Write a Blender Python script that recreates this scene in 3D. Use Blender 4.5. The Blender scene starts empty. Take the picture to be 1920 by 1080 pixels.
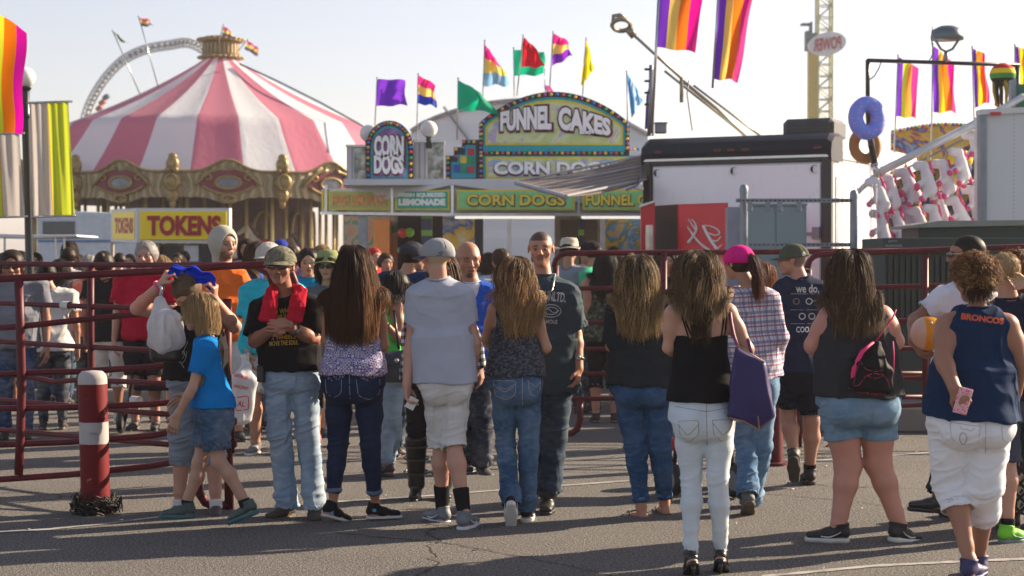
import bpy, math, random
import numpy as np
from mathutils import Vector, Matrix
from mathutils.bvhtree import BVHTree
random.seed(7)
PI = math.pi
sc = bpy.context.scene
COL = sc.collection
FPX = 3200.0
CAMZ = 1.6
PITCH = math.atan(50/3200.0)
_c, _s = math.cos(PITCH), math.sin(PITCH)
CAMP = np.array([0, 0, CAMZ])
def at(px, py, Y):
 a = (px-960)/FPX; b = (540-py)/FPX
 k = Y/(_c+b*_s)
 return np.array([a*k, Y, CAMZ+(-_s+b*_c)*k])
def gnd(py):
 b = (540-py)/FPX
 return -CAMZ*(_c+b*_s)/(-_s+b*_c)
def mpp(Y): return Y/FPX
def nrm(v):
 v = np.asarray(v, float); return v/(np.linalg.norm(v)+1e-12)
def tag(o, label=None, cat=None, group=None, kind=None):
 if label: o['label'] = label
 if cat: o['category'] = cat
 if group: o['group'] = group
 if kind: o['kind'] = kind
 return o
def empty(name, loc=(0,0,0), rz=0.0, label=None, cat=None, group=None):
 o = bpy.data.objects.new(name, None); COL.objects.link(o)
 o.location = tuple(loc); o.rotation_euler = (0,0,rz); o.empty_display_size = .1
 tag(o, label, cat, group); return o
def np_mesh(name, V, Fq, mat=None, parent=None, smooth=True, origin=None, col=None, mats=None, midx=None):
 """V (n,3) in world metres, Fq (m,3|4); origin = world origin of the parent (vertices stored relative to it)."""
 V = np.asarray(V, np.float32)
 if origin is not None: V = V-np.asarray(origin, np.float32)
 me = bpy.data.meshes.new(name)
 if isinstance(Fq, np.ndarray):
  n, k = Fq.shape
  me.vertices.add(len(V)); me.vertices.foreach_set('co', V.ravel())
  me.loops.add(n*k); me.loops.foreach_set('vertex_index', Fq.astype(np.int32).ravel())
  me.polygons.add(n); me.polygons.foreach_set('loop_start', np.arange(0, n*k, k, dtype=np.int32))
  me.update(calc_edges=True)
 else:
  me.from_pydata([tuple(v) for v in V], [], Fq); me.update()
 if smooth: me.polygons.foreach_set('use_smooth', np.ones(len(me.polygons), bool))
 if col is not None:
  ca = me.color_attributes.new('Col', 'FLOAT_COLOR', 'POINT')
  c4 = np.ones((len(V), 4), np.float32); c4[:, :3] = col; ca.data.foreach_set('color', c4.ravel())
 o = bpy.data.objects.new(name, me); COL.objects.link(o)
 if mats:
  for m in mats: me.materials.append(m)
  if midx is not None: me.polygons.foreach_set('material_index', np.asarray(midx, np.int32))
 elif mat: me.materials.append(mat)
 if parent is not None: o.parent = parent
 return o
class MB:
 """collects boxes, bars, tubes, lathes into one mesh"""
 def __init__(s): s.v = []; s.f = []; s.mi = []; s.m = 0
 def add(s, V, Fs):
  b = len(s.v); s.v += [tuple(map(float, v)) for v in V]; s.f += [tuple(i+b for i in f) for f in Fs]; s.mi += [s.m]*len(Fs)
 def box(s, c, d, R=None, bev=0.0):
  x, y, z = d[0]/2, d[1]/2, d[2]/2
  if bev > 0:
   b = min(bev, x*.49, y*.49, z*.49); V = []
   for sz in (-1, 1):
    for (ax, ay, az) in ((x-b, y-b, z), (x, y-b, z-b), (x-b, y, z-b)):
     pass
   V = []; idx = {}
   for i in (-1, 1):
    for j in (-1, 1):
     for k in (-1, 1):
      idx[(i,j,k,0)] = len(V); V.append((i*x, j*(y-b), k*(z-b)))
      idx[(i,j,k,1)] = len(V); V.append((i*(x-b), j*y, k*(z-b)))
      idx[(i,j,k,2)] = len(V); V.append((i*(x-b), j*(y-b), k*z))
   Fs = []
   for i in (-1, 1):
    q = [(i,-1,-1,0),(i,1,-1,0),(i,1,1,0),(i,-1,1,0)]; q = q if i > 0 else q[::-1]; Fs.append([idx[a] for a in q])
    q = [(-1,i,-1,1),(1,i,-1,1),(1,i,1,1),(-1,i,1,1)]; q = q[::-1] if i > 0 else q; Fs.append([idx[a] for a in q])
    q = [(-1,-1,i,2),(1,-1,i,2),(1,1,i,2),(-1,1,i,2)]; q = q if i > 0 else q[::-1]; Fs.append([idx[a] for a in q])
   for i in (-1, 1):
    for j in (-1, 1):
     Fs.append([idx[(i,j,-1,0)], idx[(i,j,1,0)], idx[(i,j,1,1)], idx[(i,j,-1,1)]])
     Fs.append([idx[(i,-1,j,0)], idx[(i,1,j,0)], idx[(i,1,j,2)], idx[(i,-1,j,2)]])
     Fs.append([idx[(-1,i,j,1)], idx[(1,i,j,1)], idx[(1,i,j,2)], idx[(-1,i,j,2)]])
     for k in (-1, 1): Fs.append([idx[(i,j,k,0)], idx[(i,j,k,1)], idx[(i,j,k,2)]])
  else:
   V = [(i*x, j*y, k*z) for i in (-1,1) for j in (-1,1) for k in (-1,1)]
   Fs = [(0,1,3,2),(4,6,7,5),(0,4,5,1),(2,3,7,6),(0,2,6,4),(1,5,7,3)]
  V = np.array(V)
  if R is not None: V = V @ np.array(R).T
  s.add(V+np.array(c), Fs)
 def tube(s, pts, r, n=8, closed=False, cap=True, flat=None):
  pts = np.array(pts, float); m = len(pts)
  rr = np.broadcast_to(np.asarray(r, float), (m,))
  T = np.gradient(pts, axis=0) if not closed else np.roll(pts, -1, 0)-np.roll(pts, 1, 0)
  T /= np.linalg.norm(T, axis=1)[:, None]+1e-9
  up = np.array([0,0,1.]) if abs(T[0,2]) < .9 else np.array([0,1.,0])
  V = []; u = nrm(np.cross(T[0], up))
  for i in range(m):
   u = nrm(u-T[i]*np.dot(u, T[i])); w = np.cross(T[i], u)
   for k in range(n):
    a = 2*PI*k/n; V.append(pts[i]+rr[i]*(math.cos(a)*u+math.sin(a)*w*(flat or 1)))
  Fs = []
  for i in range(m if closed else m-1):
   j = (i+1) % m
   for k in range(n):
    k2 = (k+1) % n; Fs.append((i*n+k, i*n+k2, j*n+k2, j*n+k))
  if cap and not closed:
   Fs.append(tuple(range(n))[::-1]); Fs.append(tuple((m-1)*n+k for k in range(n)))
  s.add(V, Fs)
 def bar(s, a, b, r, n=8): s.tube([a, b], r, n)
 def lathe(s, prof, c=(0,0,0), n=24, R=None, a0=0, a1=2*PI):
  full = abs(a1-a0-2*PI) < 1e-6; m = n if full else n+1
  V = []
  for (r, z) in prof:
   for k in range(m):
    a = a0+(a1-a0)*k/n; V.append((r*math.cos(a), r*math.sin(a), z))
  V = np.array(V)
  if R is not None: V = V @ np.array(R).T
  Fs = []
  for i in range(len(prof)-1):
   for k in range(n):
    k2 = (k+1) % m; Fs.append((i*m+k, i*m+k2, (i+1)*m+k2, (i+1)*m+k))
  s.add(V+np.array(c), Fs)
 def prism(s, poly, y0, y1, R=None, c=(0,0,0)):
  """poly = [(x,z)] extruded along y"""
  n = len(poly); V = [(x, y0, z) for x, z in poly]+[(x, y1, z) for x, z in poly]
  Fs = [tuple(range(n)), tuple(range(2*n-1, n-1, -1))]+[(i, i+n, (i+1) % n+n, (i+1) % n) for i in range(n)]
  V = np.array(V, float)
  if R is not None: V = V @ np.array(R).T
  s.add(V+np.array(c), Fs)
 def sphere(s, c, r, n=12, sq=(1,1,1)):
  p = [(r*math.sin(PI*i/n), -r*math.cos(PI*i/n)) for i in range(n+1)]
  b = len(s.v); s.lathe(p, (0,0,0), n*2)
  for i in range(b, len(s.v)):
   v = s.v[i]; s.v[i] = (v[0]*sq[0]+c[0], v[1]*sq[1]+c[1], v[2]*sq[2]+c[2])
 def build(s, name, mat=None, parent=None, origin=None, smooth=False, mats=None, auto=None):
  V = np.array(s.v, float)
  o = np_mesh(name, V, s.f, mat, parent, smooth, origin, mats=mats, midx=s.mi if mats else None)
  if auto:
   o.data.polygons.foreach_set('use_smooth', np.ones(len(o.data.polygons), bool))
   try: o.data.set_sharp_from_angle(angle=math.radians(auto))
   except Exception: pass
  return o
def rotz(a):
 c, s = math.cos(a), math.sin(a); return np.array([[c,-s,0],[s,c,0],[0,0,1.]])
def rotx(a):
 c, s = math.cos(a), math.sin(a); return np.array([[1.,0,0],[0,c,-s],[0,s,c]])
def roty(a):
 c, s = math.cos(a), math.sin(a); return np.array([[c,0,s],[0,1.,0],[-s,0,c]])
def vnoise(P, seed=0):
 P = np.asarray(P, np.float32); I = np.floor(P).astype(np.int64); Fp = P-I; Fp = Fp*Fp*(3-2*Fp)
 def h(i, j, k):
  n = (i*374761393+j*668265263+k*2147483647+seed*1274126177) & 0xffffffff
  n = ((n ^ (n >> 13))*1274126177) & 0xffffffff
  n = (n ^ (n >> 16)) & 0xffff
  return n.astype(np.float32)/65535.0
 x, y, z = I[..., 0], I[..., 1], I[..., 2]; fx, fy, fz = Fp[..., 0], Fp[..., 1], Fp[..., 2]
 c00 = h(x,y,z)*(1-fx)+h(x+1,y,z)*fx; c10 = h(x,y+1,z)*(1-fx)+h(x+1,y+1,z)*fx
 c01 = h(x,y,z+1)*(1-fx)+h(x+1,y,z+1)*fx; c11 = h(x,y+1,z+1)*(1-fx)+h(x+1,y+1,z+1)*fx
 a = c00*(1-fy)+c10*fy; b = c01*(1-fy)+c11*fy
 return a*(1-fz)+b*fz
def ridged(P, seed=0): return 1-np.abs(2*vnoise(P, seed)-1)
def sock(b, n): return b.inputs[n]
class NM:
 def __init__(s, name):
  m = bpy.data.materials.new(name); m.use_nodes = True; s.m = m; s.nt = m.node_tree; s.N = s.nt.nodes; s.L = s.nt.links
  s.b = s.N.get('Principled BSDF'); s.out = s.N.get('Material Output')
 def n(s, t, **kw):
  x = s.N.new(t)
  for k, v in kw.items():
   if k.startswith('i_'): x.inputs[k[2:].replace('_', ' ')].default_value = v
   else: setattr(x, k, v)
  return x
 def l(s, a, b): s.L.new(a, b)
 def coord(s, scale=(1,1,1), rot=(0,0,0), kind='Object'):
  t = s.n('ShaderNodeTexCoord'); mp = s.n('ShaderNodeMapping'); mp.inputs['Scale'].default_value = scale; mp.inputs['Rotation'].default_value = rot
  s.l(t.outputs[kind], mp.inputs['Vector']); return mp.outputs['Vector']
 def noise(s, scale, detail=3, rough=.5, vec=None, dist=0):
  x = s.n('ShaderNodeTexNoise'); x.inputs['Scale'].default_value = scale; x.inputs['Detail'].default_value = detail; x.inputs['Roughness'].default_value = rough; x.inputs['Distortion'].default_value = dist
  if vec is not None: s.l(vec, x.inputs['Vector'])
  return x.outputs['Fac']
 def ramp(s, fac, stops, interp='LINEAR'):
  r = s.n('ShaderNodeValToRGB'); r.color_ramp.interpolation = interp
  e = r.color_ramp.elements
  while len(e) < len(stops): e.new(.5)
  for i, (p, c) in enumerate(stops):
   e[i].position = p; e[i].color = (*c, 1) if len(c) == 3 else c
  s.l(fac, r.inputs['Fac']); return r.outputs['Color']
 def mix(s, a, b, fac, mode='MIX'):
  x = s.n('ShaderNodeMix', data_type='RGBA', blend_type=mode)
  for i, v in ((0, fac), (6, a), (7, b)):
   if hasattr(v, 'links') or isinstance(v, bpy.types.NodeSocket): s.l(v, x.inputs[i])
   elif i == 0: x.inputs[0].default_value = v
   else: x.inputs[i].default_value = (*v[:3], 1)
  return x.outputs[2]
 def math(s, op, a, b=None, c=None):
  x = s.n('ShaderNodeMath', operation=op)
  for i, v in enumerate((a, b, c)):
   if v is None: continue
   if isinstance(v, bpy.types.NodeSocket): s.l(v, x.inputs[i])
   else: x.inputs[i].default_value = v
  return x.outputs[0]
 def sep(s, v):
  x = s.n('ShaderNodeSeparateXYZ'); s.l(v, x.inputs[0]); return x.outputs
 def bump(s, h, strength=.3, dist=.002):
  x = s.n('ShaderNodeBump'); x.inputs['Strength'].default_value = strength; x.inputs['Distance'].default_value = dist
  s.l(h, x.inputs['Height']); s.l(x.outputs['Normal'], s.b.inputs['Normal']); return x
 def col(s, c):
  if isinstance(c, bpy.types.NodeSocket): s.l(c, s.b.inputs['Base Color'])
  else: s.b.inputs['Base Color'].default_value = (*c[:3], 1)
 def set(s, rough=None, metal=None, spec=None, sheen=None, coat=None, emis=None, emis_s=None, alpha=None, trans=None):
  b = s.b.inputs
  if rough is not None: b['Roughness'].default_value = rough
  if metal is not None: b['Metallic'].default_value = metal
  if spec is not None: b['Specular IOR Level'].default_value = spec
  if sheen is not None: b['Sheen Weight'].default_value = sheen
  if coat is not None: b['Coat Weight'].default_value = coat
  if emis is not None: b['Emission Color'].default_value = (*emis, 1); b['Emission Strength'].default_value = emis_s or 1
  if trans is not None: b['Transmission Weight'].default_value = trans
 def translucent(s, color, w):
  """mix the principled surface with a translucent one (thin cloth that lets the sun through)"""
  t = s.n('ShaderNodeBsdfTranslucent'); mx = s.n('ShaderNodeMixShader'); mx.inputs[0].default_value = w
  if isinstance(color, bpy.types.NodeSocket): s.l(color, t.inputs['Color'])
  else: t.inputs['Color'].default_value = (*color[:3], 1)
  s.l(s.b.outputs[0], mx.inputs[1]); s.l(t.outputs[0], mx.inputs[2]); s.l(mx.outputs[0], s.out.inputs['Surface'])
_MC = {}
def paint(c, rough=.5, metal=0, var=.12, scale=6, name='painted', bump=.0, spec=.5, coat=None):
 key = ('paint', c, rough, metal, var, scale, bump)
 if key in _MC: return _MC[key]
 n = NM(name); f = n.noise(scale, 4, .6, n.coord());
 n.col(n.ramp(f, [(.3, tuple(x*(1-var) for x in c)), (.7, tuple(min(1, x*(1+var)) for x in c))]))
 n.set(rough=rough, metal=metal, spec=spec, coat=coat)
 if bump: n.bump(n.noise(scale*12, 3, .6, n.coord()), bump, .003)
 _MC[key] = n.m; return n.m
def cloth(c, var=.10, rough=.85, weave=900, heather=0.0, trans=0.0, name='cloth', sheen=.1):
 key = ('cloth', c, var, rough, heather, trans)
 if key in _MC: return _MC[key]
 n = NM(name); v = n.coord(); f = n.noise(7, 3, .55, v)
 cc = n.ramp(f, [(.3, tuple(x*(1-var) for x in c)), (.7, tuple(min(1, x*(1+var)) for x in c))])
 if heather: cc = n.mix(cc, tuple(x*.55 for x in c), n.math('MULTIPLY', n.noise(260, 2, .7, n.coord((1,1,.35))), heather))
 n.col(cc); n.set(rough=rough, sheen=0, spec=.12)
 b1 = n.noise(60, 4, .6, v); n.bump(b1, .35, .004)
 if trans: n.translucent(cc, trans)
 _MC[key] = n.m; return n.m
def denim(c, fade=.5, name='denim', fadec=None):
 key = ('denim', c, fade)
 if key in _MC: return _MC[key]
 n = NM(name); v = n.coord((1,1,1)); big = n.noise(4.5, 3, .6, v); fine = n.noise(340, 2, .7, n.coord((1,1,.3)))
 crease = n.noise(16, 4, .6, n.coord((1,1,2.2)), .4)
 fc = fadec or tuple(min(1, x+ (1-x)*.35) for x in c)
 m1 = n.mix(c, fc, n.math('MULTIPLY', n.ramp(big, [(.4, (0,0,0)), (.75, (1,1,1))]), fade))
 m2 = n.mix(m1, fc, n.math('MULTIPLY', n.ramp(crease, [(.5, (0,0,0)), (.72, (1,1,1))]), fade*.7))
 n.col(n.mix(m2, tuple(x*.55 for x in c), n.math('MULTIPLY', fine, .45)))
 n.set(rough=.9, spec=.1); n.bump(n.math('ADD', crease, n.math('MULTIPLY', fine, .15)), .35, .006)
 _MC[key] = n.m; return n.m
def attr_mat(name='skin', rough=.48, spec=.4, bump=.12, trans=0, sss=0.0, scale=120):
 key = ('attr', name, rough, trans, sss)
 if key in _MC: return _MC[key]
 n = NM(name); a = n.n('ShaderNodeAttribute', attribute_name='Col'); v = n.coord()
 f = n.noise(38, 3, .6, v); cc = n.mix(a.outputs['Color'], (.6,.55,.5), n.math('MULTIPLY', f, .12), 'MULTIPLY')
 n.col(cc); n.set(rough=rough, spec=spec)
 if bump: n.bump(n.noise(scale, 3, .6, v), bump, .002)
 if trans:
  g = n.n('ShaderNodeGamma'); g.inputs[1].default_value = .72; n.l(cc, g.inputs[0]); n.translucent(g.outputs[0], trans)
 if sss: n.b.inputs['Subsurface Weight'].default_value = sss; n.b.inputs['Subsurface Radius'].default_value = (.02,.008,.004); n.b.inputs['Subsurface Scale'].default_value = .5
 _MC[key] = n.m; return n.m
class Cone:
 def __init__(s, a, b, ra, rb, u=None, k=.02, cap=None, op='u'):
  s.a = np.asarray(a, float); s.b = np.asarray(b, float)
  s.ra = np.array(ra if np.ndim(ra) else (ra, ra), float); s.rb = np.array(rb if np.ndim(rb) else (rb, rb), float)
  d = s.b-s.a; s.L = max(np.linalg.norm(d), 1e-5); s.ax = d/s.L
  u = np.array([1.,0,0]) if u is None else np.asarray(u, float)
  u = u-s.ax*np.dot(u, s.ax)
  if np.linalg.norm(u) < 1e-3: u = np.cross(s.ax, [0.3,1,0.2])
  s.u = nrm(u); s.v = np.cross(s.ax, s.u); s.k = k; s.op = op; s.cap = cap
  R = max(s.ra.max(), s.rb.max())
  s.lo = np.minimum(s.a, s.b)-R; s.hi = np.maximum(s.a, s.b)+R
 def d(s, X, Y, Z):
  rx, ry, rz = X-s.a[0], Y-s.a[1], Z-s.a[2]
  t = np.clip((rx*s.ax[0]+ry*s.ax[1]+rz*s.ax[2])/s.L, 0, 1)
  e = rx*s.ax[0]+ry*s.ax[1]+rz*s.ax[2]-t*s.L
  pu = rx*s.u[0]+ry*s.u[1]+rz*s.u[2]; pv = rx*s.v[0]+ry*s.v[1]+rz*s.v[2]
  ru = s.ra[0]+(s.rb[0]-s.ra[0])*t; rv = s.ra[1]+(s.rb[1]-s.ra[1])*t
  re = np.minimum(ru, rv) if s.cap is None else s.cap
  a, b, c = pu/ru, pv/rv, e/re
  k0 = np.sqrt(a*a+b*b+c*c); k1 = np.sqrt((a/ru)**2+(b/rv)**2+(c/re)**2)
  return k0*(k0-1)/np.maximum(k1, 1e-4)
 def infl(s, e, k=None):
  c = Cone(s.a, s.b, s.ra+e, s.rb+e, s.u, s.k if k is None else k, None if s.cap is None else s.cap+e*.5, s.op); return c
class Ell:
 def __init__(s, c, r, R=None, k=.02, op='u'):
  s.c = np.asarray(c, float); s.r = np.array(r if np.ndim(r) else (r,)*3, float); s.R = np.eye(3) if R is None else np.asarray(R, float)  # rows = axes
  m = s.r.max(); s.lo = s.c-m; s.hi = s.c+m; s.k = k; s.op = op
 def d(s, X, Y, Z):
  x, y, z = X-s.c[0], Y-s.c[1], Z-s.c[2]
  q = [(x*s.R[i][0]+y*s.R[i][1]+z*s.R[i][2])/s.r[i] for i in range(3)]
  k0 = np.sqrt(q[0]**2+q[1]**2+q[2]**2); k1 = np.sqrt((q[0]/s.r[0])**2+(q[1]/s.r[1])**2+(q[2]/s.r[2])**2)
  return k0*(k0-1)/np.maximum(k1, 1e-4)
 def infl(s, e, k=None): return Ell(s.c, s.r+e, s.R, s.k if k is None else k, s.op)
class Plane:
 """keeps the side where (p-o).n < 0 ; optional wave"""
 def __init__(s, o, n, k=.004, wave=0, seed=0):
  s.o = np.asarray(o, float); s.n = nrm(n); s.k = k; s.op = 'i'; s.lo = None; s.wave = wave; s.ph = seed
 def d(s, X, Y, Z):
  r = (X-s.o[0])*s.n[0]+(Y-s.o[1])*s.n[1]+(Z-s.o[2])*s.n[2]
  if s.wave: r = r+s.wave*(np.sin(X*23+s.ph)+np.sin(Y*31+X*11+s.ph*2))*.5
  return r
class Box:
 def __init__(s, c, h, R=None, r=.01, k=.01, op='u'):
  s.c = np.asarray(c, float); s.h = np.array(h, float); s.R = np.eye(3) if R is None else np.asarray(R, float); s.r = r
  m = np.linalg.norm(s.h); s.lo = s.c-m; s.hi = s.c+m; s.k = k; s.op = op
 def d(s, X, Y, Z):
  x, y, z = X-s.c[0], Y-s.c[1], Z-s.c[2]
  q = [np.abs(x*s.R[i][0]+y*s.R[i][1]+z*s.R[i][2])-(s.h[i]-s.r) for i in range(3)]
  o = np.sqrt(np.maximum(q[0],0)**2+np.maximum(q[1],0)**2+np.maximum(q[2],0)**2)
  return o+np.minimum(np.maximum(np.maximum(q[0],q[1]),q[2]),0)-s.r
def _comb(D, d, p):
 k = max(p.k, 1e-5)
 if p.op == 'u':
  h = np.maximum(k-np.abs(D-d), 0)/k; return np.minimum(D, d)-h*h*k*.25
 if p.op == 's': d = -d
 h = np.maximum(k-np.abs(D-d), 0)/k; return np.maximum(D, d)+h*h*k*.25
def feval(prims, P):
 P = np.asarray(P, float); X, Y, Z = P[..., 0], P[..., 1], P[..., 2]
 D = np.full(X.shape, 1.0)
 for p in prims: D = _comb(D, p.d(X, Y, Z), p)
 return D
def fgrad(prims, P, e=.004):
 g = np.stack([feval(prims, P+np.eye(3)[i]*e)-feval(prims, P-np.eye(3)[i]*e) for i in range(3)], -1)
 return g/(np.linalg.norm(g, axis=-1, keepdims=True)+1e-9)
def polygonise(prims, h, clip=None):
 U = [p for p in prims if p.op == 'u']
 lo = np.min([p.lo for p in U], 0)-3*h; hi = np.max([p.hi for p in U], 0)+3*h
 if clip is not None: lo = np.maximum(lo, clip[0]); hi = np.minimum(hi, clip[1])
 n = np.maximum(np.ceil((hi-lo)/h).astype(int)+1, 4)
 ax = [(lo[i]+h*np.arange(n[i])).astype(np.float32) for i in range(3)]
 D = np.full(n, .5, np.float32)
 for p in prims:
  if p.lo is None: sl = [slice(0, n[i]) for i in range(3)]
  else:
   m = p.k+4*h+.012; a = np.floor((p.lo-m-lo)/h).astype(int); b = np.ceil((p.hi+m-lo)/h).astype(int)+1
   a = np.clip(a, 0, n); b = np.clip(b, 0, n)
   if (b <= a).any(): continue
   sl = [slice(a[i], b[i]) for i in range(3)]
  X = ax[0][sl[0]][:, None, None]; Y = ax[1][sl[1]][None, :, None]; Z = ax[2][sl[2]][None, None, :]
  s3 = tuple(sl); D[s3] = _comb(D[s3], p.d(X, Y, Z).astype(np.float32), p)
 for i in range(3):   # closed at the border
  s = [slice(None)]*3; s[i] = 0; D[tuple(s)] = np.maximum(D[tuple(s)], h); s[i] = -1; D[tuple(s)] = np.maximum(D[tuple(s)], h)
 return nets(D, lo, h)
def nets(D, lo, h):
 S = D < 0
 c = [S[i:S.shape[0]-1+i, j:S.shape[1]-1+j, k:S.shape[2]-1+k] for i in (0,1) for j in (0,1) for k in (0,1)]
 anyv = c[0].copy(); allv = c[0].copy()
 for q in c[1:]: anyv |= q; allv &= q
 act = anyv & ~allv; I = np.argwhere(act)
 if len(I) == 0: return np.zeros((0,3)), np.zeros((0,4), np.int32)
 vid = np.full(act.shape, -1, np.int32); vid[act] = np.arange(len(I))
 off = [(i,j,k) for i in (0,1) for j in (0,1) for k in (0,1)]
 val = np.stack([D[I[:,0]+o[0], I[:,1]+o[1], I[:,2]+o[2]] for o in off], 1)
 acc = np.zeros((len(I), 3)); cnt = np.zeros(len(I))
 for a in range(8):
  for b in range(a+1, 8):
   da = np.array(off[b])-np.array(off[a])
   if abs(da).sum() != 1: continue
   m = (val[:, a] < 0) != (val[:, b] < 0); va, vb = val[m, a], val[m, b]
   t = va/(va-vb); acc[m] += np.array(off[a])[None]+t[:, None]*da[None]; cnt[m] += 1
 V = lo+h*(I+acc/cnt[:, None])
 Q = []
 for axn in range(3):
  s0 = [slice(None)]*3; s1 = [slice(None)]*3; s0[axn] = slice(0, -1); s1[axn] = slice(1, None)
  ch = S[tuple(s0)] != S[tuple(s1)]; E = np.argwhere(ch)
  b, cc = [(1,2),(2,0),(0,1)][axn]
  ok = (E[:, b] > 0) & (E[:, cc] > 0) & (E[:, b] < D.shape[b]-1) & (E[:, cc] < D.shape[cc]-1); E = E[ok]
  if not len(E): continue
  def cell(db, dc):
   q = E.copy(); q[:, b] += db; q[:, cc] += dc; return vid[q[:,0], q[:,1], q[:,2]]
  q = np.stack([cell(-1,-1), cell(0,-1), cell(0,0), cell(-1,0)], 1)
  ins = S[E[:,0], E[:,1], E[:,2]]
  q[~ins] = q[~ins][:, ::-1]; Q.append(q)
 return V, np.concatenate(Q).astype(np.int32)
def vnormals(V, Q):
 fn = np.cross(V[Q[:,2]]-V[Q[:,0]], V[Q[:,3]]-V[Q[:,1]]); N = np.zeros_like(V)
 for i in range(4):
  for a in range(3): N[:, a] += np.bincount(Q[:, i], fn[:, a], len(V))
 return N/(np.linalg.norm(N, axis=1)[:, None]+1e-12)
def relax(V, Q, it=1, w=.5):
 for _ in range(it):
  A = np.zeros_like(V); c = np.zeros(len(V))
  for i in range(4):
   for j in ((i+1) % 4, (i+3) % 4):
    for a in range(3): A[:, a] += np.bincount(Q[:, i], V[Q[:, j], a], len(V))
    c += np.bincount(Q[:, i], minlength=len(V))
  V = V*(1-w)+w*A/np.maximum(c, 1)[:, None]
 return V
class Surf:
 """mesh arrays kept for projecting details onto it along the line of sight"""
 def __init__(s, V, Q): s.bvh = BVHTree.FromPolygons(V.tolist(), Q.tolist()); s.V = V
 def hit(s, px, py, near=4.0):
  d = nrm(at(px, py, 10)-CAMP); o = CAMP+d*near
  loc, nor, idx, dist = s.bvh.ray_cast(Vector(o), Vector(d), 60)
  if loc is None: return None, None
  nor = np.array(nor)
  if np.dot(nor, d) > 0: nor = -nor
  return np.array(loc), nor
 def close(s, p):
  loc, nor, idx, dist = s.bvh.find_nearest(Vector(p)); return np.array(loc), np.array(nor)
def seam(surfs, pts, r, name, mat, parent, origin, lift=.0, step=4, closed=False, flat=1):
 """thin raised line following surface under the pixel polyline(s)"""
 mb = MB()
 for line in (pts if isinstance(pts[0], list) else [pts]):
  P = []
  for (x0, y0), (x1, y1) in zip(line[:-1], line[1:]):
   n = max(1, int(math.hypot(x1-x0, y1-y0)/step))
   for i in range(n): P.append((x0+(x1-x0)*i/n, y0+(y1-y0)*i/n))
  P.append(line[-1]); W = []
  for (x, y) in P:
   best = None
   for s in (surfs if isinstance(surfs, (list, tuple)) else [surfs]):
    p, nn = s.hit(x, y)
    if p is not None and (best is None or p[1] < best[0][1]): best = (p, nn)
   if best is not None: W.append(best[0]+best[1]*lift)
  if len(W) > 2:
   W = np.array(W); W[1:-1] = (W[:-2]+2*W[1:-1]+W[2:])/4
   mb.tube(W, r, 5)
 if not mb.v: return None
 return mb.build(name, mat, parent, origin, smooth=True)
def text_polys(txt, size=1.0, bold=0.0, shear=0.0, space=1.0, subdiv=0.0, extrude=0.0):
 cu = bpy.data.curves.new('t', 'FONT'); cu.body = txt; cu.size = size; cu.offset = bold; cu.shear = shear; cu.space_character = space
 cu.align_x = 'CENTER'; cu.align_y = 'CENTER'; cu.extrude = extrude; cu.resolution_u = 3
 o = bpy.data.objects.new('t', cu); COL.objects.link(o)
 dg = bpy.context.evaluated_depsgraph_get(); me = bpy.data.meshes.new_from_object(o.evaluated_get(dg))
 import bmesh
 bm = bmesh.new(); bm.from_mesh(me)
 if subdiv:
  bmesh.ops.triangulate(bm, faces=bm.faces[:])
  for _ in range(3):
   es = [e for e in bm.edges if e.calc_length() > subdiv]
   if not es: break
   bmesh.ops.subdivide_edges(bm, edges=es, cuts=1)
   bmesh.ops.triangulate(bm, faces=[f for f in bm.faces if len(f.verts) > 3])
 V = np.array([tuple(v.co) for v in bm.verts]); bm.verts.index_update()
 Fs = [tuple(v.index for v in f.verts) for f in bm.faces]; bm.free()
 bpy.data.objects.remove(o); bpy.data.curves.remove(cu); bpy.data.meshes.remove(me)
 return V, Fs
def fit_text(txt, w, h, bold=.02, shear=0.0, subdiv=0.0, extrude=0.0, space=1.0):
 V, Fs = text_polys(txt, 1.0, bold, shear, space, subdiv, extrude)
 lo, hi = V.min(0), V.max(0); V[:, 0] = (V[:, 0]-(lo[0]+hi[0])/2)/(hi[0]-lo[0])*w; V[:, 1] = (V[:, 1]-(lo[1]+hi[1])/2)/(hi[1]-lo[1])*h
 return V, Fs
def decal(surf, V2, Fs, cx, cy, name, mat, parent, origin, lift=.003, rot=0.0, warp=None):
 """V2 in pixels (x right, y up) round (cx,cy); every vertex lands on the surface"""
 c, s_ = math.cos(rot), math.sin(rot); W = []; ok = []
 for v in V2:
  x, y = v[0], v[1]
  if warp: x, y = warp(x, y)
  p, n = surf.hit(cx+x*c-y*s_, cy-(x*s_+y*c))
  ok.append(p is not None); W.append(p+n*lift if p is not None else np.zeros(3))
 F2 = [f for f in Fs if all(ok[i] for i in f)]
 if not F2: return None
 W = np.array(W); F2 = [f for f in F2 if max(W[list(f), 1])-min(W[list(f), 1]) < .06]
 return np_mesh(name, W, F2, mat, parent, False, origin)
SKIN = attr_mat('skin', .5, .35, .1, 0)
HAIRM = attr_mat('hair', .5, .22, 0, 0.3)
UP = np.array([0,0,1.])
def yawv(d): a = math.radians(d); return np.array([math.sin(a), math.cos(a), 0]), np.array([math.cos(a), -math.sin(a), 0])
def joinm(parts):
 Vs, Qs, Cs, b = [], [], [], 0
 for V, Q, C in parts:
  if not len(V): continue
  Vs.append(V); Qs.append(Q+b); Cs.append(np.broadcast_to(C, (len(V), 3))); b += len(V)
 return np.concatenate(Vs), np.concatenate(Qs), np.concatenate(Cs)
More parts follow.
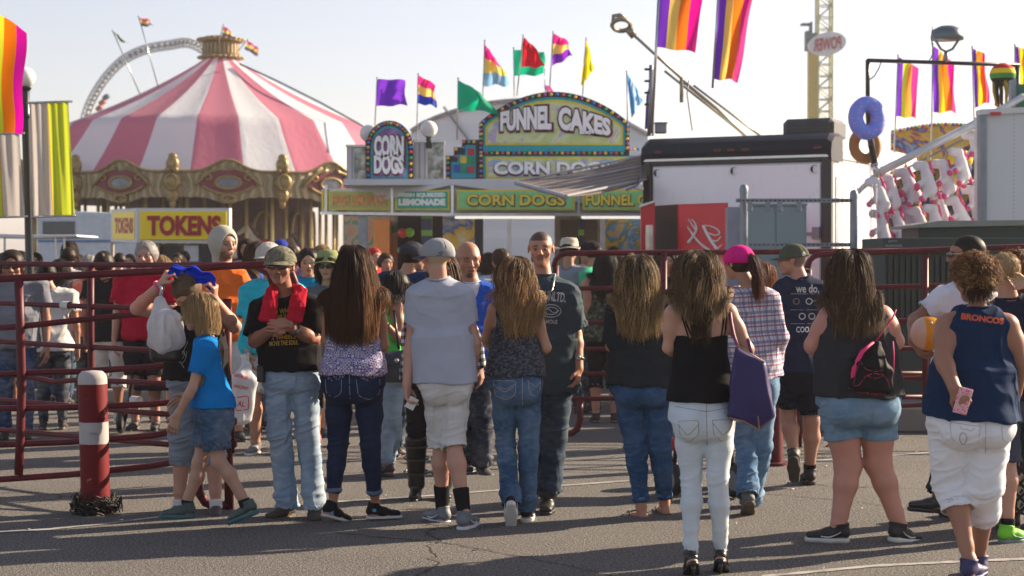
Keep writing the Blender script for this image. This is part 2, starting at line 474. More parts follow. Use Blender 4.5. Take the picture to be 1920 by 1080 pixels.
class Person:
 def __init__(s, label, x, feet=None, Y=None, h=1.7, yaw=0, j=None, hd=None, hyaw=None, hpitch=0, hroll=0, skin=(.42,.22,.15), tw=None,
    lr=None, ar=None, vox=.0058, pose='down', walk=0, fem=False, belly=0, cat='person', group=None, toes=None, z0=0, build=1.0, dr=None, curl=(.5,.5),
    palm=None, hdir=None, foot_lift=(0,0), bust=0, glute=.0, noarm=False, lean=0.0, anklez=None):
  if Y is None: Y = gnd(feet)
  s.Y = Y; s.h = h; s.yaw = yaw; s.fem = fem; s.vox = vox; s.skin = np.array(skin)
  sc_ = h/1.75; s.s = sc_; s.m = Y/FPX
  X = at(x, 540, Y)[0]; s.root = empty('person', (X, Y, z0), 0, label, cat, group); s.o = np.array([X, Y, z0])
  F, R = yawv(yaw); s.F, s.R = F, R
  sg = 1 if math.cos(math.radians(yaw)) >= -1e-6 else -1
  if abs(math.cos(math.radians(yaw))) < .3: sg = 1 if R[0] > 0 else -1
  s.sg = sg; o = s.o; J = {}
  lv = F*lean
  J['P'] = o+UP*.535*h; J['N'] = o+UP*.835*h+lv*.3*h
  J['H'] = o+UP*.935*h+F*.02*h+lv*.4*h
  hw = (.108 if fem else .118)*h*build**.5
  for i, q in ((0, -1), (1, 1)):
   d = R*q*sg
   J['S%d'%i] = o+UP*.805*h+d*hw+lv*.28*h; J['G%d'%i] = o+UP*.50*h+d*.052*h
   st = walk*(1 if i else -1)
   J['K%d'%i] = o+UP*.283*h+d*.055*h+F*(.03+.12*st)*h; J['A%d'%i] = o+UP*.05*h+d*.055*h+F*(.0+.19*st)*h+UP*max(0, -st)*.05*h
   p = pose[i] if isinstance(pose, (list, tuple)) else pose
   S = J['S%d'%i]
   if p == 'down': E = S+d*.03*h-UP*.175*h-F*.01*h; W = E-UP*.145*h+F*.04*h+d*.005*h
   elif p == 'fold': E = S+d*.03*h-UP*.17*h; W = E+F*.13*h-d*.06*h+UP*.03*h
   elif p == 'front': E = S+d*.015*h-UP*.165*h+F*.04*h; W = E+F*.12*h-d*.05*h+UP*.06*h
   elif p == 'hip': E = S+d*.09*h-UP*.15*h-F*.04*h; W = E-UP*.1*h-d*.07*h+F*.05*h
   elif p == 'up': E = S+d*.08*h-UP*.03*h+F*.08*h; W = E-d*.05*h+UP*.13*h+F*.02*h
   J['E%d'%i], J['W%d'%i] = E, W
  for k, v in (j or {}).items():
   J[k] = at(v[0], v[1], Y+(v[2] if len(v) > 2 else 0))
  if j:
   if 'P' in j or 'G0' in j:
    if 'G0' not in j:
     for i, q in ((0,-1),(1,1)): J['G%d'%i] = J['P']+R*q*sg*.05*h-UP*.03*h
   if 'N' not in j and 'S0' in j and 'S1' in j: J['N'] = (J['S0']+J['S1'])/2+UP*.035*h
  s.J = J; m = s.m
  s.hyaw = yaw if hyaw is None else hyaw
  if hd: J['H'] = at(hd[0], hd[1], Y+(hd[3] if len(hd) > 3 else 0)); s.hs = hd[2]*m/.225*.955
  else: s.hs = sc_*1.02
  hf, hr = yawv(s.hyaw); a = math.radians(hpitch); hf2 = hf*math.cos(a)+UP*math.sin(a); hu = UP*math.cos(a)-hf*math.sin(a)
  a = math.radians(hroll); s.hu = hu*math.cos(a)+hr*math.sin(a); s.hr = hr*math.cos(a)-hu*math.sin(a); s.hf = hf2
  s.O = J['H']-s.hu*.006*s.hs
  t = dict(ch=(.165*h if fem else .185*h)/m*build, wa=(.142*h if fem else .165*h)/m*build, hi=(.19*h if fem else .178*h)/m*build)
  t.update(tw or {}); s.tw = {k: v*m/2 for k, v in t.items()}
  D = dict(ch=.62, wa=.70, hi=.70) if not fem else dict(ch=.60, wa=.68, hi=.70)
  D.update(dr or {}); P, N = J['P'], J['N']; sp = N-P; s.sp = sp
  s.st = {}
  for k, tt, fo in (('hi', -.06, -.0), ('wa', .38, .005), ('ch', .72, .01)):
   s.st[k] = (P+sp*tt+F*fo, s.tw[k], s.tw[k]*D[k])
  cw = s.st['ch']; sh = (J['S0']+J['S1'])/2
  s.torso = [Cone(s.st['hi'][0], s.st['wa'][0], s.st['hi'][1:], s.st['wa'][1:], R, .05, cap=.05),
    Cone(s.st['wa'][0], cw[0], s.st['wa'][1:], cw[1:], R, .05, cap=.05),
    Cone(cw[0], P+sp*.9, cw[1:], (cw[1]*.80, cw[2]*.72), R, .06, cap=.04)]
  s.trap = []
  nr = (.045 if fem else .052)*s.hs; s.nr = nr
  for i in (0, 1):
   S = J['S%d'%i]; s.trap.append(Cone(N+(S-N)*.15-UP*.015*sc_, S-(S-N)*.08, (.05*sc_,.05*sc_), (.05*sc_*build**.5, .052*sc_*build**.5), R, .05))
  if bust:
   for q in (-1, 1): s.torso.append(Ell(cw[0]+F*(cw[2]*.80)+R*q*cw[1]*.45-UP*.01, (cw[1]*.45, bust, cw[1]*.45), np.array([R, F, UP]), .04))
  if belly: s.torso.append(Ell(s.st['wa'][0]+F*belly*.6-UP*.02, (s.tw['wa']*.93, s.st['wa'][2]*.8+belly*.5, .16*sc_), np.array([R, F, UP]), .06))
  g = s.st['hi']; gl = glute or (.02 if fem else .008)
  s.glutes = [Ell(J['G%d'%i]*.5+g[0]*.5+R*q*sg*g[1]*.12-F*(g[2]*.42+gl*.3)-UP*.035*sc_, (g[1]*.56, g[2]*.62+gl, .105*sc_), np.array([R, F, UP]), .03) for i, q in ((0,-1),(1,1))]
  s.neck = [Cone(N-UP*.01-F*.005, s.O-s.hu*.05*s.hs-s.hf*.030*s.hs, nr*1.12, nr*.96, R, .022)]
  L = lr or ()
  dl = [x*sc_*build**.6*2/m for x in ((.088,.057,.059,.036) if fem else (.086,.058,.058,.038))]
  s.lr = [ (L[i] if i < len(L) and L[i] else dl[i])*m/2*.94 for i in range(4)]
  A = ar or (); da = [x*sc_*build**.6*2/m for x in ((.044,.037,.037,.024) if fem else (.053,.043,.044,.028))]
  s.ar = [ (A[i] if i < len(A) and A[i] else da[i])*m/2*.93 for i in range(4)]
  s.legs = [[], []]; s.arms = [[], []]; s.hands = [[], []]
  for i in (0, 1):
   G, K, An = J['G%d'%i], J['K%d'%i], J['A%d'%i]; t_, k_, c_, a_ = s.lr
   mid = K+(An-K)*.32; leg = nrm(An-K); back = nrm(-F-leg*np.dot(-F, leg))
   s.legs[i] = [Cone(G, G+(K-G)*.55, (t_, t_*1.02), (t_*.86, t_*.88), R, .02), Cone(G+(K-G)*.5, K, t_*.88, (k_, k_), R, .03),
      Cone(K, mid+back*.012, (k_*.97, k_), (c_, c_*1.02), R, .025), Cone(mid+back*.012, K+(An-K)*.82, (c_, c_*1.0), (a_*1.05, a_*1.08), R, .025), Cone(K+(An-K)*.8, An, a_*1.0, a_*.95, R, .02)]
   S, E, W = J['S%d'%i], J['E%d'%i], J['W%d'%i]; u_, e_, f_, w_ = s.ar
   fm = E+(W-E)*.25
   s.arms[i] = [Cone(S, S+(E-S)*.45, u_*1.08, u_*1.0, R, .025), Cone(S+(E-S)*.4, E, u_, e_*.95, R, .02), Cone(E, fm, e_*.95, f_, R, .02), Cone(fm, W, f_, (w_, w_*1.1), R, .02)]
   hdv = nrm(at(*hdir[i][:2], Y+(hdir[i][2] if len(hdir[i]) > 2 else 0))-W) if hdir and hdir[i] else nrm(nrm(W-E)*.9+np.array([0,0,-.25]))
   inw = nrm(np.cross(UP, F)*0 + (N-S)*np.array([1,1,0]))
   pn = np.array(palm[i], float) if palm and palm[i] is not None else inw*.9-F*.3
   th = None
   s.hands[i] = [] if noarm else s.hand(W, hdv, pn, F, curl[i], s.hs)
   s.HD = getattr(s, 'HD', {}); s.HD[i] = hdv
  if noarm: s.arms = [[], []]
  s.toes = toes or (yaw-sg*8, yaw+sg*8); s.lift = foot_lift; s.feet = [[], []]; s.ff = []
  for i in (0, 1):
   tf, tr = yawv(s.toes[i]); a = math.radians(s.lift[i]); d = tf*math.cos(a)-UP*math.sin(a); u = UP*math.cos(a)+tf*math.sin(a); An = J['A%d'%i]; q = s.s
   s.ff.append((d, tr, u)); q = q*.84; b = An-u*.06*s.s
   s.feet[i] = [Cone(An, b-d*.02*q, s.lr[3], .030*q, tr, .02), Cone(b-d*.03*q-u*.0, b+d*.08*q-u*.005*q, (.03*q,.03*q), (.038*q,.022*q), tr, .02), Cone(b+d*.08*q-u*.008*q, b+d*.165*q-u*.014*q, (.040*q,.020*q), (.034*q,.011*q), tr, .02)]
  s.head = s.mkhead()
  s.cl = []   # clothing prims (for hair collisions)
  s.surf = {}
 def hand(s, W, d, pn, F, curl, q):
  pn = nrm(pn-d*np.dot(pn, d)); t = nrm(np.cross(pn, d))
  if np.dot(t, F) < 0: t = -t
  s.HF = getattr(s, 'HF', []); s.HF.append((W, d, pn, t))
  P = [Cone(W-d*.01*q, W+d*.075*q, (.026*q,.020*q), (.039*q,.014*q), t, .015)]
  for n_, (o_, L, r) in enumerate(((-.031,.060,.0085), (-.011,.075,.0092), (.010,.078,.0094), (.031,.070,.0092))):
   b = W+d*.078*q+t*o_*q*.95-pn*.0; c = curl*(1.1-.1*n_); sp_ = t*o_*1.6
   d1 = nrm(d*math.cos(c)+pn*math.sin(c)+sp_*.8); d2 = nrm(d*math.cos(c*2.1)+pn*math.sin(c*2.1)+sp_*.5)
   m = b+d1*L*.55*q; P.append(Cone(b, m, r*q, r*.95*q, t, .004)); P.append(Cone(m, m+d2*L*.5*q, r*.95*q, r*.75*q, t, .004))
  b = W+d*.022*q+t*.026*q; d1 = nrm(d*.72+t*.62+pn*.35); m = b+d1*.042*q; d2 = nrm(d*.9+t*.2+pn*(.3+curl*.3))
  P += [Cone(b, m, .0125*q, .0108*q, t, .010), Cone(m, m+d2*.03*q, .0108*q, .0085*q, t, .004)]
  return P
 def mkhead(s):
  q, O, u, f, r = s.hs, s.O, s.hu, s.hf, s.hr; R3 = np.array([r, f, u]); e = lambda a, b, c: O+r*a*q+f*b*q+u*c*q
  jw = .052 if s.fem else .058
  P = [Ell(e(0,-.012,.035), np.array([.076,.094,.083])*q, R3, .02), Cone(e(0,.03,.022), e(0,.050,-.070), (.064*q,.060*q), (.036*q,.036*q), r, .03, cap=.03*q),
   Ell(e(0,.020,-.040), np.array([jw,.058,.042])*q, R3, .02), Ell(e(0,.066,-.085), np.array([.021,.020,.017])*q, R3, .015)]
  P += [Cone(e(0,.088,.012), e(0,.106,-.024), (.0085*q,.010*q), (.0135*q,.012*q), r, .010), Cone(e(-.034,.076,.026), e(.034,.076,.026), .0105*q, .0105*q, u, .012)]
  for k in (-1, 1):
   P += [Ell(e(.040*k,.062,-.020), np.array([.022,.020,.022])*q, R3, .015), Ell(e(.013*k,.094,-.026), np.array([.008,.011,.008])*q, R3, .006)]
  for k in (-1, 1): P.append(Ell(e(.031*k,.098,.004), np.array([.019,.016,.011])*q, R3, .012, 's'))
  P += [Cone(e(-.020,.088,-.050), e(.020,.088,-.050), .0065*q, .0065*q, u, .006), Cone(e(-.016,.087,-.0605), e(.016,.087,-.0605), .0075*q, .0075*q, u, .004)]
  for k in (-1, 1): P.append(Ell(e(.079*k,-.010,.004), np.array([.009,.016,.026])*q, R3, .006))
  for k in (-1, 1): P.append(Ell(e(.087*k,-.004,.004), np.array([.006,.010,.019])*q, R3, .005, 's'))
  return P
 def hc(s, V):
  d = V-s.O; return np.stack([d@s.hr, d@s.hf, d@s.hu], 1)/s.hs
 def body(s, beard=0, brow=(.05,.03,.02), lips=(.32,.10,.09), stubble=0, goatee=0, mustache=0, buzz=None, bald=False, eyes=True, tint=None, shut=False):
  prims = s.torso+s.trap+s.glutes+s.neck+s.legs[0]+s.legs[1]+s.arms[0]+s.arms[1]+s.hands[0]+s.hands[1]+s.feet[0]+s.feet[1]+s.head
  s.bp = s.torso+s.trap+s.glutes+s.neck+s.arms[0][:2]+s.arms[1][:2]+s.head[:4]
  V, Q = polygonise(prims, s.vox)
  C = np.broadcast_to(s.skin, V.shape).copy(); h = s.hc(V)
  C *= (0.92+.16*vnoise(V*9, 3))[:, None]
  facem = (np.abs(h[:,0]) < .09) & (h[:,1] > .0) & (np.abs(h[:,2]) < .13)
  def mixc(m, c, a): C[m] = C[m]*(1-a)+np.array(c)*a
  red = facem & (((np.abs(h[:,0])-.04)**2+(h[:,2]+.022)**2 < .02**2) | ((h[:,0]**2+(h[:,2]+.025)**2 < .013**2) & (h[:,1] > .09))); mixc(red, s.skin*np.array([1.25,.85,.8]), .5)
  ear = (np.abs(h[:,0]) > .076) & (np.abs(h[:,2]) < .04); mixc(ear, s.skin*np.array([1.3,.8,.75]), .5)
  if lips is not None:
   lm = facem & ((h[:,0]/.023)**2+((h[:,2]+.0555)/.0105)**2 < 1) & (h[:,1] > .06); mixc(lm, lips, .75)
   ml = facem & (np.abs(h[:,0]) < .023) & (np.abs(h[:,2]+.0553) < .0026) & (h[:,1] > .06); mixc(ml, (.05,.02,.02), .7)
  if brow is not None:
   bm = facem & (np.abs(np.abs(h[:,0])-.031) < .018) & (np.abs(h[:,2]-(.027-np.abs(np.abs(h[:,0])-.028)*.25)) < .0055) & (h[:,1] > .05); mixc(bm, brow, .65)
  em = facem & (((np.abs(h[:,0])-.031)/.017)**2+((h[:,2]-.004)/.010)**2 < 1) & (h[:,1] > .05); mixc(em, s.skin*.45, .45)
  jaw = (h[:,2] < -.035) & (h[:,2] > -.13) & (h[:,1] > -.01-.3*(h[:,2]+.03)) & (np.abs(h[:,0]) < .085)
  mo = (h[:,0]/.030)**2+((h[:,2]+.055)/.016)**2 < 1
  if stubble: mixc(jaw & ~mo, (.10,.08,.07), stubble)
  if beard: mixc(jaw & (h[:,2] < -.045) & ~mo & (h[:,2] > -.115), brow, .8)
  if goatee: mixc(facem & (((h[:,0]/.024)**2+((h[:,2]+.088)/.017)**2) < 1), brow, .7)
  if mustache:
   mixc(facem & (((h[:,0]/.030)**2+((h[:,2]+.041+np.abs(h[:,0])*.25)/.0085)**2) < 1) & (h[:,1] > .05), mustache, .8)
  if buzz is not None:
   hl = (h[:,2] > .058-.0*h[:,1]) | ((h[:,1] < .035) & (h[:,2] > -.0)) | ((h[:,1] < -.02) & (h[:,2] > -.045))
   hl &= (np.abs(h[:,0]) < .0765+.01*(h[:,2] > .03)) | (h[:,2] > .035)
   hl &= h[:,2] > -.06; mixc(hl & (np.abs(h[:,0]) < .2), buzz, .88)
  if tint: tint(V, C)
  o = np_mesh('body', V, Q, SKIN, s.root, True, s.o, C); s.surf['body'] = Surf(V, Q)
  if eyes and np.dot(s.hf, np.array([0,-1,0])) > .2:
   q = s.hs
   for k in (-1, 1):
    mb = MB(); c = s.O+s.hr*.031*k*q+s.hf*.0755*q+s.hu*.004*q
    mats = [paint((.16,.135,.12), .8, 0, .02, name='eye_white', spec=.1), paint((.035,.02,.012), .15, 0, .02, name='iris'), paint((.03,.018,.012), .6, 0, .02, name='lash'), paint(tuple(float(x) for x in s.skin*.8), .5, 0, .02, name='eyelid')]
    Rm = np.array([s.hr, s.hf, s.hu]).T
    mb.m = 0; mb.lathe([(.0118*q*math.sin(a), -.0118*q*math.cos(a)) for a in np.linspace(.001, PI-.001, 13)], c, 16, R=Rm)
    for fi, fc in enumerate(mb.f):
     zc = np.mean([np.dot(np.array(mb.v[i])-c, s.hu) for i in fc])/(.0118*q)
     if zc > .16 or zc < -.34: mb.mi[fi] = 2 if zc < .5 and zc > 0 else 3
    mb.m = 1; d = MB(); d.sphere((0,0,0), .0068*q, 8); mb.add((np.array(d.v)*.9+c+s.hf*.0068*q-s.hu*.0012*q), d.f)
    mb.build('eye', None, s.root, s.o, True, mats)
  return o
 def cloth(s, name, prims, mat, fold=.005, ff=(9,9,5), vox=None, seed=0, kind='tee', parent=None, colf=None, relax_=0):
  V, Q = polygonise(prims, vox or s.vox)
  if relax_: V = relax(V, Q, relax_)
  if fold:
   N = vnormals(V, Q); P = V-s.o
   w = vnoise(P*4+seed, seed)*.35
   if kind == 'tee':
    a = ridged(P*np.array(ff)*1.3+w[:, None]*2.2, seed+1); b = ridged(P@roty(.7).T*np.array([5,8,15])+w[:, None]*2, seed+2)
    d = (a**3*1.0+b**3*.45-.40)+(vnoise(P*26, seed+4)-.5)*.3
   elif kind == 'leg':
    d = np.zeros(len(V))
    for i in (0, 1):
     K, A, G = s.J['K%d'%i]-s.o, s.J['A%d'%i]-s.o, s.J['G%d'%i]-s.o
     m = (np.linalg.norm(P-K, axis=1) < np.linalg.norm(P-s.J['K%d'%(1-i)]+s.o, axis=1)); ax = nrm(A-G)
     tl = (P-G)@ax; side = P[:,0]*13+P[:,1]*9
     za = np.exp(-((tl-np.dot(K-G, ax))/.11)**2)*.9+np.exp(-((tl-np.dot(A-G, ax))/.13)**2)*1.3+np.exp(-((tl-.02)/.10)**2)*.7+.28
     PP = np.stack([P[:,0]*7, P[:,1]*7, tl*27+side*.6], 1)+w[:, None]*3
     dd = (ridged(PP, seed+i)**3*1.3-.35)*za+(ridged(P*np.array([13,13,3.5])+3+w[:, None]*3, seed+7)**3-.2)*.6
     d[m] = dd[m]
   V = V+N*(fold*np.maximum(d-.25, -.5))[:, None]
  C = colf(V) if colf else None
  o = np_mesh(name, V, Q, mat, parent or s.root, True, s.o, C); s.surf[name] = Surf(V, Q); return o
 def shirt(s, mat, name='shirt', ease=.016, hem=None, hemw=None, sleeve=.55, slw=None, neck=.014, fold=.006, bare=False, armhole=.078, seed=0, clip=None, wa=None, ch=None, hemtilt=0, long=False, scoop=0, shw=None, colf=None, hemd=None, vneck=0, extra=None, wave=.006, drape=0):
  J, R, F, N = s.J, s.R, s.F, s.J['N']; m = s.m; st = s.st; sc_ = s.s
  hz = at(0, hem, s.Y)[2] if hem else s.J['P'][2]-.06*s.h
  hemc = J['P']+s.sp*((hz-J['P'][2])/max(s.sp[2], .01)) ; hw = (hemw*m/2) if hemw else st['hi'][1]+ease*1.3
  wv = (wa*m/2 if wa else st['wa'][1]+ease*1.1); cv = (ch*m/2 if ch else st['ch'][1]+ease)
  rW = st['wa'][2]/st['wa'][1]; hd_ = hemd or .70
  P = [Cone(hemc, st['wa'][0], (hw, hw*hd_), (wv, wv*rW+drape), R, .012, cap=.03), Cone(st['wa'][0], st['ch'][0], (wv, wv*rW+drape), (cv, st['ch'][2]+ease), R, .012, cap=.03),
   Cone(st['ch'][0], J['P']+s.sp*.9, (cv, st['ch'][2]+ease), (cv*.90, st['ch'][2]*.80+ease), R, .016, cap=.05)]
  if hz < J['P'][2]-.02*s.h:
   h2 = st['hi']; P.append(Cone(h2[0], st['wa'][0], (max(h2[1]+ease*.8, 0), h2[2]+ease), (wv, wv*rW), R, .05, cap=.04))
   P += [g.infl(ease*.7) for g in s.glutes]
  P += [p.infl(ease) for p in s.torso[3:]]
  P += [p.infl(ease*.75) for p in s.trap]
  if not bare:
   for i in (0, 1):
    S, E, W = J['S%d'%i], J['E%d'%i], J['W%d'%i]; r0 = s.ar[0]*1.12+ease
    if long:
     P += [Cone(S, E, r0, s.ar[1]+ease*1.3, R, .03), Cone(E, W, s.ar[1]+ease*1.3, s.ar[3]+ease*1.2, R, .02, cap=.012)]
    else:
     e = S+(E-S)*sleeve; r1 = slw*m/2 if slw else s.ar[0]+ease*1.7
     P.append(Cone(S-(E-S)*.04, e, r0, r1, R, .055, cap=.014))
  P += [c.infl(.012+fold*.4) for c in getattr(s, 'pp', [])[:4]] if getattr(s, 'pp', None) else []
  P.append(Plane(hemc, -UP-np.array([hemtilt,0,0]), .006, wave, seed))
  if not bare and not long:
   for i in (0, 1):
    S, E = J['S%d'%i], J['E%d'%i]; e = S+(E-S)*sleeve; r1 = slw*m/2 if slw else s.ar[0]+ease*1.7; ax = nrm(E-S)
    P.append(Cone(e-ax*.035, e+ax*.06, r1-.007, r1-.002, R, .004, cap=.004, op='s'))
  if bare:
   for i in (0, 1):
    S = J['S%d'%i]; out = nrm((S-N)*np.array([1,1,.0])); P.append(Cone(S+out*.03-UP*.05*sc_, S+out*.045+UP*.09*sc_, armhole*sc_, armhole*sc_*1.15, R, .012, op='s'))
  nk = s.nr+neck
  P.append(Cone(N-UP*.02-F*.01, s.O-s.hu*.03, nk, nk*1.05, R, .006, op='s'))
  if scoop: P.append(Ell(N+F*(st['ch'][2]*.6)-UP*scoop*.25, (nk*1.2, .12, scoop), np.array([R, F, UP]), .01, 's'))
  if vneck: P.append(Cone(N+F*.09, N+F*.12-UP*vneck, nk*.9, .012, R, .005, op='s'))
  if extra: P += extra
  if clip: P += clip
  o = s.cloth(name, P, mat, fold, seed=seed, colf=colf); s.cl += [p for p in P if p.op == 'u']
  if neck < .03 and not scoop and not vneck:
   mb = MB(); pts = []
   for a in np.linspace(0, 2*PI, 25)[:-1]:
    d = R*math.cos(a)+F*math.sin(a); p0 = N-F*.005+d*(nk+.004)
    zz = np.linspace(.10, -.10, 41)[:, None]*UP+p0; dd = feval(P, zz); k = np.argmax(dd < .002) if (dd < .002).any() else 20
    pts.append(zz[k])
   pts = np.array(pts); pts[:,2] = (np.roll(pts[:,2],1)+pts[:,2]*2+np.roll(pts[:,2],-1))/4
   mb.tube(pts, .0065, 6, closed=True); mb.build('collar', mat, o, s.o, True)
  return o
 def pants(s, mat, name='trousers', w=None, waist=None, end=1.0, ease=.008, fold=.006, hemcut=True, seed=0, cuff=None, tilt=0, seat=1.0, colf=None, hip=None, wcap=None):
  """w = widths in px at thigh, knee, calf, hem ; end = how far down the leg (1 = ankle; .5 = knee)"""
  J, R, m = s.J, s.R, s.m; W = [x*m/2 for x in w] if w else [r+ease for r in s.lr]; W = [max(a, b+.004) for a, b in zip(W, s.lr)]; g = s.st['hi']
  wz = at(0, waist, s.Y)[2] if waist else J['P'][2]+.06*s.h
  hp = (hip*m/2) if hip else g[1]+ease
  P = [s.torso[0].infl(ease)]+[Cone(g[0]-UP*.03, g[0]+UP*.10*s.s, (hp, g[2]+ease), (hp*.93, g[2]*.96+ease), R, .05, cap=.05)]+[p.infl(ease*seat) for p in s.glutes]
  ends = []
  for i in (0, 1):
   G, K, A = J['G%d'%i], J['K%d'%i], J['A%d'%i]; leg = nrm(A-K); back = nrm(-s.F-leg*np.dot(-s.F, leg))
   LG, LK = np.linalg.norm(K-G), np.linalg.norm(A-K); T = end*(LG+LK) if end > 0 else 0
   pts = [(0, G, W[0]), (LG*.5, G+(K-G)*.5, W[0]*.90), (LG, K, W[1]), (LG+LK*.33, K+(A-K)*.33+back*.010, W[2]), (LG+LK*.85, K+(A-K)*.85, W[3]), (LG+LK*1.1, K+(A-K)*1.1, W[3])]
   for (t0, p0, r0), (t1, p1, r1) in zip(pts[:-1], pts[1:]):
    if t0 >= T-1e-6: break
    last = t1 >= T-1e-6; a = min(1, (T-t0)/(t1-t0)); p = p0+(p1-p0)*a; r = r0+(r1-r0)*a
    P.append(Cone(p0, p, r0, r, R, .024 if t0 > 0 else .022, cap=.012 if last or T-t1 < r1+.02 else None))
    if last: ends.append((p, nrm(p1-p0), r)); break
   for c in s.legs[i]:   # never thinner than the leg inside
    if end >= .85 and c in s.legs[i][1:4]: P.append(c.infl(.004, .015))
  P.append(Plane(np.array([J['P'][0], s.Y, wz]), UP+np.array([tilt,0,0]), .005))
  if hemcut:
   for p, ax, r in ends: P.append(Cone(p-ax*.04, p+ax*.05, r-.007, r-.002, R, .004, cap=.004, op='s'))
  o = s.cloth(name, P, mat, fold, kind='leg', seed=seed, colf=colf); s.cl += [p for p in P if p.op == 'u'][:6]; s.pp = P[:2+len(s.glutes)]
  if cuff:
   for (p, ax, r) in ends:
    Rr = np.array([R, nrm(np.cross(ax, R)), ax]); mb = MB(); hh = cuff[0]*m
    prof = [(r+.000, -hh), (r+.008, -hh+.006), (r+.010, -hh*.5), (r+.008, -.004), (r+.002, .002), (r-.004, -.01)]
    mb.lathe(prof, p, 28, R=Rr.T); mb.build('cuff', cuff[1], o, s.o, True)
  return o
 def shoes(s, mat, sole=None, solemat=None, L=1.0, high=0, boot=0, laces=None, h=None, wide=1.0, soleh=.018, swoosh=None):
  for i in (0, 1):
   d, r, u = s.ff[i]; A = s.J['A%d'%i]; q = s.s*L*.87; b = A-u*.052*s.s
   P = [Cone(b-d*.035*q+u*.012, b+d*.06*q+u*.006, (.037*q*wide,.036*q), (.043*q*wide,.034*q), r, .02), Cone(b+d*.05*q, b+d*.165*q-u*.008, (.045*q*wide,.034*q), (.040*q*wide,.022*q), r, .02),
    Cone(b+u*.01-d*.01*q, A+u*(.01+high)-d*.008, .040*q, s.lr[3]+.012, r, .02, cap=.012)]
   if boot:
    K = s.J['K%d'%i]; top = A+(K-A)*boot; P.append(Cone(A, top, s.lr[3]+.022, s.lr[2]+.022, r, .03, cap=.015))
   P.append(Plane(b-u*.030*s.s, -u, .004))
   if not boot: P.append(Cone(A+u*(high+.0), A+u*(.06+high), s.lr[3]+.004, s.lr[3]+.01, r, .003, cap=.004, op='s'))
   V, Q = polygonise(P, h or s.vox*.9); o = np_mesh('shoe' if not boot else 'boot', V, Q, mat, s.root, True, s.o); s.surf['shoe%d'%i] = Surf(V, Q)
   c0 = b-u*.030*s.s
   S = [Cone(c0-d*.036*q, c0+d*.06*q, (.038*q*wide,.03), (.042*q*wide,.03), r, .02), Cone(c0+d*.05*q, c0+d*.166*q, (.046*q*wide,.03), (.040*q*wide,.03), r, .03), Plane(c0+u*.010, u, .003), Plane(c0-u*soleh, -u, .004)]
   V, Q = polygonise(S, h or s.vox*.9); np_mesh('sole', V, Q, solemat or mat, o, True, s.o)
   if laces:
    mb = MB()
    for k in range(4):
     c = b+d*(.045+.022*k)*q+u*(.036-.006*k)*q; mb.tube([c-r*.022*q-u*.005, c+u*.003, c+r*.022*q-u*.005], .004, 5)
    mb.build('laces', laces, o, s.o, True)
   if swoosh:
    for sd in (-1, 1):
     mb = MB(); pts = []
     for t in np.linspace(0, 1, 9):
      p = b+d*(.10-.115*t)*q+u*(-.012+.03*t**1.6-.012*math.sin(t*PI))*q+r*sd*.06*q
      cl, nn = s.surf['shoe%d'%i].close(p); pts.append(cl+nn*.001)
     mb.tube(pts, [.0015+.0055*math.sin(min(1, .15+t*1.0)*PI*.8)*(1-t*.75) for t in np.linspace(0, 1, 9)], 6); mb.build('side_stripe', swoosh, o, s.o, True)
 def socks(s, mat, h=.3, e=.005):
  for i in (0, 1):
   K, A = s.J['K%d'%i], s.J['A%d'%i]; r = s.ff[i][1]; p = A+(K-A)*h
   P = [Cone(A-UP*.03, p, s.lr[3]+e, s.lr[3]+(s.lr[2]-s.lr[3])*h*1.6+e, r, .01, cap=.006)]
   V, Q = polygonise(P, s.vox*.8); np_mesh('sock', V, Q, mat, s.root, True, s.o)
 def hair_cap(s, t=.012, col=(.05,.03,.02), front=.05, low=-.05, amp=.006, freq=30, side=0, fr=(12,12,5), back=0, lift=0):
  q, O, u, f, r = s.hs, s.O, s.hu, s.hf, s.hr; R3 = np.array([r, f, u]); e = lambda a, b, c: O+r*a*q+f*b*q+u*c*q
  P = [Ell(e(0,-.014-back*.5,.035+lift*.5), (np.array([.076,.094,.083])+t+np.array([side,back,lift]))*q, R3, .02)]
  if low < -.03: P.append(Cone(e(0,-.03,.02), e(0,-.035,low+.02), ((.074+t)*q, (.07+t)*q), ((.062+t)*q,(.05+t*.8)*q), r, .03, cap=.02))
  P += [Plane(e(0,0,low), -u, .01), Cone(e(0,.085,-.12), e(0,.16,front+.04), (.062*q,.09*q), (.062*q,.07*q), r, .012, op='s'), Plane(e(0,.050,.0), nrm(f-u*1.15), .015)]
  V, Q = polygonise(P, min(s.vox, .006)); N = vnormals(V, Q); h = s.hc(V)
  d = ridged(h*np.array(fr)*3, 5)*.6+vnoise(h*60, 6)*.4; V = V+N*(amp*(d-.3))[:, None]
  C = np.array(col)[None]*(.7+.6*d)[:, None]; return V, Q, C
 def strands(s, n=700, length=.45, seed=1, wave=.25, wf=1.2, r=(.0035,.0018), c0=(.05,.03,.02), c1=(.2,.12,.06), off=(.008,.022), curl=0, curlr=.012, elev=(-.62,1), face=.35, spread=.5, steps=None, lenvar=.25, grav=.35, to=None, side_bias=0, part=0, jitter=.12, hlc=None, hl=0, uphill=0, tipn=.65, region=None, flat=.5, wide=0, width=None, root=None):
  n = int(n*1.45); r = (r[0]*.72, r[1]*.72); rg = np.random.RandomState(seed); q, O, u, f, rt = s.hs, s.O, s.hu, s.hf, s.hr
  D = rg.normal(size=(n*6, 3)); D /= np.linalg.norm(D, axis=1)[:, None]
  ok = (D[:,2] > elev[0]) & (D[:,2] < elev[1]) & ~((D[:,1] > face) & (D[:,2] < .72)) & ~((D[:,1] > 0) & (D[:,2] < -.05))
  if region is not None: ok &= region(D)
  D = D[ok][:n]; n = len(D)
  c = O-f*.012*q+u*.035*q; rad = np.array([.076,.094,.083])*q*1.03
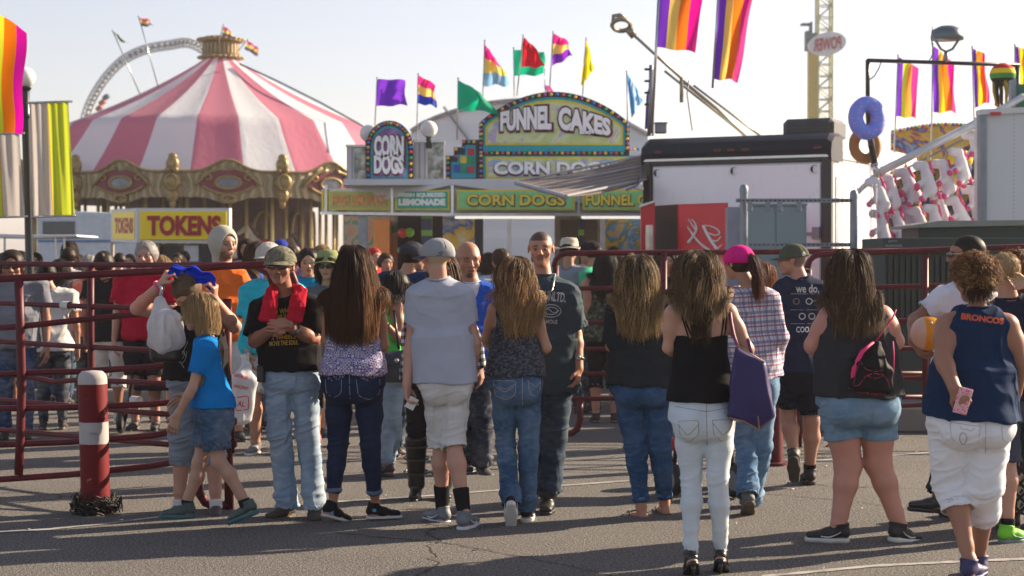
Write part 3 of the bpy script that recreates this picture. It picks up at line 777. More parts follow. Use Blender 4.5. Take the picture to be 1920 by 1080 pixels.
  p = c+(D[:,0:1]*rad[0])*rt+(D[:,1:2]*rad[1])*f+(D[:,2:3]*rad[2])*u
  nor = nrm_rows(D[:,0:1]*rt+D[:,1:2]*f+D[:,2:3]*u)
  side = np.sign(D[:,0:1]-part); tp = np.clip(D[:,2:3], 0, 1)**2; t0 = side*rt*(.75*tp)-f*.55*tp-u*(.35+.65*(1-tp))+nor*.1
  if uphill: t0 = -f*.3+u*uphill+nor*.7
  vel = nrm_rows(t0-nor*np.sum(t0*nor, 1, keepdims=True)*.8+rg.normal(size=(n,3))*jitter)
  Ls = length*(1-lenvar*rg.rand(n))*np.ones(n); st = steps or max(8, int(length/.028)); ds = Ls/st
  offs = off[0]+(off[1]-off[0])*rg.rand(n); prims = s.bp+[x for x in s.cl if x.op == 'u']
  cl1 = vnoise(D*5+seed, seed)*7+rg.rand(n)*1.2; cl2 = vnoise(D*5+seed+9, seed+1)*7+rg.rand(n)*1.2; ph, ph2 = cl1, cl2; fq = wf*(.85+.3*vnoise(D*7+4, seed+2)); pts = [p.copy()]
  hwid = width*q if width else 9.0; pts = []
  if root is not None: pass
  outw = nor*np.array([1,1,0])
  if root is not None: p = np.array(root)+rg.normal(size=(n,3))*.012; vel = nrm_rows(-f*.75-u*.25+rg.normal(size=(n,3))*.15); pts = []
  pts.append(p.copy())
  for k in range(st):
   t = (k+1)/st
   g = np.array([0,0,-1.])*grav+outw*spread*.12*(1-t)
   if wide: g = g+outw*wide*.1
   wv = np.stack([np.sin(ph+t*fq*6.28*length/.25), np.cos(ph2+t*fq*6.28*length/.25), np.zeros(n)], 1)*wave
   if to is not None and t < to[1]:
    tg = np.array(to[0])-p; g = nrm_rows(tg)*.8
   vel = nrm_rows(vel*.75+g+wv*.28*min(1, t*2.5)+rg.normal(size=(n,3))*.012)
   lat = (p-s.O)@rt; below = ((p-s.O)@u < .02*q); over = np.where(below, np.clip(np.abs(lat)-hwid, 0, .06)/.06, 0)*np.sign(lat)
   vel = nrm_rows(vel-rt*(over*.8)[:, None]); p = p+vel*ds[:, None]
   dd = feval(prims, p); m = dd < offs*min(1, .5+t)
   if m.any():
    G = fgrad(prims, p[m]); p[m] = p[m]+G*(offs[m]*min(1, .5+t)-dd[m])[:, None]
    vv = vel[m]; vel[m] = nrm_rows(vv-G*np.minimum(0, np.sum(vv*G, 1, keepdims=True)))
   pts.append(p.copy())
  Pn = np.stack(pts, 1); M = Pn.shape[1]
  if curl:
   tt = np.linspace(0, 1, M)[None, :]; a = ph[:, None]+tt*curl*6.28; T = np.gradient(Pn, axis=1); T /= np.linalg.norm(T, axis=2, keepdims=True)+1e-9
   s1 = np.cross(T, np.array([.3,.2,1.])); s1 /= np.linalg.norm(s1, axis=2, keepdims=True)+1e-9; s2 = np.cross(T, s1)
   Pn = Pn+(s1*np.cos(a)[..., None]+s2*np.sin(a)[..., None])*curlr*np.minimum(1, tt*3)[..., None]
  tt = np.linspace(0, 1, M); T = np.gradient(Pn, axis=1); T /= np.linalg.norm(T, axis=2, keepdims=True)+1e-9
  ow = Pn-(s.O-UP*.1); ow[..., 2] *= .15; ow /= np.linalg.norm(ow, axis=2, keepdims=True)+1e-9
  A = np.cross(T, ow); A /= np.linalg.norm(A, axis=2, keepdims=True)+1e-9; B = np.cross(A, T)
  rr = (r[0]*(1-tt**2*tipn)-0*tt)[None, :, None]*(.7+.6*rg.rand(n))[:, None, None]; rr[:, -1] = r[1]*.3
  ring = [Pn+A*rr, Pn+B*rr*flat, Pn-A*rr, Pn-B*rr*flat]; V = np.stack(ring, 2).reshape(-1, 3)
  i, k, a = np.meshgrid(np.arange(n), np.arange(M-1), np.arange(4), indexing='ij'); b = (i*M+k)*4
  Q = np.stack([b+a, b+(a+1) % 4, b+4+(a+1) % 4, b+4+a], -1).reshape(-1, 4)
  mixv = np.clip(tt[None, :]*.95+rg.normal(size=(n,1))*.22, 0, 1)[..., None]; C = np.array(c0)*(1-mixv)+np.array(c1)*mixv
  if hlc is not None: hm = ((vnoise(D*8+7, seed+3)*.75+.25*rg.rand(n)) < hl)[:, None, None]*np.clip(.3+tt*.8, 0, 1)[None, :, None]; C = C*(1-hm)+np.array(hlc)*hm
  C = C*(.80+.25*vnoise(D*16+2, seed+5)+.20*rg.rand(n))[:, None, None]; C = np.repeat(C[:, :, None, :], 4, 2).reshape(-1, 3)
  return V, Q.astype(np.int32), C
 def hair(s, parts, name='hair'):
  V, Q, C = joinm(parts); return np_mesh(name, V, Q, HAIRM, s.root, True, s.o, C)
 def cap(s, mat, brimmat=None, tilt=10, t=.017, brim=True, turn=0, low=.022, blen=.075, button=True, brimtilt=-12, colf=None):
  q, O, u, f, r = s.hs, s.O, s.hu, s.hf, s.hr
  a = math.radians(turn); f2 = f*math.cos(a)+r*math.sin(a); r2 = np.cross(f2, u); R3 = np.array([r2, f2, u]); e = lambda a_, b_, c_: O+r2*a_*q+f2*b_*q+u*c_*q
  n = nrm(-u-f2*math.tan(math.radians(tilt)) ) if False else nrm(-u+f2*0-(-f2)*0)
  P = [Ell(e(0,-.012,.036), (np.array([.078,.094,.076])+t)*q, R3, .02), Plane(e(0,0,low), nrm(-u+f2*math.tan(math.radians(-tilt))), .004)]
  V, Q = polygonise(P, min(s.vox, .006)); N = vnormals(V, Q); V = V+N*((ridged((V-s.O)*14, 3)**2-.3)*.003)[:, None]
  o = np_mesh('cap', V, Q, mat, s.root, True, s.o, colf(V) if colf else None); s.surf['cap'] = Surf(V, Q)
  if button:
   mb = MB(); mb.sphere(e(0,-.012,.036+.076+t-.001), .009*q, 6, (1,1,.5)); mb.build('button', brimmat or mat, o, s.o, True)
   mb = MB()
   for k in range(3):
    aa = PI*k/3; pts = []
    for b_ in np.linspace(-1.25, 1.25, 17):
     w = (r2*math.cos(aa)+f2*math.sin(aa))*math.sin(b_)+u*math.cos(b_); c = e(0,-.012,.036)
     sc3 = (np.array([.078,.094,.076])+t+.0008)*q; pts.append(c+r2*np.dot(w, r2)*sc3[0]+f2*np.dot(w, f2)*sc3[1]+u*np.dot(w, u)*sc3[2])
    mb.tube(pts, .0016, 5)
   mb.build('seam', mat, o, s.o, True)
  if brim:
   th = math.radians(brimtilt); bd = f2*math.cos(th)+u*math.sin(th); bu = u*math.cos(th)-f2*math.sin(th)
   V, Fs = [], []; n1, n2 = 12, 20
   for top in (1, 0):
    for i in range(n1+1):
     for j in range(n2+1):
      a_ = (j/n2-.5)*PI*.86; rad0 = np.array([math.sin(a_)*(.078+t-.004), math.cos(a_)*(.094+t-.004)-.012])
      ext = blen*(math.cos(a_)**.6 if math.cos(a_) > 0 else 0)*(i/n1); x = rad0[0]+math.sin(a_)*ext*.10; y = rad0[1]+ext
      V.append(e(rad0[0],rad0[1],low+.006)+r2*(x-rad0[0])*q+bd*(y-rad0[1])*q+bu*(-(x*x)*1.6*(i/n1)+(.0035 if top else 0))*q)
   base = (n1+1)*(n2+1)
   for i in range(n1):
    for j in range(n2):
     a_ = i*(n2+1)+j; Fs.append((a_, a_+1, a_+n2+2, a_+n2+1)); Fs.append((base+a_, base+a_+n2+1, base+a_+n2+2, base+a_+1))
   for j in range(n2): a_ = n1*(n2+1)+j; Fs.append((a_, a_+1, base+a_+1, base+a_))
   np_mesh('brim', np.array(V), Fs, brimmat or mat, o, True, s.o)
  return o
 def sunglasses(s, mat, frame=None):
  q, O, u, f, r = s.hs, s.O, s.hu, s.hf, s.hr; R3 = np.array([r, f, u]); e = lambda a, b, c: O+r*a*q+f*b*q+u*c*q; P = []
  for k in (-1, 1): P.append(Cone(e(.018*k,.100,.006), e(.050*k,.088,.008), (.0175*q,.004*q), (.014*q,.004*q), u, .003, cap=.012*q))
  V, Q = polygonise(P, .003); o = np_mesh('sunglasses', V, Q, mat, s.root, True, s.o)
  mb = MB(); mb.tube([e(-.018,.106,.010), e(0,.110,.012), e(.018,.106,.010)], .003*q, 6)
  for k in (-1, 1): mb.tube([e(.055*k,.090,.012), e(.080*k,.06,.012), e(.084*k,.0,.010)], .003*q, 6)
  mb.build('frame', frame or mat, o, s.o, True)
 def watch(s, i, mat, face=None, t=.06):
  W, E = s.J['W%d'%i], s.J['E%d'%i]; ax = nrm(W-E); c = W-ax*t*s.s; u = nrm(np.cross(ax, [0.1,.2,1])); v = np.cross(ax, u); rr = s.ar[3]*1.15+.004; mb = MB()
  mb.tube([c+(u*math.cos(a)+v*math.sin(a))*rr for a in np.linspace(0, 2*PI, 17)[:-1]], .008, 6, closed=True)
  o = mb.build('wristwatch', mat, s.root, s.o, True)
  if face:
   d = nrm(np.array([0,-1,0.1])-ax*np.dot([0,-1,.1], ax)); mb = MB(); Rm = np.array([ax, np.cross(d, ax), d]).T
   mb.lathe([(0.0001,.006),(.015,.006),(.018,.002),(.018,-.006),(.0001,-.006)], c+d*(rr+.006), 16, R=Rm); mb.build('watch_face', face, o, s.o, True)
def nrm_rows(v): return v/(np.linalg.norm(v, axis=-1, keepdims=True)+1e-9)
BLACKR = paint((.02,.02,.022), .35, 0, .1, name='black_rubber'); WHITER = paint((.55,.55,.53), .5, 0, .1, name='white_rubber')
def stitch(p, sf, lines, r=.0016, mat=None, name='stitching', lift=.0008):
 return seam(p.surf[sf], lines, r, name, mat or paint((.42,.33,.20), .7, 0, .1, name='thread'), p.root, p.o, lift=lift, step=5)
def P_whitejeans():
 p = Person('woman in black camisole, pale skinny jeans and black heels carrying a purple tote', 1312, Y=8.7, h=1.68, yaw=2, z0=0.0, fem=True, skin=(.46,.25,.17),
  j=dict(S0=(1262,590), S1=(1366,587), N=(1312,566), P=(1315,762), E0=(1254,652,.02), W0=(1281,668,.2), E1=(1402,655,.0), W1=(1396,712,.13), G0=(1290,782), G1=(1349,782), K0=(1297,893,.02), K1=(1346,895,-.02), A0=(1295,1040,.0), A1=(1352,1036,.08)),
  hd=(1308,516,80), hyaw=-5, tw=dict(ch=92, wa=84, hi=112), lr=(48,34,35,20), ar=(32,25,24,17), toes=(-4,10), foot_lift=(42,42), glute=.028, bust=.05, pose='front')
 p.body()
 p.pants(denim((.60,.68,.74), .4, 'pale_denim', (.74,.80,.84)), 'jeans', w=(58,38,37,25), waist=745, end=.985, ease=.006, fold=.0045, hip=118)
 ck = cloth((.006,.006,.008), .2, name='black_cloth')
 zt = at(0, 628, 8.7)[2]
 p.shirt(ck, 'camisole', ease=.010, hem=752, hemw=112, bare=True, armhole=.062, wa=100, ch=106, fold=.003, clip=[Plane(np.array([0,8.7,zt]), UP, .004)], neck=.05)
 for nm, ln in (('strap', [[(1291,632),(1284,610),(1277,588),(1275,574)],[(1298,632),(1289,612),(1281,590),(1279,572)],[(1357,632),(1361,612),(1363,590),(1361,576)],[(1352,632),(1355,612),(1358,592),(1357,574)]]),):
  for l in ln: seam([p.surf['body'], p.surf['camisole']], l, .0042, nm, ck, p.root, p.o, lift=.002, step=4)
 tan = paint((.30,.22,.13), .7, 0, .1, name='thread')
 stitch(p, 'jeans', [[(1272,790),(1275,815),(1290,830),(1310,815),(1310,788),(1272,790)],[(1272,796),(1290,818),(1310,796)],[(1336,788),(1338,815),(1356,830),(1378,812),(1377,786),(1336,788)],[(1338,795),(1356,818),(1377,793)],[(1324,752),(1325,790),(1326,835)],[(1266,762),(1300,768),(1324,772),(1350,768),(1380,760)]], .0016, tan)
 p.shoes(paint((.012,.012,.013), .25, 0, .1, name='black_leather'), soleh=.012, L=.95)
 for i in (0, 1):
  d, r, u = p.ff[i]; A = p.J['A%d'%i]; mb = MB(); c = A-u*.07-d*.04
  mb.tube([c, np.array([c[0], c[1]-.008, .004])], [.016,.008], 8); mb.build('heel', paint((.012,.012,.013), .25, 0, .1, name='black_leather'), p.root, p.o, True)
 st = dict(c0=(.05,.026,.012), c1=(.24,.15,.08), hlc=(.55,.40,.22), hl=.3)
 p.hair([p.hair_cap(.026, (.06,.036,.02), low=-.05, amp=.008), p.strands(2600, .25, 3, width=.125, wave=.55, wf=1.5, curl=1.3, curlr=.014, off=(.012,.055), spread=.9, r=(.0028,.0016), **st),
   p.strands(1100, .36, 5, width=.05, wave=.4, off=(.004,.02), r=(.0028,.0014), c0=(.03,.018,.012), c1=(.06,.035,.02), region=lambda D: D[:,1] < -.1)])
 return p
def P_sunglasses():
 p = Person('man in camouflage cap, sunglasses, black tee and light jeans with folded arms', 545, feet=968, h=1.76, yaw=176, skin=(.33,.15,.095),
  j=dict(S0=(490,578), S1=(580,570), N=(534,556), P=(545,705), E0=(478,640,-.05), W0=(507,619,-.25), E1=(589,637,-.04), W1=(541,611,-.26), G0=(520,712), G1=(570,712), K0=(524,810,-.02), K1=(577,812,.0), A0=(538,944,.0), A1=(590,948,-.05)),
  hd=(525,500,74,-.08), hyaw=184, tw=dict(ch=92, wa=96, hi=92), ar=(34,28,29,19), lr=(46,34,32,24), toes=(215,172), belly=.04, hdir=[(523,607,-.28),(519,611,-.3)], curl=(.8,.8), pose='front')
 p.body(mustache=(.16,.12,.10), stubble=.25, eyes=False, brow=(.08,.05,.03))
 dm = denim((.24,.34,.46), .8, 'light_denim', (.52,.60,.67))
 p.pants(dm, 'jeans', w=(51,44,41,43), waist=688, end=1.03, ease=.012, fold=.011, hip=102)
 bk = cloth((.010,.010,.012), .2, name='black_tee')
 p.shirt(bk, 'tee', ease=.02, hem=694, hemw=104, sleeve=.86, slw=48, fold=.009, ch=104, wa=106, hemd=.72)
 cam = NM('camouflage'); f = cam.noise(16, 2, .5, cam.coord((1,1,2.2)))
 cam.col(cam.ramp(f, [(.0,(.05,.05,.035)),(.42,(.05,.05,.035)),(.44,(.15,.14,.09)),(.55,(.15,.14,.09)),(.57,(.09,.10,.06)),(.68,(.22,.20,.14))], 'CONSTANT')); cam.set(rough=.9)
 p.cap(cam.m, tilt=0, low=.030, brimtilt=-18, blen=.068)
 p.sunglasses(paint((.008,.009,.012), .08, 0, .02, name='dark_lens', spec=.8), paint((.01,.01,.01), .3, name='frame_plastic'))
 p.hair([p.hair_cap(.004, (.22,.18,.15), low=-.035, amp=.003)])
 p.shoes(paint((.045,.036,.028), .7, 0, .35, 12, name='worn_brown_suede'), solemat=paint((.10,.085,.065), .8, 0, .2, name='worn_sole'), L=1.06, wide=1.08, laces=paint((.12,.10,.08), .8, name='laces'))
 ye = paint((.45,.30,.03), .8, 0, .2, name='shirt_print')
 for t, cx, cy, w, h_ in (('4 WHEELS', 538, 583, 44, 10), ('MOVE THE BODY', 537, 593, 46, 7), ('2 WHEELS', 532, 632, 46, 8), ('MOVE THE SOUL', 532, 643, 54, 9)):
  V, F_ = fit_text(t, w, h_, .02, .1, subdiv=.25); decal(p.surf['tee'], V, F_, cx, cy, 'print', ye, p.root, p.o, .002, math.radians(3))
 mb = MB(); c = at(520, 689, p.Y); b, n = p.surf['jeans'].hit(531, 690); mb.box(b+n*.012, (.045,.012,.03), bev=.004); mb.build('belt_buckle', paint((.4,.4,.38), .3, 1, name='buckle_metal'), p.root, p.o)
 mb = MB(); ps, n = p.surf['jeans'].hit(496, 700); ps = ps if ps is not None else at(494,700,p.Y); mb.box(ps+np.array([-.02,-.01,0]), (.05,.05,.11), bev=.01)
 h = mb.build('belt_pouch', BLACKR, p.root, p.o)
 p.watch(1, paint((.02,.02,.02), .4, name='watch_band'), paint((.25,.27,.26), .3, .6, name='watch_dial'))
 tw = empty('towel', at(533, 560, p.Y), 0, 'red towel hanging round the neck of the man in sunglasses', 'towel'); o = np.array(tw.location)
 n0 = p.J['N']; F_, R_ = p.F, p.R; P = []
 for q, (x0, y0) in ((-1, (484,598)), (1, (557,592))):   # two ends hanging on the chest
  x1 = 509 if q < 0 else 561
  e1 = at(x1, 553, p.Y-.13); e2 = at(506 if q < 0 else 556, 578, p.Y-.20); e3 = at(500 if q < 0 else 551, 601, p.Y-.235)
  back = n0-F_*(.07)+R_*(-q)*0+np.array([ (x1-533)*p.m*.3, 0, .03])
  P += [Cone(back, e1+np.array([0,.05,.03]), (.035,.022), (.038,.020), UP, .02), Cone(e1+np.array([0,.05,.03]), e2, (.040,.020), (.050,.018), np.array([1,0,0]), .02), Cone(e2, e3, (.048,.017), (.052,.013), np.array([1,0,0]), .01, cap=.01)]
 V, Q = polygonise(P, .005); N = vnormals(V, Q); V = V+N*((ridged(V*np.array([34,10,7]), 3)**2-.3)*.011+(vnoise(V*90, 2)-.5)*.004)[:, None]
 rd = cloth((.50,.012,.035), .15, .95, name='red_terry', trans=.15); np_mesh('terry_cloth', V, Q, rd, tw, True, o)
 return p
def P_longhair():
 p = Person('woman with long straight brown hair, patterned sleeveless top and dark cuffed skinny jeans', 664, feet=978, h=1.70, yaw=8, fem=True, skin=(.36,.18,.11),
  j=dict(S0=(620,572), S1=(708,572), N=(663,550), P=(663,702), E0=(612,640,.05), W0=(632,690,.22), E1=(719,648,.0), W1=(706,668,.22), G0=(636,722), G1=(690,722), K0=(634,833,.03), K1=(695,835,.0), A0=(624,945,.0), A1=(704,946,.08)),
  hd=(664,497,72), hyaw=4, tw=dict(ch=84, wa=78, hi=110), lr=(48,32,31,18), ar=(28,23,23,15), toes=(50,75), foot_lift=(18,0), glute=.03, bust=.05, pose='front')
 p.body()
 p.pants(denim((.012,.022,.055), .25, 'dark_denim', (.05,.08,.15)), 'jeans', w=(54,37,33,25), waist=690, end=.90, ease=.006, fold=.006, hip=120, cuff=(9, denim((.08,.12,.20), .4, 'cuff_denim')))
 n = NM('paisley_print'); v = n.coord((1,1,1)); vo = n.n('ShaderNodeTexVoronoi'); vo.inputs['Scale'].default_value = 46; vo.inputs['Randomness'].default_value = .25; n.l(v, vo.inputs['Vector'])
 w = n.n('ShaderNodeMath', operation='SINE'); n.l(n.math('MULTIPLY', vo.outputs['Distance'], 17.0), w.inputs[0])
 z = n.sep(v)[2]; g = n.math('MULTIPLY', n.math('SUBTRACT', .98, z), 5)
 base = n.mix((.10,.09,.28), (.24,.035,.05), g)
 n.col(n.mix(base, (.62,.58,.60), n.ramp(w.outputs[0], [(.45,(0,0,0)),(.6,(1,1,1))]))); n.set(rough=.85)
 p.shirt(n.m, 'blouse', ease=.012, hem=702, hemw=118, bare=True, armhole=.070, wa=104, ch=96, fold=.009, scoop=.16, wave=.01)
 wt = paint((.42,.44,.50), .5, .2, .2, name='thread_silver')
 stitch(p, 'jeans', [[(610,712),(612,738),(628,746),(640,736),(640,712)],[(668,712),(672,742),(692,750),(712,738),(712,710)],[(655,700),(656,740),(659,770)]], .0012, wt)
 import itertools
 mb = MB(); rg = random.Random(4)
 for cx in (626, 690):
  for k in range(70):
   x = rg.uniform(-20, 20); y = rg.uniform(0, 1)*(14-abs(x)*.5); h_, nn = p.surf['jeans'].hit(cx+x, 702+y)
   if h_ is not None: mb.sphere(h_, .0022, 3)
 mb.build('pocket_studs', wt, p.root, p.o)
 p.shoes(cloth((.012,.012,.014), .2, name='canvas_black'), solemat=WHITER, soleh=.008)
 for i, (x, y) in ((0, (622,961)), (1, (702,957))):
  h_, nn = p.surf['shoe%d'%i].hit(x, y)
  if h_ is not None: mb = MB(); mb.box(h_, (.022,.006,.018)); mb.build('heel_tag', paint((.05,.30,.60), .6, name='blue_tag'), p.root, p.o)
 st = dict(c0=(.020,.010,.006), c1=(.105,.045,.020))
 p.hair([p.hair_cap(.013, (.035,.02,.013), low=-.06, amp=.003), p.strands(3200, .50, 11, width=.155, wave=.06, off=(.006,.034), spread=.9, r=(.0024,.0014), hlc=(.30,.17,.08), hl=.08, lenvar=.12, flat=.6, **st),
   p.strands(380, .50, 12, width=.165, wave=.08, off=(.012,.05), spread=1.2, r=(.0024,.0012), c0=(.08,.035,.016), c1=(.30,.145,.06), region=lambda D: D[:,0] > .45, lenvar=.1)])  # right-side strands coloured gold: the sunlit edge is put into the hair colour
 return p
def P_boy():
 p = Person('child with blond bob, blue tee and denim shorts striding past the red gate', 390, Y=10.3, h=1.42, yaw=-86, skin=(.42,.24,.17), fem=True,
  j=dict(S0=(384,656,-.12), S1=(384,652,.12), N=(386,636), P=(398,768), E0=(361,728,-.16), W0=(333,778,-.15), E1=(372,722,.14), W1=(352,742,.2), G0=(401,780,-.07), G1=(396,780,.07), K0=(410,866,-.09), K1=(374,868,.05), A0=(462,944,-.1), A1=(349,946,.04)),
  hd=(373,585,70,0), hyaw=-92, hpitch=-8, tw=dict(ch=76, wa=70, hi=80), dr=dict(ch=.56, wa=.64, hi=.72), lr=(38,28,27,19), ar=(25,19,19,14), toes=(-72,-95), foot_lift=(22,0), hdir=[(322,808,-.14),(342,748,.22)], curl=(.5,.5))
 p.body(brow=(.30,.2,.1), eyes=False)
 p.pants(denim((.035,.085,.16), .5, 'child_denim'), 'shorts', w=(58,56,50,50), waist=752, end=.355, ease=.012, fold=.006, hip=84)
 p.shirt(cloth((.0,.18,.52), .08, name='bright_blue_cotton', trans=.08), 'tee', ease=.016, hem=763, hemw=86, hemd=.86, sleeve=.62, slw=36, fold=.008, wa=76, ch=78, drape=.012)
 gm = paint((.045,.075,.07), .6, 0, .3, 18, name='teal_mesh_shoe'); p.socks(cloth((.012,.012,.014), .2, name='canvas_black'), .10, .006)
 p.shoes(gm, solemat=paint((.03,.11,.13), .6, name='teal_sole'), L=1.15, wide=1.05, laces=paint((.20,.75,.10), .6, name='lime_laces'))
 st = dict(c0=(.20,.115,.05), c1=(.52,.36,.18))
 p.hair([p.hair_cap(.016, (.26,.16,.075), low=-.07, amp=.004, front=.03), p.strands(2400, .185, 21, wave=.05, off=(.010,.026), spread=.35, r=(.0023,.0014), lenvar=.10, face=.15, elev=(-.1,1), part=0, **st),
   p.strands(600, .070, 22, wave=.05, off=(.010,.02), spread=.2, r=(.0023,.0014), lenvar=.2, region=lambda D: (D[:,1] > .25) & (D[:,2] > .55), face=2, c0=(.28,.17,.07), c1=(.45,.30,.14))])
 return p
BLK = cloth((.010,.010,.012), .2, name='black_cotton')
def thing(name, loc, label, cat, group=None): return empty(name, loc, 0, label, cat, group)
def P_greytee():
 p = Person('young man in grey tee, pale cargo shorts and backwards-looking grey cap holding a card', 825, feet=985, h=1.80, yaw=-4, skin=(.50,.27,.20),
  j=dict(S0=(786,556), S1=(864,556), N=(822,528), P=(834,700), E0=(772,642,.03), W0=(763,722,-.03), E1=(889,642,.02), W1=(884,700,.10), G0=(814,715), G1=(858,715), K0=(826,828,.10), K1=(850,828,.0), A0=(829,952,.18), A1=(871,962,-.12)),
  hd=(818,484,72), hyaw=-22, tw=dict(ch=104, wa=92, hi=94), ar=(33,27,27,19), lr=(42,32,36,21), toes=(-35,18), hdir=[(765,758,-.03),(884,735,.12)], curl=(.7,.3), dr=dict(ch=.58))
 p.body(buzz=(.42,.30,.18), brow=(.3,.2,.1))
 sh = cloth((.58,.58,.57), .05, name='stone_twill'); p.pants(sh, 'cargo_shorts', w=(52,47,46,46), waist=700, end=.50, ease=.012, fold=.007, hip=100)
 for (x0, y0, x1, y1) in ((789,748,812,806), (868,746,882,800)):
  stitch(p, 'cargo_shorts', [[(x0,y0),(x1,y0-2),(x1+1,y1),(x0+3,y1+4),(x0,y0)],[(x0,y0+12),(x1,y0+10)]], .0022, sh, 'cargo_pocket', .001)
 stitch(p, 'cargo_shorts', [[(837,718),(838,760),(837,800)],[(800,726),(815,722),(832,726)],[(845,726),(862,722),(876,726)]], .0016, sh, 'seam', .001)
 tee = cloth((.42,.45,.54), .05, heather=.3, name='heather_grey_cotton', trans=.06)
 p.shirt(tee, 'tee', ease=.022, hem=717, hemw=104, sleeve=.58, slw=42, fold=.0055, ch=112, wa=106, neck=.012)
 gc = cloth((.27,.28,.29), .05, name='grey_wool'); c = p.cap(gc, paint((.03,.04,.06), .8, name='navy_brim'), turn=-38, low=.012, tilt=0, blen=.07)
 V, F_ = fit_text('S', 14, 8, .02, .4, .0); decal(p.surf['cap'], V, F_, 825, 476, 'embroidery', paint((.10,.11,.13), .7, name='grey_thread'), p.root, p.o, .003)
 p.socks(BLK, .34, .006)
 p.shoes(paint((.13,.15,.17), .6, 0, .2, 15, name='grey_mesh'), solemat=paint((.55,.58,.62), .5, name='pale_sole'), L=1.12, swoosh=paint((.6,.62,.65), .4, name='pale_stripe'), soleh=.022, laces=paint((.3,.32,.35), .7, name='grey_lace'))
 mb = MB(); c_ = at(772,756,p.Y-.05); mb.box((0,0,0), (.058,.004,.075), bev=.0015)
 tag(mb.build('card', paint((.7,.7,.7), .5, 0, .03, name='card_paper')), 'small white card held low in the left hand of the grey tee man', 'card').location = c_
 COL.objects[-1].rotation_euler = (.2,.5,.3)
 return p
def P_wavy():
 p = Person('girl with wavy light brown hair, dark mottled tank top and bootcut jeans mid-stride', 965, feet=979, h=1.64, yaw=-4, fem=True, skin=(.45,.24,.16),
  j=dict(S0=(927,582), S1=(1000,582), N=(966,562), P=(967,708), E0=(912,636,.08), W0=(922,655,.26), E1=(1024,652,.0), W1=(1008,664,.22), G0=(944,724), G1=(990,724), K0=(948,836,.04), K1=(992,838,.03), A0=(958,938,-.14), A1=(987,950,.0)),
  hd=(962,519,70), hyaw=-38, tw=dict(ch=74, wa=68, hi=94), lr=(44,32,32,20), ar=(25,21,20,14), toes=(0,10), foot_lift=(58,0), glute=.025, bust=.04, pose='front')
 p.body(eyes=False)
 dm = denim((.035,.085,.17), .8, 'mid_denim', (.20,.30,.42)); p.pants(dm, 'jeans', w=(48,37,33,37), waist=697, end=1.04, ease=.006, fold=.006, hip=98)
 cr = paint((.40,.34,.24), .7, 0, .1, name='thread_cream')
 stitch(p, 'jeans', [[(925,714),(929,742),(948,750),(966,741),(967,714),(925,714)],[(925,720),(947,731),(967,720)],[(929,725),(947,736),(964,725)],[(990,712),(993,738),(1003,744),(1012,735),(1013,710)],[(992,716),(1004,727),(1013,716)],[(979,700),(980,760)]], .0018, cr)
 n = NM('mottled_print'); f = n.noise(48, 3, .7, n.coord((1,.8,1.4))); n.col(n.ramp(f, [(.46,(.010,.012,.02)),(.60,(.085,.09,.12))])); n.set(rough=.8)
 p.shirt(n.m, 'tank_top', ease=.018, hem=704, hemw=104, bare=True, armhole=.074, wa=94, ch=84, fold=.011, wave=.012)
 p.shoes(cloth((.02,.02,.025), .2, name='black_mesh'), solemat=WHITER, L=1.0, soleh=.02, swoosh=WHITER)
 p.hair([p.hair_cap(.013, (.09,.05,.025), low=-.06, amp=.004), p.strands(2800, .40, 31, width=.095, wave=.7, curl=1.8, curlr=.013, wf=1.1, off=(.008,.05), spread=.25, r=(.0024,.0014), c0=(.06,.030,.014), c1=(.46,.27,.12), hlc=(.60,.40,.20), hl=.35, side_bias=.3, lenvar=.3)])
 return p
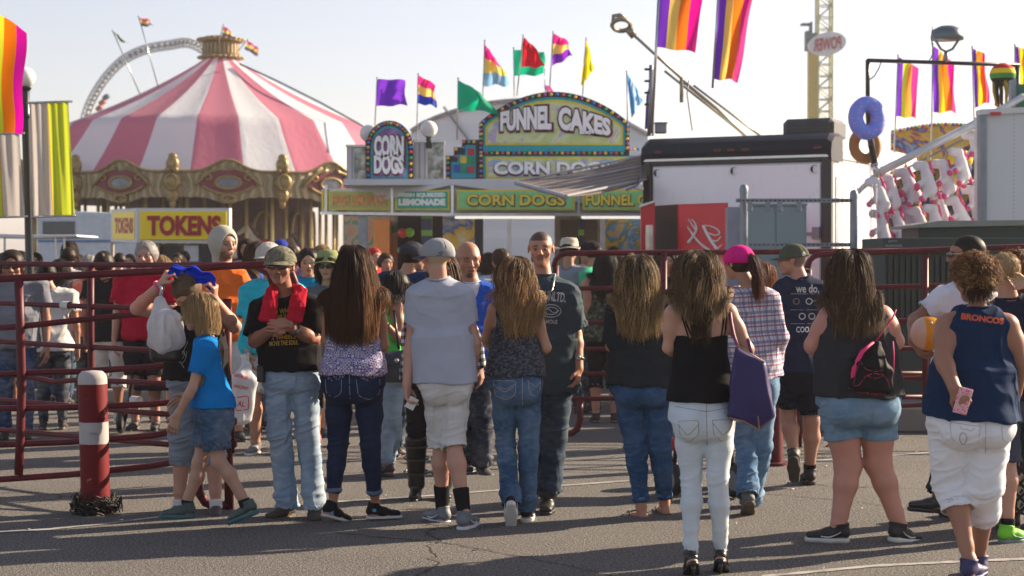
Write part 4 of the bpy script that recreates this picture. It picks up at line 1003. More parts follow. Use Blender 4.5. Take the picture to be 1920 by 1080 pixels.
def P_chain():
 p = Person('tall young man in charcoal graphic tee with a chain necklace, facing the camera', 1025, Y=10.95, h=1.83, yaw=188, skin=(.42,.21,.13),
  j=dict(S0=(980,548), S1=(1060,548), N=(1019,524), P=(1028,705), E0=(968,640,.0), W0=(974,700,-.05), E1=(1079,628,.0), W1=(1085,692,-.08), G0=(1005,712), G1=(1047,712), K0=(1012,820,.05), K1=(1042,818,.0), A0=(995,925,.25), A1=(1027,930,-.05)),
  hd=(1014,467,70), hyaw=183, tw=dict(ch=94, wa=86, hi=88), ar=(33,27,28,19), lr=(44,34,32,22), toes=(200,186), hdir=[(975,740,-.08),(1082,730,-.12)], curl=(.5,.7))
 p.body(buzz=(.03,.022,.018), brow=(.03,.02,.012), stubble=.12, mustache=(.16,.09,.06))
 dm = denim((.022,.04,.065), .6, 'dark_baggy_denim', (.14,.18,.22)); p.pants(dm, 'jeans', w=(54,46,43,43), waist=705, end=.97, ease=.012, fold=.012, hip=100)
 ch = cloth((.045,.066,.082), .08, name='washed_charcoal'); p.shirt(ch, 'tee', ease=.028, hem=736, hemw=108, sleeve=.86, slw=56, fold=.012, ch=110, wa=108, neck=.010, wave=.01)
 pr = paint((.42,.44,.45), .8, 0, .3, 30, name='faded_print')
 V, F_ = fit_text('(OUNLTD.', 54, 24, .03, 0, .25); decal(p.surf['tee'], V, F_, 1034, 558, 'print', pr, p.root, p.o, .002, math.radians(-7))
 V, F_ = fit_text('FAMOUS', 30, 8, .02, 0, .25); decal(p.surf['tee'], V, F_, 1030, 603, 'print', pr, p.root, p.o, .002, math.radians(-2))
 ring = [(1033+19*math.cos(a), 583+12*math.sin(a)) for a in np.linspace(0, 2*PI, 25)]; r2 = [(1033+13*math.cos(a), 583+7*math.sin(a)) for a in np.linspace(0, 2*PI, 21)]
 seam(p.surf['tee'], [ring, r2, [(1018,583),(1028,578),(1038,588),(1048,582)]], .0032, 'emblem', pr, p.root, p.o)
 p.shoes(paint((.012,.012,.013), .45, 0, .1, name='black_boot_leather'), L=1.08, boot=.22, soleh=.02)
 p.watch(1, paint((.02,.02,.02), .4, name='watch_band'), paint((.3,.3,.3), .3, .6, name='watch_dial'))
 mb = MB(); sil = paint((.62,.60,.52), .25, 1, .1, name='silver_chain'); rg = []
 for (x, y) in [(1040,515),(1039,524),(1038,532),(1036,540),(1033,547),(1028,553),(1021,556),(1013,556),(1006,551),(1001,543),(998,533),(997,523),(997,515)]:
  h_, nn = p.surf['tee'].hit(x, y)
  rg.append(h_+nn*.006 if h_ is not None else at(x, y, p.Y-.1))
 rg = np.array(rg); mb.tube(np.repeat(rg, 2, 0)+np.array([[(i % 2)*.004-.002,0,0] for i in range(len(rg)*2)]), [.007,.0045]*len(rg), 6); mb.build('chain_necklace', sil, p.root, p.o, True)
 return p
def P_darktee():
 p = Person('woman with long streaked hair, dark tee, cuffed blue jeans and brown flip-flops', 1205, Y=10.7, h=1.66, yaw=2, fem=True, skin=(.46,.22,.15),
  j=dict(S0=(1160,585), S1=(1238,587), N=(1197,563), P=(1205,712), E0=(1148,648,.02), W0=(1165,668,.24), E1=(1253,650,.02), W1=(1240,668,.24), G0=(1180,730), G1=(1234,730), K0=(1192,840), K1=(1238,840), A0=(1202,950,.0), A1=(1246,942,.1)),
  hd=(1194,516,74), hyaw=-4, tw=dict(ch=102, wa=100, hi=112), lr=(50,36,33,21), ar=(32,27,25,17), toes=(-38,-12), glute=.04, bust=.06, build=1.1, pose='front')
 p.body()
 dm = denim((.02,.065,.16), .6, 'blue_denim', (.12,.22,.36)); p.pants(dm, 'jeans', w=(60,42,37,28), waist=716, end=.94, ease=.006, fold=.008, hip=124, cuff=(8, denim((.10,.18,.30), .4, 'cuff_pale_denim')))
 stitch(p, 'jeans', [[(1165,738),(1167,765),(1185,772),(1200,762),(1200,736)],[(1222,736),(1224,762),(1240,770),(1254,760),(1253,736)],[(1212,722),(1213,790)]], .0014, paint((.05,.10,.2), .8, name='thread_blue'))
 p.shirt(cloth((.022,.027,.032), .12, name='dark_slub_cotton'), 'tee', ease=.020, hem=722, hemw=124, sleeve=.9, slw=38, fold=.011, ch=114, wa=114, wave=.012)
 st = dict(c0=(.020,.012,.008), c1=(.40,.26,.11), hlc=(.62,.44,.22), hl=.4)
 p.hair([p.hair_cap(.013, (.045,.03,.02), low=-.06, amp=.003), p.strands(3200, .44, 41, width=.115, wave=.6, wf=1.0, curl=.9, curlr=.012, off=(.008,.045), spread=.5, r=(.0024,.0014), lenvar=.35, **st)])
 bs = paint((.06,.03,.02), .6, name='brown_sole')
 for i in (0, 1):
  d, r, u = p.ff[i]; b = p.J['A%d'%i]-u*.078*p.s; P = [Cone(b-d*.04, b+d*.06, (.036,.02), (.038,.02), r, .02), Cone(b+d*.05, b+d*.175, (.045,.02), (.036,.02), r, .03), Plane(b+u*.008, u, .002), Plane(b-u*.008, -u, .002)]
  V, Q = polygonise(P, .005); o = np_mesh('flip_flop', V, Q, bs, p.root, True, p.o); mb = MB(); t = b+d*.13+u*.025
  for k in (-1, 1): mb.tube([b+d*.05+r*.04*k, b+d*.08+r*.03*k+u*.04, t], .006, 6)
  mb.build('strap', paint((.03,.02,.02), .5, name='flip_strap'), o, p.o, True)
 return p
def P_plaid():
 p = Person('woman in pink cap and plaid shirt with a dark ponytail walking away', 1408, Y=10.9, h=1.68, yaw=-16, fem=True, skin=(.45,.25,.17),
  j=dict(S0=(1378,562), S1=(1442,562), N=(1408,540), P=(1412,710), E0=(1370,630,.05), W0=(1382,660,.22), E1=(1460,628,-.02), W1=(1452,690,.14), G0=(1392,724), G1=(1432,724), K0=(1398,832,.05), K1=(1428,830,.05), A0=(1402,930,-.15), A1=(1408,940,.25)),
  hd=(1384,494,66), hyaw=-40, tw=dict(ch=84, wa=86, hi=92), lr=(44,34,34,22), toes=(-5,0), foot_lift=(38,0), bust=.05)
 p.body(eyes=False)
 p.pants(denim((.10,.20,.34), .7, 'sky_denim', (.30,.42,.54)), 'jeans', w=(48,40,38,40), waist=700, end=1.0, ease=.008, fold=.011, hip=100)
 n = NM('plaid_flannel'); v = n.coord((1,1,1), (0,.06,.1)); xyz = n.sep(v)
 def band(c, f, w, ph=0):
  s_ = n.math('SINE', n.math('ADD', n.math('MULTIPLY', c, f), ph)); return n.ramp(s_, [(w, (0,0,0)), (min(1, w+.06), (1,1,1))])
 xx = n.math('ADD', xyz[0], n.math('MULTIPLY', xyz[1], .8))
 c = n.mix((.62,.60,.66), (.16,.16,.32), n.math('MULTIPLY', band(xx, 112, .55), .65)); c = n.mix(c, (.10,.10,.24), n.math('MULTIPLY', band(xyz[2], 100, .55), .65))
 c = n.mix(c, (.34,.12,.16), n.math('MULTIPLY', band(xx, 112, .85, 2.5), .6)); c = n.mix(c, (.30,.06,.10), n.math('MULTIPLY', band(xyz[2], 100, .85, 2.5), .8)); n.col(c); n.set(rough=.9)
 p.shirt(n.m, 'plaid_shirt', ease=.022, hem=712, hemw=112, long=True, fold=.011, ch=96, wa=100, hemtilt=-.12, wave=.01)
 p.shoes(paint((.10,.10,.11), .7, 0, .3, 14, name='grey_suede'), solemat=paint((.09,.07,.05), .9, 0, .3, 20, name='tan_tread'), L=1.05, soleh=.02)
 p.cap(cloth((.62,.010,.20), .06, name='hot_pink_twill'), low=.010, tilt=0, blen=.06)
 st = dict(c0=(.035,.015,.012), c1=(.16,.06,.035)); q = p.hs; tie = p.O-p.hf*.115*q+p.hu*.045*q
 mb = p.strands(700, .30, 51, wave=.45, off=(.004,.02), spread=.2, r=(.0026,.0014), root=tie, width=.07, lenvar=.3, hlc=(.30,.13,.06), hl=.2, **st)
 p.hair([p.hair_cap(.004, (.045,.02,.015), low=-.055, amp=.002), mb]); return p
def P_olive():
 p = Person('man in olive cap, navy printed tee and black shorts walking away', 1503, Y=12.1, h=1.76, yaw=-10, skin=(.42,.22,.15),
  j=dict(S0=(1470,542), S1=(1534,542), N=(1500,522), P=(1498,690), E0=(1462,608,.0), W0=(1468,640,.2), E1=(1545,608,.0), W1=(1540,640,.2), G0=(1482,694), G1=(1518,694), K0=(1478,785,.05), K1=(1522,788,.0), A0=(1489,852,-.1), A1=(1518,882,.12)),
  hd=(1486,488,60), hyaw=-72, tw=dict(ch=74, wa=72, hi=74), lr=(40,31,33,20), toes=(12,-4), foot_lift=(50,0), belly=.04)
 p.body(buzz=(.16,.12,.09), brow=(.10,.06,.04))
 p.pants(cloth((.012,.014,.022), .15, name='black_mesh_shorts'), 'shorts', w=(48,46,44,44), waist=690, end=.42, ease=.02, fold=.008, hip=84)
 p.shirt(cloth((.020,.026,.055), .1, name='navy_cotton'), 'tee', ease=.022, hem=697, hemw=84, sleeve=.62, slw=40, fold=.009, ch=84, wa=84)
 wp = paint((.55,.55,.55), .8, 0, .1, name='white_print'); br = paint((.22,.16,.10), .8, 0, .3, name='badge_print')
 for t, cx, cy, w, h_ in (('we do.', 1514, 541, 44, 16), ('COORS', 1505, 618, 36, 11)):
  if t == 'COORS': t = 'COO'; w = 24
  V, F_ = fit_text(t, w, h_, .02, 0, .3); decal(p.surf['tee'], V, F_, cx, cy, 'print', wp, p.root, p.o, .002)
 lines = [[(1482,551),(1536,551)],[(1482,581),(1536,581)],[(1482,607),(1536,607)]]; seam(p.surf['tee'], lines, .0012, 'print', wp, p.root, p.o)
 for cx, cy in ((1493,565),(1517,565),(1504,593),(1522,593)):
  seam(p.surf['tee'], [[(cx+6*math.cos(a), cy+6*math.sin(a)) for a in np.linspace(0, 2*PI, 13)], [(cx-3,cy),(cx+3,cy-2)], [(cx-2,cy+3),(cx+3,cy+3)]], .004, 'badge', br if cx < 1500 else wp, p.root, p.o)
 c = p.cap(cloth((.075,.085,.055), .1, name='olive_twill'), paint((.05,.055,.04), .8, name='dark_olive'), low=.018, blen=.07)
 V, F_ = fit_text('A', 12, 11, .04, 0, .5); decal(p.surf['cap'], V, F_, 1507, 477, 'embroidery', wp, p.root, p.o, .003)
 p.socks(BLK, .13, .006); p.shoes(paint((.014,.014,.015), .6, 0, .2, 15, name='black_runner'), solemat=paint((.05,.045,.04), .9, 0, .3, 25, name='dirty_tread'), L=1.1, soleh=.02, laces=paint((.3,.3,.3), .7, name='laces_pale')); return p
def P_backpack():
 p = Person('large girl in charcoal sleeveless top and denim shorts wearing a drawstring bag', 1610, Y=9.75, h=1.70, yaw=-4, fem=True, skin=(.50,.24,.18),
  j=dict(S0=(1556,596), S1=(1654,596), N=(1603,568), P=(1610,735), E0=(1525,648,.04), W0=(1548,640,.25), E1=(1678,640,.02), W1=(1668,618,.25), G0=(1574,765), G1=(1646,765), K0=(1590,872,.0), K1=(1646,868,.02), A0=(1572,985,-.05), A1=(1686,985,-.02)),
  hd=(1592,510,78), hyaw=-10, tw=dict(ch=130, wa=136, hi=148), dr=dict(ch=.66, wa=.72, hi=.72), lr=(70,55,47,31), ar=(46,38,32,20), toes=(-78,52), foot_lift=(0,8), glute=.035, bust=.07, belly=.08, build=1.25, pose='front')
 p.body(eyes=False)
 p.pants(denim((.13,.24,.36), .6, 'worn_denim', (.32,.44,.54)), 'denim_shorts', w=(78,76,60,40), waist=735, end=.245, ease=.008, fold=.007, hip=158)
 p.shirt(cloth((.030,.033,.038), .12, name='charcoal_cotton'), 'top', ease=.018, hem=741, hemw=156, bare=True, armhole=.072, wa=152, ch=144, fold=.011, wave=.01)
 p.shoes(paint((.012,.013,.016), .6, 0, .2, 15, name='black_knit'), solemat=WHITER, L=1.15, wide=1.1, soleh=.02, swoosh=WHITER)
 p.hair([p.hair_cap(.012, (.05,.032,.022), low=-.06, amp=.003), p.strands(2900, .42, 61, width=.12, wave=.7, curl=1.4, curlr=.012, wf=1.2, off=(.008,.05), spread=.7, r=(.0024,.0012), lenvar=.35, c0=(.022,.013,.009), c1=(.15,.085,.042), hlc=(.50,.34,.17), hl=.25)])
 b = thing('drawstring_bag', at(1640, 760, 9.5), 'black drawstring bag with pink trim on the back of the charcoal-top girl', 'bag'); o = np.array(b.location)
 f = at(1634, 690, 9.55); F_ = p.surf['top']; c0, n0 = F_.hit(1632, 665); c1, n1 = F_.hit(1630, 730)
 off = n0*.05; t = at(1640, 628, c0[1]-.02)
 def bag(infl, lo, hi):
  P = [Cone(at(1641,648,c0[1]-.01), at(1634,690,c0[1]-.045), (.030+infl,.03+infl), (.115+infl,.055+infl), np.array([1,0,0]), .03), Cone(at(1634,690,c0[1]-.045), at(1631,728,c0[1]-.05), (.115+infl,.055+infl), (.125+infl,.06+infl), np.array([1,0,0]), .03, cap=.03)]
  P += [Plane(at(1630, hi, 9.6), UP, .003)] if hi else []; P += [Plane(at(1630, lo, 9.6), -UP, .003)] if lo else []
  V, Q = polygonise(P, .0055); N = vnormals(V, Q); V = V+N*((ridged((V-o)*np.array([22,12,6]), 5)**3-.3)*.010)[:, None]; return V, Q
 V, Q = bag(0, None, None); np_mesh('sack', V, Q, paint((.010,.010,.012), .7, 0, .1, name='black_nylon', spec=.15), b, True, o); sf = Surf(V, Q)
 pk = paint((.72,.025,.17), .6, 0, .08, name='neon_pink'); V, Q = bag(.004, None, 742);
 P = [Cone(at(1634,690,c0[1]-.045), at(1631,728,c0[1]-.05), (.118,.057), (.129,.064), np.array([1,0,0]), .03, cap=.034), Plane(at(1630,742,9.6), UP+np.array([.08,0,0]), .003)]
 V, Q = polygonise(P, .0055); np_mesh('trim', V, Q, pk, b, True, o)
 mb = MB()
 for line in ([(1641,640),(1650,628),(1662,612),(1674,596),(1680,580)],):
  mb.tube([ (p.surf['top'].hit(x,y)[0]+np.array([0,-.008,0])) if p.surf['top'].hit(x,y)[0] is not None else at(x,y,9.68) for x,y in line], .0045, 6)
 mb.tube([at(1674,640,c0[1]-.03), at(1676,665,c0[1]-.03), at(1675,700,c0[1]-.05)], .0045, 6); mb.tube([at(1638,642,c0[1]-.03), at(1616,660,c0[1]-.06), at(1602,690,c0[1]-.075), at(1594,728,c0[1]-.06)], [.008,.013,.014,.010], 6)
 mb.build('cord', pk, b, o, True)
 mb = MB(); mb.tube([ (p.surf['top'].hit(x,y)[0]+np.array([0,-.006,0])) if p.surf['top'].hit(x,y)[0] is not None else at(x,y,9.7) for x,y in [(1640,642),(1615,625),(1590,604),(1570,588)]], .004, 6); mb.build('shoulder_cord', paint((.010,.010,.012), .7, 0, .1, name='black_nylon', spec=.15), b, o, True)
 dk = paint((.45,.02,.10), .6, name='print_pink')
 seam(sf, [[(1613,676),(1604,700),(1600,724),(1612,722),(1622,706),(1640,700),(1656,702),(1666,716),(1668,730)],[(1613,676),(1622,692),(1640,697),(1656,694)],[(1625,704),(1640,710),(1656,706),(1640,699),(1625,704)]], .0016, 'emblem', dk, b, o)
 V, F2 = fit_text('UNDER ARMOUR', 56, 7, .03, .2, .3); decal(sf, V, F2, 1634, 738, 'print', dk, b, o, .006, math.radians(-4))
 return p
def P_jersey():
 p = Person('woman in navy sleeveless jersey and white capris with curly pinned hair, reaching behind her', 1820, Y=8.25, h=1.68, yaw=-6, fem=True, skin=(.34,.165,.105),
  j=dict(S0=(1776,612), S1=(1888,612), N=(1832,584), P=(1822,770), E0=(1768,672,-.10), W0=(1790,728,-.24), E1=(1912,680,.0), W1=(1905,735,.15), G0=(1782,792), G1=(1856,792), K0=(1784,905,.08), K1=(1846,905,.0), A0=(1818,1052,-.1), A1=(1836,1045,.35)),
  hd=(1826,528,84), hyaw=-18, tw=dict(ch=122, wa=124, hi=148), dr=dict(ch=.66,wa=.72,hi=.74), lr=(70,55,46,27), ar=(46,36,34,24), toes=(35,5), glute=.04, bust=.07, belly=.05, build=1.15, hdir=[(1803,748,-.26), None], palm=[(0.2,1,.1), None], curl=(1.0,.4))
 p.body(eyes=False)
 wh = cloth((.74,.75,.78), .04, name='white_denim'); p.pants(wh, 'capris', w=(82,70,62,55), waist=768, end=.63, ease=.008, fold=.009, hip=166, seat=.8)
 stitch(p, 'capris', [[(1782,792),(1784,822),(1800,834),(1834,832),(1838,800)],[(1782,792),(1838,800)],[(1800,800),(1806,808),(1812,802),(1820,810),(1828,803)],[(1878,800),(1880,826),(1896,830)],[(1848,790),(1848,850)]], .0018, paint((.45,.45,.50), .7, name='grey_thread_pocket'))
 seam(p.surf['capris'], [[(1806+7*math.cos(a), 822+11*math.sin(a)) for a in np.linspace(0, 2*PI, 17)]], .003, 'pocket_motif', paint((.40,.40,.45), .6, name='grey_motif'), p.root, p.o)
 nv = cloth((.004,.024,.072), .1, name='navy_mesh'); p.shirt(nv, 'jersey', ease=.022, hem=783, hemw=166, bare=True, armhole=.078, wa=152, ch=140, fold=.010, wave=.012, hemtilt=.05)
 og = paint((.60,.10,.03), .7, 0, .05, name='orange_print')
 V, F_ = fit_text('BRONCOS', 80, 12, .05, 0, .18); decal(p.surf['jersey'], V, F_, 1842, 572 if False else 598, 'print', og, p.root, p.o, .003, math.radians(-7))
 seam(p.surf['jersey'], [[(1757,606),(1768,598),(1780,594)]], .006, 'trim', paint((.6,.58,.58), .7, name='white_trim'), p.root, p.o); seam(p.surf['jersey'], [[(1766,604),(1774,600)]], .0065, 'trim', og, p.root, p.o)
 st = dict(c0=(.03,.013,.007), c1=(.26,.12,.045), hlc=(.62,.36,.14), hl=.35)
 p.hair([p.hair_cap(.014, (.07,.035,.02), low=-.03, amp=.006), p.strands(2000, .075, 71, wave=.9, wf=2, off=(.012,.045), r=(.0022,.0012), curl=1.6, curlr=.009, uphill=.35, grav=.1, spread=1, elev=(-.3,1), steps=14, jitter=.5, **st),
   p.strands(200, .10, 72, wave=.5, off=(.006,.02), r=(.0034,.0018), c0=(.03,.015,.01), c1=(.06,.03,.02), region=lambda D: (D[:,1] < -.3) & (D[:,2] < .3), steps=10)])
 p.shoes(paint((.02,.02,.10), .5, name='navy_flat'), L=1.1, soleh=.008)
 h_ = p.J['W0']+nrm(at(1803,748,p.Y-.26)-p.J['W0'])*.07; ph = thing('phone', h_, 'phone in a pink case held behind the back of the jersey woman', 'phone'); o = np.array(ph.location)
 Rm = roty(.25)@rotx(.1); mb = MB(); mb.box((0,-.0,0), (.066,.011,.125), R=Rm, bev=.004); pc = NM('pink_lace_case'); v = pc.coord((1,1,1)); vo = pc.n('ShaderNodeTexVoronoi'); vo.inputs['Scale'].default_value = 90; pc.l(v, vo.inputs['Vector'])
 pc.col(pc.ramp(vo.outputs['Distance'], [(.25,(.62,.05,.16)),(.5,(.70,.40,.45))])); pc.set(rough=.4); mb.build('case', pc.m, ph)
 mb = MB(); mb.box((0,.0075,0), (.058,.002,.115), R=Rm); mb.build('screen', paint((.01,.01,.012), .1, name='black_glass'), ph)
 return p
def P_whitetee():
 p = Person('man in white tee and sunglasses in profile behind the navy jersey woman', 1795, Y=10.4, h=1.82, yaw=-38, skin=(.30,.15,.095),
  j=dict(S0=(1770,560,-.05), S1=(1850,560,.1), N=(1815,530), E0=(1722,598,-.05), W0=(1712,638,-.15), E1=(1880,630), hip0=(0,0)) if False else dict(S0=(1772,562,-.03), S1=(1846,562,.1), N=(1815,532), P=(1800,705), E0=(1716,600,-.02), W0=(1712,640,-.18), E1=(1868,636,.1), W1=(1860,690,.1), G0=(1780,712), G1=(1820,712), K0=(1775,822,.05), K1=(1815,822), A0=(1760,930,.0), A1=(1815,940,.2)),
  hd=(1812,478,76), hyaw=-82, tw=dict(ch=96, wa=90, hi=92), ar=(33,28,28,19), toes=(-60,-50), hdir=[(1724,660,-.2), None], curl=(.7,.3))
 p.body(buzz=(.022,.018,.016), brow=(.02,.015,.01), stubble=.2)
 p.pants(cloth((.012,.016,.03), .1, name='navy_shorts'), 'trousers', w=(56,52,46,44), waist=700, end=.98, ease=.02, fold=.008, hip=100)
 p.shirt(cloth((.74,.75,.82), .04, name='white_cotton', trans=.1), 'tee', ease=.022, hem=722, hemw=106, sleeve=.62, slw=46, fold=.010, ch=108, wa=104)
 p.sunglasses(paint((.015,.013,.012), .08, 0, .02, name='brown_lens', spec=.8), paint((.5,.5,.5), .3, .8, name='metal_frame'))
 p.hair([p.hair_cap(.004, (.022,.018,.016), low=.0, amp=.002)]); p.shoes(BLACKR, L=1.1)
 b = thing('ball', at(1740, 625, p.Y-.22), 'yellow and white beach ball under the arm of the white tee man', 'ball'); o = np.array(b.location)
 n = NM('yellow_white_vinyl'); v = n.coord(); xx = n.sep(v)[0]; n.col(n.ramp(n.math('ADD', n.math('MULTIPLY', xx, 6), .5), [(.28,(.62,.60,.52)),(.32,(.80,.36,.01))])); n.set(rough=.25); n.translucent((.8,.4,.03), .35)
 mb = MB(); mb.sphere((0,0,0), .105, 16, (1,1,.98)); mb.build('shell', n.m, b, None, True); mb = MB(); mb.lathe([(.0001,.108),(.008,.108),(.009,.104)], (0,0,0), 10, R=rotx(.9)); mb.build('valve', paint((.5,.5,.45), .4, name='valve_plastic'), b, None, True)
 return p
def P_blondeboy():
 p = Person('person with short blond hair, navy tee and lime green trainers', 1900, Y=9.75, h=1.66, yaw=-22, skin=(.48,.26,.19),
  j=dict(S0=(1868,588,-.03), S1=(1938,580), N=(1890,562), E1=(1990,540,-.1), W1=(1930,530,-.12), E0=(1850,665), W0=(1856,735), P=(1905,738), G0=(1885,745), G1=(1935,745), K0=(1888,860,.0), K1=(1940,870,.1), A0=(1890,988,-.05), A1=(1945,985,.3)),
  hd=(1882,512,76), hyaw=-10, tw=dict(ch=84,wa=78,hi=86), lr=(44,34,36,22), toes=(62,20))
 p.body(buzz=(.40,.27,.14)); p.pants(cloth((.05,.06,.09), .1, name='slate_cotton'), 'shorts', w=(54,52,48,46), waist=730, end=.5, ease=.015, fold=.006)
 p.shirt(cloth((.012,.017,.04), .1, name='deep_navy_cotton'), 'tee', ease=.020, hem=748, hemw=96, sleeve=.6, fold=.010)
 p.hair([p.hair_cap(.006, (.38,.26,.13), low=-.03, amp=.003), p.strands(420, .03, 81, off=(.006,.016), r=(.003,.0015), c0=(.28,.18,.08), c1=(.5,.36,.2), steps=4, jitter=.3)])
 p.socks(BLK, .12); lg = paint((.16,.55,.02), .6, 0, .1, name='neon_lime'); p.shoes(lg, solemat=paint((.13,.20,.20), .6, name='grey_green_sole'), L=1.15, soleh=.024, swoosh=paint((.03,.12,.10), .4, name='dark_teal_stripe'), laces=lg); return p
def P_skirt():
 p = Person('woman with curly auburn hair and long zigzag patterned skirt at the right edge', 1925, Y=10.2, h=1.66, yaw=-15, fem=True, skin=(.40,.22,.15), hd=(1912,508,72), vox=.007)
 p.body(eyes=False)
 n = NM('zigzag_print'); v = n.coord(); w = n.n('ShaderNodeTexVoronoi', distance='CHEBYCHEV'); w.inputs['Scale'].default_value = 17; w.inputs['Randomness'].default_value = 0; n.l(n.coord((1,1,1),(0,.78,0)), w.inputs['Vector'])
 n.col(n.ramp(n.math('SINE', n.math('MULTIPLY', w.outputs['Distance'], 26)), [(.35,(.01,.01,.012)),(.55,(.34,.32,.30))])); n.set(rough=.85)
 z = p.o; P = [Cone(z+UP*.12, z+UP*.85, (.20,.17), (.175,.14), p.R, .05, cap=.02), Cone(z+UP*.85, z+UP*1.02, (.185,.15), (.14,.11), p.R, .05, cap=.02)]; p.cloth('maxi_skirt', P, n.m, .02, ff=(13,13,1.2))
 p.shirt(cloth((.25,.05,.03), .1, name='rust_cotton'), 'top', ease=.014, bare=True); p.shoes(BLACKR)
 p.hair([p.hair_cap(.02, (.12,.045,.02), low=-.06, amp=.008), p.strands(1500, .22, 91, wave=.8, wf=2, off=(.01,.06), spread=1.2, curl=3, curlr=.012, r=(.0035,.0018), c0=(.10,.035,.015), c1=(.35,.13,.05), steps=14)]); return p
def P_armsup():
 p = Person('woman in black tank and grey capris bending her head, arms raised with a blue cloth', 367, Y=10.85, h=1.70, yaw=176, fem=True, skin=(.48,.25,.18),
  j=dict(S0=(325,590), S1=(412,588), N=(368,578,-.02), P=(368,705), E0=(257,578,-.12), W0=(303,532,-.22), E1=(440,612,-.10), W1=(401,560,-.24), G0=(345,716), G1=(393,716), K0=(342,812,-.02), K1=(398,812), A0=(336,944), A1=(405,944)),
  hd=(350,548,70,-.16), hyaw=182, hpitch=-52, tw=dict(ch=96, wa=96, hi=104), lr=(50,38,38,22), ar=(32,27,26,17), toes=(200,172), bust=.07, belly=.05, hdir=[(318,504,-.26),(404,532,-.28)], curl=(1.2,1.2), palm=[(1,.2,.3),(-1,.2,.3)])
 p.body(eyes=False)
 p.pants(cloth((.19,.23,.28), .1, name='blue_grey_knit'), 'capris', w=(56,50,47,40), waist=700, end=.68, ease=.010, fold=.010, hip=108)
 p.shirt(cloth((.012,.012,.014), .15, name='black_jersey'), 'tank_top', ease=.018, hem=712, hemw=108, bare=True, armhole=.075, wa=106, ch=106, fold=.010, scoop=.10)
 wp = paint((.45,.45,.45), .8, 0, .3, 30, name='white_graphic'); seam(p.surf['tank_top'], [[(340+10*math.cos(a)*f, 658+24*math.sin(a)*f) for a in np.linspace(0, 5.5, 15)] for f in (1,.65,.3)]+[[(330,645),(350,668)],[(335,680),(352,640)],[(328,660),(345,690)]], .0022, 'print', wp, p.root, p.o)
 p.hair([p.hair_cap(.012, (.13,.085,.05), low=-.06, amp=.003, front=.045), p.strands(500, .13, 101, wave=.05, off=(.008,.016), r=(.003,.002), c0=(.10,.065,.04), c1=(.26,.18,.10), grav=.0, spread=0, to=(p.O+p.hu*.13*p.hs-p.hf*.03, .8), jitter=.05, face=.6, steps=9)])
 p.shoes(paint((.05,.035,.045), .6, 0, .3, 15, name='maroon_grey_mesh'), solemat=paint((.40,.38,.36), .6, name='ash_sole'), L=1.02, laces=paint((.35,.05,.12), .7, name='pink_lace'), soleh=.02); p.socks(paint((.6,.6,.6), .9, name='white_sock'), .06)
 t = thing('cloth', at(365, 510, 10.6), 'bright blue cloth stretched between the raised hands of the tank top woman', 'cloth'); o = np.array(t.location)
 V = []; Fs = []; nu, nv = 26, 10
 a0, a1, b0, b1 = at(321,500,10.60), at(314,516,10.58), at(404,520,10.58), at(404,546,10.57)
 for i in range(nu+1):
  for k in range(nv+1):
   u_, v_ = i/nu, k/nv; p0 = a0*(1-u_)+b0*u_; p1 = a1*(1-u_)+b1*u_; q = p0*(1-v_)+p1*v_
   q = q+np.array([0, .05*math.sin(PI*u_)+.012*math.sin(v_*14+u_*5), .02*math.sin(PI*u_)*(1.5-v_)+.010*math.sin(u_*16+v_*3)]); V.append(q)
 for i in range(nu):
  for k in range(nv): a = i*(nv+1)+k; Fs.append((a, a+1, a+nv+2, a+nv+1))
 oo = np_mesh('fabric', np.array(V), Fs, cloth((.008,.045,.50), .1, name='royal_blue_satin', trans=.3), t, True, o); md = oo.modifiers.new('s', 'SOLIDIFY'); md.thickness = .004
 b = thing('plastic_bag', at(318, 600, 10.4), 'knotted translucent white plastic bag hanging from the pink wristband arm', 'bag'); o = np.array(b.location)
 wm = NM('thin_white_plastic'); f = wm.noise(9, 4, .6, wm.coord()); wm.col(wm.ramp(f, [(.35,(.48,.50,.53)),(.62,(.66,.67,.70)),(.75,(.62,.40,.38))])); wm.set(rough=.3); wm.translucent((.7,.7,.72), .4); wm.bump(wm.noise(28, 4, .6, wm.coord((1.4,1.4,.5))), .7, .012)
 P = [Cone(at(302,548,10.55), at(300,570,10.48), (.010,.010), (.018,.018), None, .02), Cone(at(299,568,10.48), at(306,605,10.42), (.022,.020), (.095,.06), np.array([1,0,0]), .04), Cone(at(308,605,10.42), at(312,638,10.42), (.095,.07), (.112,.075), np.array([1,0,0]), .05)]
 V, Q = polygonise(P, .006); N = vnormals(V, Q); V = V+N*((ridged((V-o)*np.array([20,16,6]), 9)**3-.3)*.016)[:, None]; np_mesh('bag_body', V, Q, wm.m, b, True, o)
 mb = MB(); c = p.J['W0']+(p.J['E0']-p.J['W0'])*.10; ax = nrm(p.J['E0']-p.J['W0']); u_ = nrm(np.cross(ax, UP)); v_ = np.cross(ax, u_)
 mb.tube([c+(u_*math.cos(a)+v_*math.sin(a))*(p.ar[3]+.010) for a in np.linspace(0, 2*PI, 17)[:-1]], .007, 6, closed=True); mb.build('wristband', paint((.75,.06,.22), .4, name='pink_rubber'), p.root, p.o, True)
 mb = MB(); mb.tube([c, at(303,540,10.52), at(302,552,10.52)], [.012,.008,.012], 8); mb.build('handle', wm.m, b, o, True)
 h = thing('handbag', at(308, 662, 10.7), 'black shoulder bag at the hip of the tank top woman beside the gate', 'handbag'); o = np.array(h.location)
 P = [Box(at(312,658,10.68), (.10,.045,.075), None, .04)]; V, Q = polygonise(P, .006); V = V+vnormals(V, Q)*((ridged((V-o)*12, 4)**2-.3)*.01)[:, None]; lk = paint((.012,.012,.013), .38, 0, .1, name='black_leather'); np_mesh('bag_body', V, Q, lk, h, True, o)
